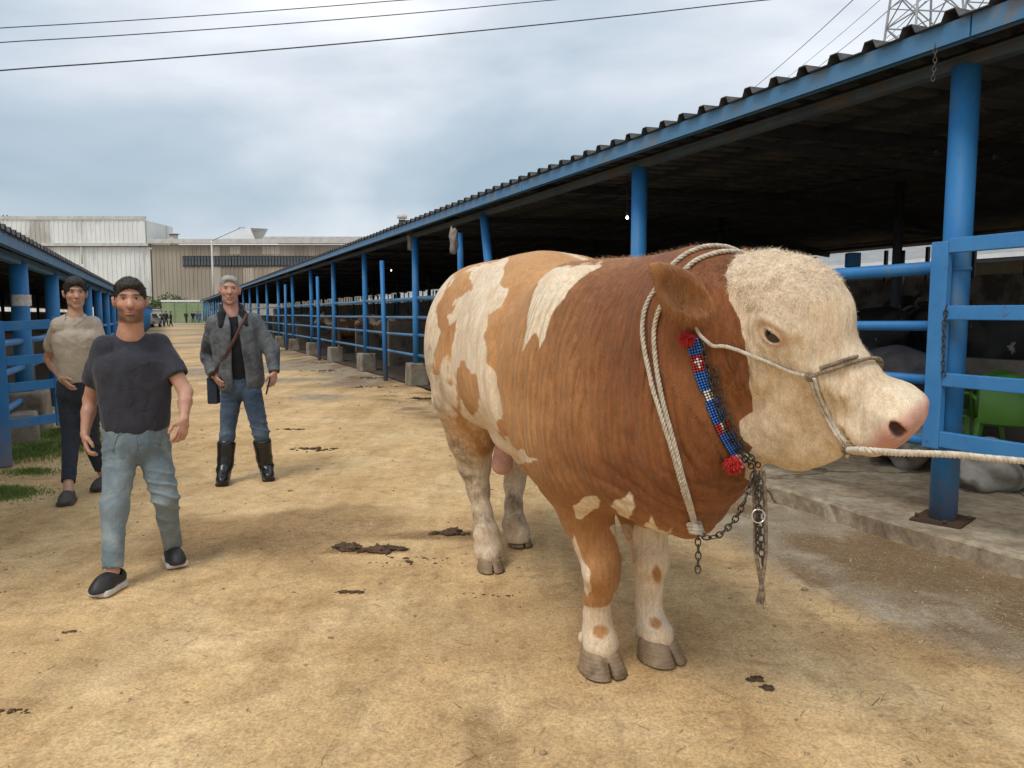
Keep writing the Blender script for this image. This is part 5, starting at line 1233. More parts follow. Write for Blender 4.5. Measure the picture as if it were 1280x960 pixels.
    # shirt
    if shirt is not None:
        t = [(s_eseg(tuple(ch - V3(0, 0, .13)), tuple(pel + V3(0, 0, .07 - tuck)), cd + .008, cw, cd + .006, cw * .86 * build, tuple(side), 2.4), .04), (s_cap(j['shR'] + side * .02, j['shL'] - side * .02, .060, .060), .03), (s_cap(j['neck'] - V3(0, 0, .03), (j['shR'] + j['shL']) / 2, .058, .075), .05)]
        for s_ in 'LR':
            S_, E_ = j['sh' + s_], j['el' + s_]; d = unit(E_ - S_); ln = np.linalg.norm(E_ - S_)
            if sleeve == 'short':
                t += [(s_cap(S_, S_ + d * ln * .60, .060 * build, .065 * build), .03), (s_cap(S_ + d * ln * .735, S_ + d * ln * 1.1, .058 * build, .075 * build), .010, '-')]
            elif sleeve == 'long':
                t += [(s_cap(S_, E_, .070 * build, .058), .03), (s_cap(E_, j['wr' + s_], .058, .044), .03)]
        neckcut = hc * .35 + j['neck'] * .65 + fr * .02
        t += [(s_cap(j['neck'] + fr * .045 + V3(0, 0, .035), hc, neckr + .016, .08), .012, '-')]
        t += [(s_ell(pel - V3(0, 0, .15 + tuck), (.4, .4, .12)), .01, '-')]
        fs = model(t); shirt_f = fs; v, q, n = sculpt(fs, lo, hi, h)
        v = v + n * (.0105 * fbm(v * A(1, 1, .38), 10, 2, 41) + .006 * fbm(v * A(1, 1, .45), 22, 2, 43) + fold(v * A(1, 1, .8), .45, 11))[:, None] * sstep(.07, .16, np.linalg.norm(v - j['neck'].astype(F4), axis=1))[:, None].astype(F4)
        link('shirt', np_mesh('shirt', v, q, [shirt]), None, o)
    # shoes
    if shoes is not None:
        for s_ in 'LR':
            a_, t_ = j['an' + s_], j['to' + s_]; d = t_ - a_; d[2] = 0; d = unit(d); hl_ = a_.copy(); pz = min(a_[2], t_[2]); g = t_[2] - .028 if 'lift' not in J else t_[2] - .028
            M = np.stack([unit(np.cross(V3(0, 0, 1), d)) * -1, d, V3(0, 0, 1)], 1); slope = 0
            if shoes[0] == 'clog':
                sp = [(s_ell((0, .035, .050), (.050, .095, .055)), .02), (s_ell((0, -.045, .050), (.042, .060, .052)), .03), (s_ell((0, .07, .035), (.053, .075, .035)), .02)]
                f1 = xf(lambda P, m=model(sp): np.maximum(-smin(-m(P), s_cap((0, -.03, .14), (0, -.03, .06), .045, .034)(P), .01), .024 - P[:, 2]), M, V3(a_[0], a_[1], g) + d * .02)
                so_ = model([(s_eseg((0, -.055, .016), (0, .09, .016), .053, .024, .061, .024, (0, 0, 1), 3), .02)])
                f2 = xf(lambda P: np.maximum(so_(P), np.maximum(-P[:, 2] + .001, P[:, 2] - .033)), M, V3(a_[0], a_[1], g) + d * .02)
            elif shoes[0] == 'boot':
                sp = [(s_ell((0, .06, .045), (.052, .085, .048)), .03), (s_ell((0, -.03, .05), (.045, .060, .058)), .03), (s_cap((0, -.01, .11), (0, .05, .06), .052, .042), .03)]
                c0 = V3(a_[0], a_[1], g) + d * .02; up = M.T @ (j['kn' + s_] - c0); ul = .37 / np.linalg.norm(up); tp = up * ul
                sp += [(s_cap((0, -.03, .06), tuple(tp * .5 + V3(0, -.02, 0)), .052, .066), .03), (s_cap(tuple(tp * .5 + V3(0, -.02, 0)), tuple(tp * .90), .066, .077), .02), (s_cap(tuple(tp * 1.03), tuple(tp * 1.3), .074, .09), .004, '-')]
                f1 = xf(lambda P, m=model(sp): np.maximum(m(P), .012 - P[:, 2]), M, c0)
                so_ = model([(s_eseg((0, -.055, .013), (0, .10, .013), .046, .02, .054, .02, (0, 0, 1), 3), .02)]); f2 = xf(lambda P: np.maximum(so_(P), np.maximum(-P[:, 2] + .001, P[:, 2] - .026)), M, c0)
            v, q, n = sculpt(f1, lo, hi if shoes[0] == 'boot' else V3(hi[0], hi[1], max(a_[2] + .25, .35)), h * .85)
            if shoes[0] == 'boot': v = v + n * (.006 * np.clip(np.sin(v[:, 2] * 70 + 4 * fbm(v, 6, 2, 3)), 0, 1) * np.exp(-((v[:, 2] - .13) / .06) ** 2))[:, None].astype(F4)
            so2 = link('boot' if shoes[0] == 'boot' else 'shoe', np_mesh('shoe', v, q, [shoes[1]]), None, o)
            v, q, n = sculpt(f2, lo, V3(hi[0], hi[1], max(a_[2] + .2, .25)), h * .6)
            link('sole', np_mesh('sole', v, q, [shoes[2]], mi=None), None, so2)
            if shoes[0] == 'clog':
                pass
    return o, j, dict(fs=(shirt_f if shirt is not None else None), F=fr, side=side, ch=ch, pel=pel, hc=hc, HM=HM, lo=lo, hi=hi, cw=cw, cd=cd, fold=fold, S=S)
def PJ(Y, **k):                                                  # joints from sight lines; third value shifts the depth
    out = {}
    for n, v in k.items(): out[n] = np.array(at(v[0], v[1], Y + (v[2] if len(v) > 2 else 0)))
    return out
sk1 = skin_mat('skin_tanned', (.50, .27, .185)); sk2 = skin_mat('skin_light', (.50, .29, .20)); sk3 = skin_mat('skin_ruddy', (.50, .27, .20), (.30, .28, .26))
m_hair1 = mat('black_hair', (.016, .011, .008), (.03, .021, .015), .6, 120, bs=.8, bd=.004, bscale=160); m_hair3 = mat('grey_hair', (.42, .41, .39), (.28, .27, .26), .7, 120, bs=.8, bd=.004, bscale=160)
m_tee = fabric('charcoal_jersey', (.040, .043, .056), (.032, .034, .045), bs=.5)
def denim(name, c1, c2, c3):
    m = fabric(name, c1, c2, 6, .85, c3, .48, .72, 7, 300, .45); nt = m.node_tree; b = nt.nodes['Principled BSDF']; src = b.inputs['Base Color'].links[0].from_socket
    nt.links.new(mixc(nt, math_n(nt, 'MULTIPLY', attr(nt, 'worn').outputs['Fac'], .35), src, c3), b.inputs['Base Color']); return m
m_jean1 = denim('washed_denim', (.115, .165, .20), (.16, .21, .24), (.30, .35, .35)); m_jean3 = denim('dark_denim', (.035, .060, .105), (.055, .085, .135), (.11, .15, .20))
m_tr2 = fabric('navy_trousers', (.018, .024, .036), (.028, .034, .046), bs=.5); m_polo = fabric('beige_pique', (.48, .42, .34), (.42, .365, .29), bs=.5)
m_clog = mat('black_rubber', (.018, .018, .02), (.028, .028, .03), .55, 12, bs=.1); m_sole = mat('white_foam_sole', (.66, .64, .60), (.5, .47, .43), .7, 20, bs=.1); m_boot = mat('wellington_rubber', (.010, .011, .013), (.016, .017, .019), .28, 8, c3=(.10, .075, .045), s3=9, lo3=.62, hi3=.8, bs=.08)
m_blacktop = fabric('black_knit', (.012, .013, .016), bs=.4); m_jack = fabric('grey_worn_jacket', (.085, .095, .105), (.14, .15, .158), 14, .7, (.045, .05, .058), .5, .68, 8, 200, .6)
m_fur = fabric('black_fur_collar', (.012, .013, .016), (.02, .021, .025), 60, .95, bs=.8); m_shoe2 = mat('grey_dusty_shoe', (.045, .048, .052), (.08, .075, .065), .8, 14, bs=.3)
# ---- the man walking in front
Y1 = 4.16; b1 = ground(168, 722)
J1 = PJ(Y1, head=(163, 378, -.04), neck=(163, 413, .0), shR=(130, 434, -.05), shL=(199, 431, .08), elR=(113, 499, .06), elL=(232, 490, .02), wrR=(106, 543, -.02), wrL=(230, 524, -.08), haR=(108, 562, -.05), haL=(227, 542, -.12),
        pelvis=(171, 540, .02), hipR=(151, 562, -.02), hipL=(192, 560, .06), knR=(143, 634, -.16), knL=(207, 622, .02), anR=(138, 712, -.12), anL=(212, 684, .22))
J1['toR'] = np.array(ground(119, 741, .028)); J1['toL'] = np.array(ground(222, 704, .028)); 
J1['anR'] = J1['toR'] + unit(np.array(ground(146, 727)) - np.array(ground(119, 741))) * .14 + V3(0, 0, .075); J1['anL'] = J1['toL'] + unit(np.array(ground(208, 686)) - np.array(ground(222, 704))) * .13 + V3(0, 0, .06)
o1, j1, i1 = person('bearded young man in charcoal t-shirt and washed jeans walking towards the camera, arms hanging', J1, tuple(b1), look=(.43, -.9, .0), skin=sk1, hair=m_hair1, hairlen=.009, hline=.004, shirt=m_tee, trousers=m_jean1, shoes=('clog', m_clog, m_sole), hs=1.0, neckr=.060, beard=.85, chest=(.195, .118), build=1.02)
# ---- the young man at the left
Y2 = 6.1; b2 = ground(100, 618)
J2 = PJ(Y2, head=(94, 368, -.02), neck=(94, 393, 0), shR=(73, 407, -.08), shL=(117, 405, .08), elR=(60, 449, .08), elL=(131, 448, .10), wrR=(77, 473, -.10), wrL=(128, 476, -.0), haR=(85, 482, -.12), haL=(126, 488, -.04),
        pelvis=(98, 482, .02), hipR=(86, 496, .0), hipL=(111, 496, .02), knR=(89, 550, -.08), knL=(113, 548, .04))
J2['toR'] = np.array(ground(80, 629, .028)); J2['toL'] = np.array(ground(119, 611, .028))
J2['anR'] = J2['toR'] + unit(np.array(ground(96, 614)) - np.array(ground(80, 629))) * .14 + V3(0, 0, .07); J2['anL'] = J2['toL'] + V3(0, .14, .07)
o2, j2, i2 = person('smiling young man in beige polo shirt and navy trousers, hand in pocket, at the left', J2, tuple(b2), look=(.60, -.82, -.05), skin=sk2, hair=m_hair1, hairlen=.018, shirt=m_polo, trousers=m_tr2, shoes=('clog', m_shoe2, m_shoe2), hs=1.0, beard=0, chest=(.175, .105), build=.95, hems=.06, pocket=('R',), h=.0075, smile=1)
mb = MB()
for sg in (-1, 1):
    ring = [(.050, .045, .030), (.066, -.01, .022), (.052, -.055, .0), (.030, -.080, -.022)]; outr = [(.062, .060, -.005), (.092, -.01, -.018), (.085, -.075, -.045), (.045, -.115, -.085)]
    Pn = np.array([j2['neck'] + V3(sg * a[0], a[1], a[2]) for a in ring + outr], F4)
    for _ in range(5):
        G, d = grad(i2['fs'], Pn, .01); G /= np.linalg.norm(G, axis=1, keepdims=True) + 1e-6; Pn = Pn - G * (d - np.array([.010] * 4 + [.007] * 4, F4))[:, None] * .8
    Pi = Pn - G * .005
    vs = [Vector(p) for p in np.concatenate([Pn, Pi])]
    fs_ = []
    for a in range(3): fs_ += [(a, a + 1, a + 5, a + 4), (a + 8, a + 12, a + 13, a + 9), (a, a + 8, a + 9, a + 1), (a + 4, a + 5, a + 13, a + 12)]
    fs_ += [(3, 11, 15, 7), (0, 4, 12, 8)]
    mb.add(vs, fs_, 0, False)
mb.build('shirt_collar', m_polo, o2)
# ---- the man in boots
Y3 = 6.55; b3 = ground(305, 602)
J3 = PJ(Y3, head=(287, 364, -.02), neck=(290, 390, 0), shR=(270, 405, -.06), shL=(317, 404, .06), elR=(260, 443, .10), elL=(340, 438, .06), wrR=(268, 470, -.06), wrL=(343, 466, -.04), haR=(275, 480, -.12), haL=(341, 479, -.07),
        pelvis=(301, 476, .02), hipR=(289, 492, .0), hipL=(315, 491, .0), knR=(284, 545, -.04), knL=(326, 541, .0))
J3['toR'] = np.array(ground(277, 604, .028)); J3['toL'] = np.array(ground(336, 598, .028))
J3['anR'] = J3['toR'] + unit(np.array(ground(287, 588)) - np.array(ground(277, 604))) * .14 + V3(0, 0, .07); J3['anL'] = J3['toL'] + unit(np.array(ground(328, 583)) - np.array(ground(336, 598))) * .14 + V3(0, 0, .07)
o3, j3, i3 = person('grey-haired man in a worn grey jacket and black rubber boots, holding a phone', J3, tuple(b3), look=(.36, -.93, .02), skin=sk3, hair=m_hair3, hairlen=.001, hline=.012, shirt=m_blacktop, trousers=m_jean3, shoes=('boot', m_boot, m_boot), boots=True, hs=1.04, neckr=.057, beard=.15, chest=(.175, .11), build=1.0, pocket=('R',), h=.0075, sleeve='none')
def jacket(o, j, i, m):
    ch, pel, side, fr = i['ch'], i['pel'], i['side'], i['F']; mid = (j['shR'] + j['shL']) / 2
    t = [(s_eseg(tuple(ch - V3(0, 0, .10)), tuple(pel + V3(0, 0, .02)), i['cd'] + .035, i['cw'] + .028, i['cd'] + .035, i['cw'] + .020, tuple(side), 2.5), .05), (s_cap(j['shR'] + side * .02, j['shL'] - side * .02, .085, .085), .045), (s_cap(j['neck'] - V3(0, 0, .05) , mid, .075, .10), .05)]
    c0 = (ch + pel) / 2 + fr * .15
    t += [(s_eseg(tuple(j['neck'] + fr * .10 + V3(0, 0, .04)), tuple(pel + fr * .16 - V3(0, 0, .12) - side * .01), .085, .030, .085, .062, tuple(side), 3), .012, '-')]
    t += [(s_cap(j['neck'] + fr * .03 + V3(0, 0, .03), i['hc'], .066, .07), .012, '-'), (s_ell(pel - V3(0, 0, .20), (.4, .4, .12)), .01, '-')]
    for s_ in 'LR': t += [(s_cap(j['sh' + s_], j['el' + s_], .076, .066), .03), (s_cap(j['el' + s_], j['el' + s_] * .12 + j['wr' + s_] * .88, .066, .050), .02), (s_cap(j['wr' + s_], j['ha' + s_], .040, .05), .006, '-')]
    v, q, n = sculpt(model(t), i['lo'], i['hi'], .0075); v = v + n * (i['fold'](v * A(1, 1, .7), 1.3, 31) + .004 * fbm(v * A(1, 1, .25), 18, 2, 5))[:, None].astype(F4)
    link('jacket', np_mesh('jacket', v, q, [m]), None, o)
    f2 = model([(s_cap(j['neck'] - side * .085 + fr * .05 - V3(0, 0, .02), j['neck'] - side * .06 - fr * .06 + V3(0, 0, .035), .030, .036), .02), (s_cap(j['neck'] - side * .06 - fr * .06 + V3(0, 0, .035), j['neck'] + side * .06 - fr * .06 + V3(0, 0, .035), .036, .036), .02), (s_cap(j['neck'] + side * .085 + fr * .05 - V3(0, 0, .02), j['neck'] + side * .06 - fr * .06 + V3(0, 0, .035), .030, .036), .02),
                (s_cap(j['neck'] + side * .085 + fr * .05 - V3(0, 0, .02), j['neck'] + side * .10 + fr * .12 - V3(0, 0, .11), .034, .022), .02), (s_cap(j['neck'] - side * .085 + fr * .05 - V3(0, 0, .02), j['neck'] - side * .10 + fr * .12 - V3(0, 0, .11), .034, .022), .02)])
    v, q, n = sculpt(f2, i['lo'], i['hi'], .007); v = v + n * (.004 * fbm(v, 90, 2, 5))[:, None].astype(F4); link('fur_collar', np_mesh('fur_collar', v, q, [m_fur]), None, o)
jacket(o3, j3, i3, m_jack)
B3 = Vector(b3)
sp_ = [at(309, 392, Y3 - .13), at(301, 408, Y3 - .16), at(291, 428, Y3 - .17), at(281, 446, Y3 - .16), at(270, 462, Y3 - .13), at(266, 470, Y3 - .10)]
MB().tube([p - B3 for p in sp_], .007, 6, flat=2.0).build('bag_strap', mat('brown_leather_strap', (.10, .045, .035), (.07, .03, .025), .6), o3)
bag = MB().box((0, 0, 0), (.045, .04, .115)).build('shoulder_bag', m_kb, None, loc=tuple(at(267, 488, Y3 + .0)), bevel=.012); tag(bag, 'small black shoulder bag hanging at the right hip of the man in boots', 'bag')
ph_ = MB().box((0, 0, 0), (.006, .038, .075)).build('phone', mat('phone_case', (.01, .01, .012), (.015, .015, .018), .2, bs=0), None, loc=tuple(at(335.5, 482, Y3 - .10)), rot=(.1, .25, .2), bevel=.004); tag(ph_, 'black phone held in the left hand of the man in boots', 'phone')
# ---- the people far down the lane
def far_person(px, py, label, c_top, c_leg, turn=0.0, hgt=1.74, arm=0.0, step=.12, group='people standing far down the lane'):
    p = np.array(ground(px, py)); k = hgt / 1.75; c, s = math.cos(turn), math.sin(turn)
    def w_(x, y, z): return p + V3(x * c - y * s, x * s + y * c, z) * k
    J = dict(head=w_(0, -.02, 1.63), neck=w_(0, 0, 1.47), shR=w_(-.19, 0, 1.41), shL=w_(.19, 0, 1.41), elR=w_(-.26, .03 - arm * .1, 1.12 + arm * .15), elL=w_(.25, .02, 1.12), wrR=w_(-.24 + arm * .15, -.1 - arm * .25, .90 + arm * .35), wrL=w_(.24, -.08, .88),
             haR=w_(-.23 + arm * .15, -.14 - arm * .3, .82 + arm * .4), haL=w_(.24, -.10, .80), pelvis=w_(0, 0, .96), hipR=w_(-.09, 0, .90), hipL=w_(.09, 0, .90), knR=w_(-.11, -.05 - step * .3, .49), knL=w_(.11, .02, .49), anR=w_(-.12, -.02 - step, .09), anL=w_(.12, .03 + step, .09), toR=w_(-.13, -.14 - step, .03), toL=w_(.13, -.10 + step, .03))
    return person(label, J, tuple(p), group, h=.022, look=(math.sin(turn), -math.cos(turn), 0), skin=sk1, hair=m_hair1, hairlen=.02, shirt=c_top, trousers=c_leg, lod=1, sleeve='long', beard=0, chest=(.19, .12))
ft1 = fabric('far_dark_top', (.03, .035, .05)); ft2 = fabric('far_brown_top', (.13, .08, .06)); ft3 = fabric('far_blue_top', (.05, .10, .24)); ft4 = fabric('far_green_top', (.04, .06, .05)); ft5 = fabric('far_black_top', (.015, .016, .02))
for a_ in ((203, 408.6, 'far man in a reddish brown top, left in the distant group', ft2, m_tr2, .4, 1.72, .8), (208, 409, 'far man in navy in the middle of the distant group', ft1, m_tr2, -.2, 1.74, .5), (214, 409, 'far man in black stepping out at the right of the distant group', ft5, m_tr2, -1.1, 1.70, .3),
           (233, 404.6, 'lone far man in dark green walking before the green wall', ft4, m_tr2, .9, 1.80, .1), (241.5, 404.4, 'far man in black next to the two in blue, before the green wall', ft5, ft5, .3, 1.80, .4), (246.5, 404.4, 'far man in a blue top, left one of the blue pair', ft3, m_jean3, -.3, 1.76, .5), (250.5, 404.2, 'far man in blue overalls beside the grey-jacketed man\'s shoulder', ft3, ft3, -.7, 1.78, .3)):
    far_person(*a_[:2], a_[2], a_[3], a_[4], a_[5], a_[6], a_[7])
# ================================================================ BEYOND THE LANE
def proj_x(px, Y): return at(px, 392, Y).x
m_white_clad = mat('white_cladding', (.74, .76, .74), (.66, .68, .66), .6, .25, 6, c3=(.42, .40, .36), s3=.12, bs=0, stretch=(1, 1, .3))
m_beige_clad = mat('beige_cladding', (.38, .335, .27), (.32, .28, .22), .65, .3, 6, c3=(.25, .21, .165), s3=.10, lo3=.48, hi3=.6, bs=0, stretch=(1, 1, .2))
m_trim = mat('pale_trim', (.58, .57, .54), (.46, .45, .42), .6, 1); m_win = mat('dusty_glass', (.05, .06, .07), (.09, .10, .11), .25, .8, bs=0)
m_greenw = mat('green_wall_paint', (.20, .27, .14), (.26, .32, .18), .85, .6, 6, bs=0, c3=(.34, .33, .26), s3=.5, lo3=.58, hi3=.75)
m_skyl = mat('translucent_sheet', (.74, .76, .76), (.66, .68, .68), .4, 1, bs=0)
YF = 150.0
def zf(py, Y=YF): return at(640, py, Y).z
def corrugated(x0, x1, z0, z1, pitch, dep, Y):
    vs = []; fs = []; n = int((x1 - x0) / pitch); k = 0
    for i in range(n):
        x = x0 + i * pitch; p = pitch
        for xx, dd in ((x, 0), (x + p * .55, 0), (x + p * .65, dep), (x + p * .9, dep)):
            vs += [(xx, -dd, z0), (xx, -dd, z1)]
    vs += [(x1, 0, z0), (x1, 0, z1)]
    for i in range(len(vs) // 2 - 1): fs.append((2 * i, 2 * i + 2, 2 * i + 3, 2 * i + 1))
    return vs, fs
XA, XB, XC = proj_x(-120, YF), proj_x(191, YF), proj_x(610, YF)
fw = thing('factory_hall', 'tall white ribbed factory hall beyond the left shed', 'factory', (XA, YF, 0))
W_ = XB - XA; mb = MB(); mb.add(*corrugated(0, W_, 0, zf(309), .9, .10, YF)); mb.build('ribbed_wall', m_white_clad, fw)
mb = MB(); mb.box((W_ / 2, 20, zf(309) / 2 - .1), (W_ / 2 - .05, 19.8, zf(309) / 2 - .2)); mb.build('hall', m_white_clad, fw)
mb = MB(); mb.add(*corrugated(0, W_ - .6, zf(304), zf(275), .9, .10, YF)); mb.build('parapet', m_white_clad, fw, loc=(0, -.35, 0))
mb = MB(); mb.box(((W_ - .6) / 2, 6, (zf(304) + zf(275)) / 2), ((W_ - .6) / 2, 5.8, (zf(275) - zf(304)) / 2 - .05)); mb.build('upper_storey', m_white_clad, fw)
mb = MB(); mb.bar((0, -.5, zf(306)), (W_, -.5, zf(306)), .35, .28); mb.build('gutter', m_trim, fw); mb = MB(); mb.bar((0, -.4, zf(272.5)), (W_ - .4, -.4, zf(272.5)), .22, .3); mb.build('capping', m_trim, fw)
for k, px in enumerate((12, 108)): MB().tube([(proj_x(px, YF) - XA, -.6, zf(307)), (proj_x(px, YF) - XA, -.6, zf(330))], .14, 6).build('downpipe', m_trim, fw)
for px in (3, 8): MB().tube([(proj_x(px, YF) - XA, 2, zf(275)), (proj_x(px, YF) - XA, 2, zf(267))], .12, 5).build('aerial', m_dark, fw)
fb_ = thing('factory_building', 'long beige ribbed factory building with a strip of dark windows, behind the right shed', 'factory', (XB + .3, YF, 0))
W2 = XC - XB; lx = lambda px: proj_x(px, YF) - XB - .3
mb = MB(); mb.add(*corrugated(0, W2, 0, zf(306), .8, .10, YF)); mb.build('ribbed_wall', m_beige_clad, fb_)
MB().box((W2 / 2, 20, zf(306) / 2 - .1), (W2 / 2 - .05, 19.8, zf(306) / 2 - .2)).build('hall', m_beige_clad, fb_)
m_patch = mat('pale_beige_sheet', (.46, .42, .35), (.40, .36, .29), .65, .5, bs=0, stretch=(1, 1, .2))
for a_, b2_, y0, y1 in ((268, 278, 370, 308), (306, 318, 372, 335), (330, 352, 318, 308), (290, 304, 318, 308)): MB().add(*corrugated(lx(a_), lx(b2_), zf(y0), zf(y1), .8, .10, YF)).build('wall_sheet', m_patch, fb_, loc=(0, -.03, 0))
wn0, wn1 = lx(231), lx(430); nW = 26; ww = (wn1 - wn0) / nW
for i in range(nW):
    f_ = MB().box((0, 0, 0), (ww / 2 - .06, .10, (zf(320) - zf(333)) / 2)).build('window_frame', m_dark, fb_, loc=(wn0 + (i + .5) * ww, -.16, (zf(320) + zf(333)) / 2))
    for q in (-1, 1): MB().box((0, 0, 0), (ww / 4 - .10, .03, (zf(320) - zf(333)) / 2 - .18)).build('pane', m_win, f_, loc=(q * ww / 4, -.10 - .03, 0))
mb = MB(); mb.bar((-.3, -.5, zf(302)), (W2, -.5, zf(302)), .5, .42); mb.build('roof_edge', m_trim, fb_)
mb = MB(); mb.bar((lx(330), 6, zf(297)), (W2, 6, zf(297)), 5, .3); mb.build('upper_roof', m_trim, fb_)
a0, a1 = lx(272), lx(320); mb = MB(); zt = zf(282, YF + 8)
mb.add([(a0, 1, zf(300)), (a1, 1, zf(300)), (a1 - 1, 1.2, zf(284)), (a1 - 1.5, 14, zt), (a0 + 4, 14, zf(297)), (a0, 14, zf(300, YF + 14))], [(0, 1, 2), (0, 2, 3, 4), (0, 4, 5), (1, 5, 3, 2)]); mb.build('skylight', m_skyl, fb_)
def vent(px, y0, y1, label, Y=YF + 5, r=.8, band=False):
    o = thing('roof_vent', label, 'roof vent', at(px, y0, Y)); h_ = at(px, y1, Y).z - at(px, y0, Y).z
    mb = MB().tube([(0, 0, -1), (0, 0, h_ * .72)], r, 12); mb.build('duct', m_trim if not band else m_dark, o); MB().tube([(0, 0, h_ * .78), (0, 0, h_ * .9), (0, 0, h_)], [r * 1.5, r * 1.4, r * .2], 12).build('cap', m_trim, o)
    MB().tube([(r * .8, 0, h_ * .7), (r * .8, 0, h_ * .8)], .06, 5).tube([(-r * .8, 0, h_ * .7), (-r * .8, 0, h_ * .8)], .06, 5).build('bracket', m_dark, o)
vent(217.5, 300, 291, 'small round vent on the roof between the white and the beige factory')
vent(503, 298, 266, 'banded metal chimney with a cap rising behind the right shed roof', r=.7, band=True)
# lamp post in front of the beige building
lp = thing('lamp_post', 'tall grey lamp post with a slanting arm before the beige factory', 'lamp post', at(268, 401, 95) * 1.0 + Vector((0, 0, -at(268, 401, 95).z)))
x0, Yl = lp.location.x, 95
zl = lambda py: at(268, py, Yl).z
MB().tube([(0, 0, 0), (0, 0, zl(300))], [.16, .10], 10).build('pole', m_trim, lp); MB().tube([(0, 0, zl(301)), (at(300, 284, Yl).x - x0, 0, zl(285))], .06, 8).build('arm', m_trim, lp)
MB().box((at(302, 284, Yl).x - x0, 0, zl(284.5)), (.35, .12, .06)).build('lamp_head', m_trim, lp)
# low walls, green wall, car at the end of the lane
o = thing('boundary_wall', 'green painted wall with a pale coping at the end of the lane', 'wall', (proj_x(203, 118), 118, 0)); Wg = proj_x(262, 118) - proj_x(203, 118)
MB().box((Wg / 2, 0, zf(378, 118) / 2), (Wg / 2, .12, zf(378, 118) / 2)).build('panel', m_greenw, o)
MB().box((Wg / 2, 0, zf(377, 118) + .1), (Wg / 2 + .1, .2, .14)).build('coping', m_skyl, o)
for k in range(1, 4): MB().box((Wg * k / 4, -.16, zf(378, 118) / 2 - .02), (.12, .05, zf(378, 118) / 2 - .02)).build('pilaster', m_greenw, o)
o = thing('low_wall', 'low whitewashed wall and shelter left of the green wall', 'wall', (proj_x(150, 112), 112, 0)); Wg = proj_x(203, 112) - proj_x(150, 112)
MB().box((Wg / 2, 0, .9), (Wg / 2, .12, .9)).build('panel', m_skyl, o); MB().box((Wg / 2, .0, 2.0), (Wg / 2 + .1, .8, .06)).build('shelter_roof', m_trim, o)
for k in range(4): MB().tube([(Wg * k / 3, -.6, 0), (Wg * k / 3, -.6, 1.95)], .05, 6).build('pole', m_trim, o)
o = thing('low_wall', 'pale yard wall right of the green wall, behind the man in boots', 'wall', (proj_x(262, 116), 116, 0)); MB().box((15, 0, .95), (15, .12, .95)).build('panel', m_pale, o)
# parked car
def car(p, rz):
    o = thing('parked_car', 'silver hatchback parked at the end of the lane behind the bearded man', 'car', tuple(p), rz)
    m_car = mat('silver_car_paint', (.42, .44, .46), (.38, .40, .42), .3, 2, metal=.5, bs=0); m_t = mat('tyre_rubber', (.02, .02, .02)); m_gl = mat('car_glass', (.03, .04, .05), (.04, .05, .06), .1, 2, bs=0); m_lr = mat('tail_lamp', (.5, .03, .02), (.4, .02, .02), .3, 3, bs=0)
    prof = [(-2.05, .35), (-2.08, .75), (-1.95, .95), (-1.75, 1.42), (-1.2, 1.52), (.3, 1.50), (.95, 1.05), (1.85, .90), (2.05, .65), (2.05, .35)]
    mb = MB(); n = len(prof); vs = [(x, sg * (.84 - .18 * max(0, z - .95)), z) for sg in (-1, 1) for x, z in prof]
    mb.add(vs, [tuple(range(n)), tuple(reversed(range(n, 2 * n)))] + [(i, n + i, n + (i + 1) % n, (i + 1) % n) for i in range(n)]); mb.build('body', m_car, o, bevel=.06)
    MB().add([(-1.98, -.66, 1.02), (-1.98, .66, 1.02), (-1.80, .58, 1.38), (-1.80, -.58, 1.38)], [(3, 2, 1, 0)]).build('rear_window', m_gl, o, loc=(-.05, 0, 0))
    for sg in (-1, 1):
        MB().add([(-1.5, sg * .80, 1.02), (.6, sg * .80, 1.02), (.2, sg * .74, 1.40), (-1.35, sg * .74, 1.42)], [(0, 1, 2, 3)]).build('side_window', m_gl, o, loc=(0, sg * .05, 0)); MB().box((-2.06, sg * .66, .88), (.05, .12, .14)).build('tail_light', m_lr, o)
        for x in (-1.3, 1.3): w_ = MB().tube([(x, sg * .70, .32), (x, sg * .88, .32)], .32, 18).build('tyre', m_t, o); MB().tube([(x, sg * .86, .32), (x, sg * .89, .32)], .18, 14).build('rim', m_car, w_)
    MB().box((-2.1, 0, .45), (.06, .80, .12)).build('bumper', m_car, o)
    MB().box((-2.13, 0, .72), (.01, .26, .06)).build('number_plate', m_skyl, o)
pc = ground(186, 409.0); car(pc, R(100))
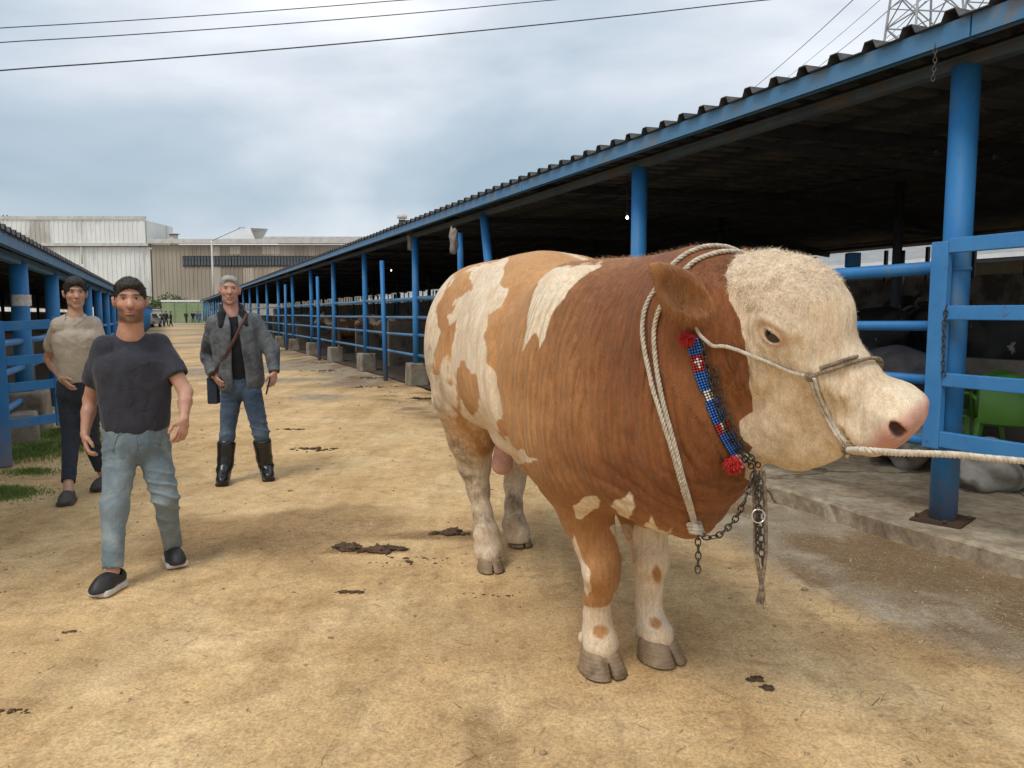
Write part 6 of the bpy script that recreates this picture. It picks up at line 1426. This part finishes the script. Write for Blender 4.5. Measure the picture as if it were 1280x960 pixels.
# distant trees and hedge at the foot of the factory
m_leaf = mat('foliage', (.055, .095, .025), (.035, .065, .018), .7, 2, c3=(.09, .13, .04), s3=1.2, bs=0); m_bark = mat('bark', (.08, .06, .045))
def leaf_cloud(mb, c, r, n, s, rr):
    for _ in range(n):
        while True:
            q = Vector((rr.uniform(-1, 1), rr.uniform(-1, 1), rr.uniform(-1, 1)))
            if .35 < q.length < 1: break
        p = Vector((c[0] + q.x * r[0], c[1] + q.y * r[1], c[2] + q.z * r[2])); a = Vector((rr.gauss(0, 1), rr.gauss(0, 1), rr.gauss(0, 1))).normalized(); b = a.orthogonal().normalized()
        mb.add([p - a * s, p + b * s * .6, p + a * s, p - b * s * .6], [(0, 1, 2, 3)])
rr = random.Random(4)
for i, (px, Y, h_, r_) in enumerate(((198, 140, 1.6, 2.4), (212, 140, 2.4, 2.6), (226, 140, 1.9, 2.4), (240, 141, 1.5, 2.2), (262, 141, 1.8, 2.2), (182, 141, 2.2, 2.0))):
    o = thing('shrub', ['low green shrub at the left foot of the beige factory wall', 'tallest green shrub before the beige factory wall', 'green shrub right of the tallest one before the beige factory', 'small shrub above the green wall', 'shrub beyond the lamp post foot', 'shrub before the white factory hall'][i], 'shrub', (proj_x(px, Y), Y, 0), 0, 'shrubs along the factory wall')
    mb = MB(); leaf_cloud(mb, (0, 0, 1.5 + h_ * .6), (r_, 1.4, h_), 420, .22, rr); mb.build('crown', m_leaf, o); MB().tube([(0, 0, 0), (.1, 0, 1.6)], [.12, .07], 6).build('stem', m_bark, o)
# pylons
m_pyl = mat('galvanised_steel', (.33, .34, .35), (.26, .27, .28), .5, 2, metal=.4, bs=0)
def pylon(px, Y, ztop, label, w0=5.6):
    o = thing('pylon', label, 'pylon', (at(px, 0, Y).x, Y, 0), .12)
    mb = MB(); lv = [0, 8, 15, 21, 24.5, 28, 31.5, 35, 38.5, 42, 46, 50]; wd = lambda z: w0 * (1 - z / 50 * .86)
    for i, z in enumerate(lv):
        a = wd(z)
        for j_, (sx, sy) in enumerate(((-1, -1), (1, -1), (1, 1), (-1, 1))):
            nx, ny = ((1, -1), (1, 1), (-1, 1), (-1, -1))[j_]
            if i < len(lv) - 1:
                b = wd(lv[i + 1]); mb.bar((sx * a, sy * a, z), (sx * b, sy * b, lv[i + 1]), .09, .09)
                mb.bar((sx * a, sy * a, z), (nx * b, ny * b, lv[i + 1]), .045, .045); mb.bar((nx * a, ny * a, z), (sx * b, sy * b, lv[i + 1]), .045, .045)
                mz_ = (z + lv[i + 1]) / 2; m_ = wd(mz_); mb.bar((sx * m_, sy * m_, mz_), (nx * m_, ny * m_, mz_), .035, .035)
            mb.bar((sx * a, sy * a, z), (nx * a, ny * a, z), .05, .05)
    mb.build('tower', m_pyl, o)
    for z in (38.5, 42, 46):
        mb = MB()
        for sg in (-1, 1):
            for sy in (-1, 1): mb.bar((sg * wd(z), sy * wd(z), z), (sg * 6.5, 0, z + .2), .05, .05)
            mb.bar((sg * wd(z), 0, z + 1.6), (sg * 6.5, 0, z + .2), .05, .05)
        arm = mb.build('cross_arm', m_pyl, o)
        for sg in (-1, 1): MB().tube([(sg * 6.4, 0, z + .1), (sg * 6.4, 0, z - 1.4)], .12, 8).build('insulator', m_dark, arm)
    return o
pylon(1156, 72, 36, 'lattice pylon rising above the right shed roof, left one', 4.3)
pylon(1243, 84, 36, 'lattice pylon at the top right corner, right of the other', 4.6)
# overhead wires
m_wire = mat('wire', (.05, .05, .055), bs=0)
def wire(pts, r, label, grp):
    P = spline(pts, 8); c = P[0]; o = MB().tube([p - c for p in P], r, 6).build('overhead_wire', m_wire, None, loc=tuple(c)); tag(o, label, 'wire', grp)
def wpix(a, b, Y0, Y1, sag=2, ext=1.0):
    out = []
    for i in range(9):
        t = -.15 + 1.3 * i / 8; out.append(at(a[0] + (b[0] - a[0]) * t, a[1] + (b[1] - a[1]) * t + sag * 4 * max(t, 0) * max(0, (1 - t)), Y0 + (Y1 - Y0) * t))
    return out
G_ = 'overhead wires across the upper left sky'
wire(wpix((0, 35), (505, 0), 46, 52), .028, 'highest overhead wire at the upper left', G_)
wire(wpix((0, 53), (690, 0), 46, 54, 4), .030, 'middle overhead wire at the upper left', G_)
wire(wpix((0, 88), (955, 0), 42, 56, 6), .038, 'lowest and longest overhead wire at the upper left', G_)
G_ = 'thin wires running up to the pylons'
for k, (a, b) in enumerate((((940, 112), (1066, 0)), ((965, 112), (1100, 0)), ((1030, 78), (1118, 6)), ((1060, 74), (1150, 30)), ((1085, 66), (1148, 10)))):
    wire(wpix(a, b, 150, 80, 2), .045 if k != 1 else .03, ['leftmost thin wire rising to the top right sky', 'faint second wire rising to the top right sky', 'wire meeting the left side of the near pylon', 'lowest wire just above the roof edge by the pylon', 'short wire just left of the pylon'][k], G_)

# ================================================================ CATTLE IN THE SHED
def cow_mesh(nm):
    S_ = smooth_secs([(-.85, 1.20, .95, .10), (-.78, 1.34, .80, .22), (-.5, 1.38, .68, .28), (0, 1.34, .60, .32), (.45, 1.36, .62, .27), (.7, 1.32, .72, .20), (.8, 1.2, .85, .10)])
    prt = [(s_prof(S_), .04), (s_eseg((.6, 0, 1.12), (1.05, 0, 1.35), .16, .26, .11, .15, (0, 0, 1)), .08), (s_cap((1.08, 0, 1.42), (1.42, 0, 1.12), .125, .075), .05), (s_cap((1.12, 0, 1.30), (1.36, 0, 1.10), .10, .07), .04)]
    for sx, x in ((1, .50), (-1, -.62)):
        for sy in (-1, 1): prt += [(s_cap((x, sy * .17, .85), (x - .02 * sx, sy * .17, .42), .12, .06), .06), (s_cap((x - .02 * sx, sy * .17, .42), (x + .02, sy * .17, .06), .048, .055), .03)]
    for sy in (-1, 1): prt += [(s_ell((1.03, sy * .20, 1.42), (.05, .12, .04), rotm(0, 0, 0)), .02), (s_cap((1.05, sy * .10, 1.50), (1.08, sy * .19, 1.62), .03, .012), .01)]
    prt.append((s_cap((-.86, 0, 1.25), (-.92, 0, .6), .03, .022), .03))
    f = model(prt); v, q, n = sculpt(f, (-1.05, -.5, 0), (1.6, .5, 1.75), .026); v = v + n * (.012 * fbm(v, 5, 3, 2))[:, None].astype(F4)
    return np_mesh(nm, v, q, [])
cm_ = cow_mesh('cow'); m_cowb = mat('brown_cow_hide', (.15, .07, .032), (.21, .10, .045), .7, 3, c3=(.62, .52, .40), s3=2.2, lo3=.54, hi3=.58); m_cowk = mat('black_cow_hide', (.012, .011, .011), (.03, .027, .025), .6, 3, c3=(.45, .42, .38), s3=2.0, lo3=.6, hi3=.63)
m_tag = mat('ear_tag_yellow', (.65, .42, .03), bs=0)
def cow(s, t, rz, m, label, scale=1.0):
    o = thing('cow', label, 'cow', row(s, t), rz, 'cattle inside the right shed'); me = cm_.copy(); me.materials.clear(); me.materials.append(m); link('body', me, None, o); o.scale = (scale,) * 3
    for sy in (-1, 1): MB().box((1.05, sy * .26, 1.36), (.004, .028, .035)).build('ear_tag', m_tag, o)
cow(s_at(505, 6.6), 6.6, R(188), m_cowb, 'brown cow with a yellow ear tag behind the rails left of the bull\'s rump')
cow(s_at(555, 7.6), 7.6, R(120), m_cowb, 'brown and white cow deeper in the shed beside the bull\'s rump', .95)
cow(s_at(1070, 8.8), 8.8, R(100), m_cowk, 'black cow in the dark shed above the bull\'s forehead', 1.12)
cow(s_at(1150, 9.6), 9.6, R(70), m_cowk, 'black cow standing just left of the near blue post, deep in the shed', 1.12)
cow(s_at(1000, 10.4), 10.4, R(250), m_cowk, 'black cow behind the bull\'s poll at the back of the shed', 1.08)
cow(s_at(1255, 9.6), 9.6, R(30), m_cowk, 'black cow at the right edge deep behind the gate', 1.1)
cow(s_at(440, 6.2), 6.2, R(200), m_cowb, 'brown cow far along the pens behind the sagging rail', .95)
# ================================================================ CLUTTER
# green plastic chairs behind the gate
m_green = mat('green_plastic', (.11, .30, .04), (.09, .25, .035), .4, 4, bs=.05)
def chair(p, rz, label):
    o = thing('plastic_chair', label, 'chair', tuple(p), rz, 'green plastic chairs in the shed')
    f = model([(s_ell((0, 0, .43), (.22, .22, .022)), .01)]); 
    MB().box((0, 0, .43), (.22, .21, .015)).build('seat', m_green, o, bevel=.02)
    n_ = 9; vs = []; fs = []
    for k in (0, 1):
        for i in range(n_):
            a = -1 + 2 * i / (n_ - 1); y = .20 + .05 * (1 - a * a) + .03 * k
            vs += [(a * .22, y + .01 * k, .44), (a * .215, y + .09, .86 - .06 * a * a)]
    for k in (0, 1):
        b = k * n_ * 2
        for i in range(n_ - 1): q = (b + 2 * i, b + 2 * i + 2, b + 2 * i + 3, b + 2 * i + 1); fs.append(q if k == 0 else q[::-1])
    for i in range(n_ - 1): fs.append((2 * i + 1, 2 * i + 3, n_ * 2 + 2 * i + 3, n_ * 2 + 2 * i + 1))
    MB().add(vs, fs, 0, True).build('backrest', m_green, o)
    for sx in (-1, 1):
        for sy in (-1, 1): MB().bar((sx * .20, sy * .19, .43), (sx * .25, sy * .25, 0), .02, .02).build('leg', m_green, o)
        MB().tube([(sx * .24, -.2, .43), (sx * .26, -.18, .64), (sx * .26, .1, .66), (sx * .23, .26, .64)], .018, 8).build('armrest', m_green, o)
def gz_slab(p): return Vector((p.x, p.y, .10))
c1 = at(1262, 470, 6.4); chair(gz_slab(c1), R(150), 'green plastic chair just behind the gate bars at the right edge')
c2 = at(1208, 470, 7.0); chair(gz_slab(c2), R(200), 'green plastic chair half hidden by the near blue post')
# white feed sacks on the shed floor
m_sack = mat('woven_sack', (.42, .40, .37), (.30, .28, .25), .8, 6, c3=(.14, .12, .09), s3=3, bs=.6, bd=.01, bscale=26); m_sackg = mat('dark_sack', (.14, .14, .145), (.09, .09, .10), .7, 6, bs=.6, bd=.01, bscale=26)
def sack(px, py, Y, r, m, label, sd, zz=None):
    p = at(px, py, Y); z0 = .10 if zz is None else zz
    o = MB().blob((0, 0, r[2] * .85), r, sd, .5, 4, 0, 1.6).build('sack', m, None, loc=(p.x, p.y, z0), rot=(0, 0, sd)); tag(o, label, 'sack', 'sacks on the shed floor')
sack(1228, 500, 5.9, (.34, .26, .20), m_sack, 'pale sack lying behind the lower gate bars right of the near post', 1)
sack(1120, 440, 7.4, (.46, .30, .26), m_sackg, 'dark grey sack on top behind the rails above the bull\'s muzzle', 2, .62)
sack(1150, 455, 7.6, (.42, .30, .26), m_sackg, 'dark grey sack left of the near post behind the rails', 3, .4)
sack(1135, 505, 6.9, (.55, .34, .24), m_sack, 'dirty white sack on the floor right behind the bull\'s nose', 4)
sack(1165, 500, 7.3, (.45, .30, .26), m_sack, 'dirty white sack just left of the near post on the floor', 5)
sack(1100, 430, 8.0, (.5, .34, .3), m_sack, 'pale sack leaning on the manger wall behind the bull\'s nose', 6, .3)
# blue trough box and lamps
o = MB().box((0, 0, 0), (.09, .09, .11)).build('blue_box', m_blue, None, loc=tuple(at(1066, 325, 12)), bevel=.01); tag(o, 'small blue box hanging in the shed above the bull\'s forehead', 'box')
m_bulb = bpy.data.materials.new('lit_bulb'); m_bulb.use_nodes = True; b_ = m_bulb.node_tree.nodes['Principled BSDF']; b_.inputs['Emission Color'].default_value = (1, .95, .85, 1); b_.inputs['Emission Strength'].default_value = 4
for px, py, Y, lb in ((784, 272, 9.4, 'small lit bulb hanging under the roof left of the second blue post'), (489, 338, 22, 'tiny lit bulb under the roof far along the right shed'), (733, 345, 14, 'bulb low in the shed above the bull\'s back')):
    p = at(px, py, Y); o = thing('light_bulb', lb, 'light bulb', tuple(p)); MB().blob((0, 0, 0), (.017, .017, .022), 0, 0, 2).build('bulb', m_bulb, o); MB().tube([(0, 0, .03), (0, 0, .09)], .016, 8).tube([(0, 0, .09), (0, 0, .5)], .004, 5).build('cord', m_dark, o)
# rags tied on posts, hook under the fascia
m_rag = mat('pale_rag', (.30, .28, .25), (.18, .16, .14), .9, 12)
for px, py, Y, lb in ((567, 292, 12.2, 'pale rag tied to the leaning post above the bull\'s rump'), (513, 293, 15.5, 'small rag tied under the eave of the right shed')):
    p = at(px, py, Y); o = MB().blob((0, 0, -.12), (.07, .07, .22), 3, .6, 3, 0, 2.5).build('rag', m_rag, None, loc=tuple(p)); tag(o, lb, 'rag')
chain_o = thing('hanging_hook', 'short rusty chain hanging from the fascia left of the near post', 'chain', tuple(at(1169, 55, 4.42))); chain(chain_o, [(0, 0, 0), (.004, 0, -.10), (-.004, 0, -.20)], scale=.8)
# stickers on posts
m_stick = mat('torn_paper', (.66, .64, .62), (.45, .43, .42), .8, 20)
for px, py, Y, lb in ((520, 360, 16.05, 'torn white sticker on the post left of the bull\'s rump'), (457, 362, 19.9, 'torn white sticker on the leaning post further along'), (27, 376, 9.05, 'torn sticker on the fat blue post of the left shed')):
    p = at(px, py, Y); o = MB().tube([(0, 0, -.06), (0, 0, .0), (0, 0, .07)], [.076 if px > 100 else .104] * 3, 10, cap=False).build('sticker', m_stick, None, loc=(p.x, p.y, p.z)); tag(o, lb, 'sticker')
# ---- dung, stones, straw, grass
m_dung = mat('dung', (.075, .040, .018), (.12, .07, .035), .9, 14, bs=.8, bd=.01, bscale=50)
def gzv(x, y): return float(gz(np.array([[x, y]]))[0])
def dung(px, py, w_, d_, n, label, hmax=.035, seed=1):
    loose = hmax < .02 and n > 5 or seed in (8, 9)
    rr = random.Random(seed); c = ground(px, py); o = MB()
    for k in range(n):
        a, q = rr.uniform(0, 2 * PI), math.sqrt(rr.random()); x, y = math.cos(a) * q * w_, math.sin(a) * q * d_; s = rr.uniform(.25, 1) * (1.15 - q * .7)
        o.blob((x, y, gzv(c.x + x, c.y + y) + hmax * s * .15), (hmax * s * rr.uniform(.7, 2.2), hmax * s * rr.uniform(.7, 1.9), hmax * s * rr.uniform(.4, .8)), k, .9, 3, 0, 2.6)
    t_ = o.build('dung_heap' if not loose else 'dung_crumbs', m_dung, None, loc=(c.x, c.y, 0)); tag(t_, label, 'dung', None if loose else 'dung lying on the lane', 'stuff' if loose else None)
dung(470, 687, .20, .07, 26, 'trampled dung right of the big stain in the middle of the lane', .04, 1)
dung(436, 683, .07, .05, 14, 'dark rounded dung heap left of the trampled one', .045, 2)
dung(568, 665, .17, .07, 20, 'flat dung left of the bull\'s right hind hoof', .035, 3)
dung(437, 739, .09, .03, 14, 'thin line of dung crumbs in front of the heaps', .016, 4)
dung(943, 849, .025, .015, 5, 'small dark dung lump right of the front hooves, left of two', .018, 5)
dung(958, 859, .022, .015, 5, 'small dark dung lump right of the front hooves, right of two', .018, 6)
dung(520, 700, .30, .12, 34, 'scattered crumbs between the dung and the hind hoof', .010, 7)
dung(392, 562, .28, .16, 26, 'dung crumbs on the lane right of the man in boots', .03, 8)
dung(368, 537, .22, .05, 14, 'small flat dung beside the right boot', .03, 9)
for k_, (s_, t_, w_, lb_) in enumerate(((12.6, 4.0, .5, 'muck and straw lumps at the foot of the first post block'), (14.8, 3.7, .6, 'brown muck patch in front of the rails left of the bull'), (16.9, 4.1, .5, 'muck heap beside the second post block'), (19.5, 3.6, .8, 'muck strewn along the kerb further down the lane'), (23, 4.0, .7, 'far muck heap by the rails'), (9.8, 4.0, .45, 'muck crumbs behind the bull'))):
    c_ = row(s_, t_); v_ = (c_.y * CP + (CAMZ) * SP); px_ = 640 + FPX * c_.x / v_; py_ = 480 - FPX * (c_.y * SP - CAMZ * CP) / v_
    dung(px_, py_, w_ * .8, w_ * .4, 26, lb_, .035, 40 + k_)
dung(88, 787, .05, .03, 6, 'little dung crumb in the left foreground', .010, 10)
dung(14, 888, .06, .03, 10, 'dry leaf-like dung scrap at the lower left edge', .012, 11)
dung(598, 745, .20, .05, 18, 'row of fine crumbs below the hind hooves', .009, 12)
rr = random.Random(11); mbs = MB(); m_stone = mat('small_stones', (.40, .29, .17), (.24, .17, .10), .9, 12, geo=True)
for _ in range(2600):
    s = rr.uniform(-1, 22); t = rr.uniform(-1.5, 4.2) if rr.random() < .45 else (rr.choice([rr.gauss(3.9, .25), rr.gauss(-1.2, .3)])); p = row(s, t)
    if p.y < 1.3: continue
    q = rr.uniform(.003, .009) * (2.2 if rr.random() < .06 else 1); mbs.blob((p.x, p.y, gzv(p.x, p.y) + q * .3), (q * 1.3, q, q * .7), _, .4, 1)
tag(mbs.build('gravel', m_stone), kind='stuff')
m_straw = mat('straw', (.58, .44, .22), (.42, .30, .14), .8, 3, geo=True, bs=0); m_straw2 = mat('dark_straw', (.16, .10, .05), (.24, .16, .08), .9, 3, geo=True, bs=0)
for m_, n_, nm_, sd in ((m_straw, 16000, 'straw_litter', 5), (m_straw2, 3500, 'dark_litter', 6)):
    rg = np.random.default_rng(sd); s = rg.uniform(-1.5, 15, n_) ** 1.0; t = np.where(rg.random(n_) < .45, rg.normal(3.2, .7, n_), rg.uniform(-1.9, 4.2, n_)); t = np.minimum(t, 4.22)
    x = s * DX + t * DY; y = s * DY - t * DX; k = (y > 1.3) & (y < 12); x, y = x[k], y[k]; n_ = len(x); z = gz(np.stack([x, y], 1)) + .003
    a = rg.uniform(0, PI, n_); l = rg.uniform(.006, .026, n_) * np.where(rg.random(n_) < .04, 2.2, 1); w_ = rg.uniform(.0006, .0014, n_); dx, dy = np.cos(a), np.sin(a); tz = rg.uniform(0, .004, n_)
    Pq = np.stack([np.stack([x - dx * l - dy * w_, y - dy * l + dx * w_, z], 1), np.stack([x - dx * l + dy * w_, y - dy * l - dx * w_, z], 1), np.stack([x + dx * l + dy * w_, y + dy * l - dx * w_, z + tz], 1), np.stack([x + dx * l - dy * w_, y + dy * l + dx * w_, z + tz], 1)], 1)
    tag(link(nm_, np_mesh(nm_, Pq.reshape(-1, 3), np.arange(n_ * 4).reshape(-1, 4), [m_], smooth=False)), kind='stuff')
# grass patches at the left
m_grass = mat('grass', (.16, .25, .055), (.23, .31, .08), .7, 3, geo=True, bs=0, c3=(.26, .24, .09), s3=8, lo3=.55, hi3=.7)
rr = random.Random(3); mb = MB()
def grass(px, py, rx, ry, n, hmax):
    c = ground(px, py)
    for _ in range(n):
        a, q = rr.uniform(0, 2 * PI), min(abs(rr.gauss(0, .55)), 1.6); q *= 1 + .6 * mnoise.noise(Vector((math.cos(a) * 2, math.sin(a) * 2, px)))
        x, y = c.x + math.cos(a) * q * rx, c.y + math.sin(a) * q * ry; z = gzv(x, y); h_ = hmax * rr.uniform(.4, 1) * max(.15, 1.1 - .65 * q); lx_, ly_ = rr.gauss(0, .5) * h_, rr.gauss(0, .5) * h_; w_ = rr.uniform(.0025, .005); b = rr.uniform(0, PI); wx, wy = math.cos(b) * w_, math.sin(b) * w_
        mb.add([(x - wx, y - wy, z), (x + wx, y + wy, z), (x + wx * .7 + lx_ * .4, y + wy * .7 + ly_ * .4, z + h_ * .6), (x + lx_, y + ly_, z + h_), (x - wx * .7 + lx_ * .4, y - wy * .7 + ly_ * .4, z + h_ * .6)], [(0, 1, 2, 3, 4)])
grass(58, 562, .55, .95, 6500, .10); grass(2, 618, .35, .26, 2200, .09); grass(72, 545, .5, .45, 2200, .12); grass(40, 590, .35, .2, 700, .06)
tag(mb.build('grass', m_grass), kind='stuff')
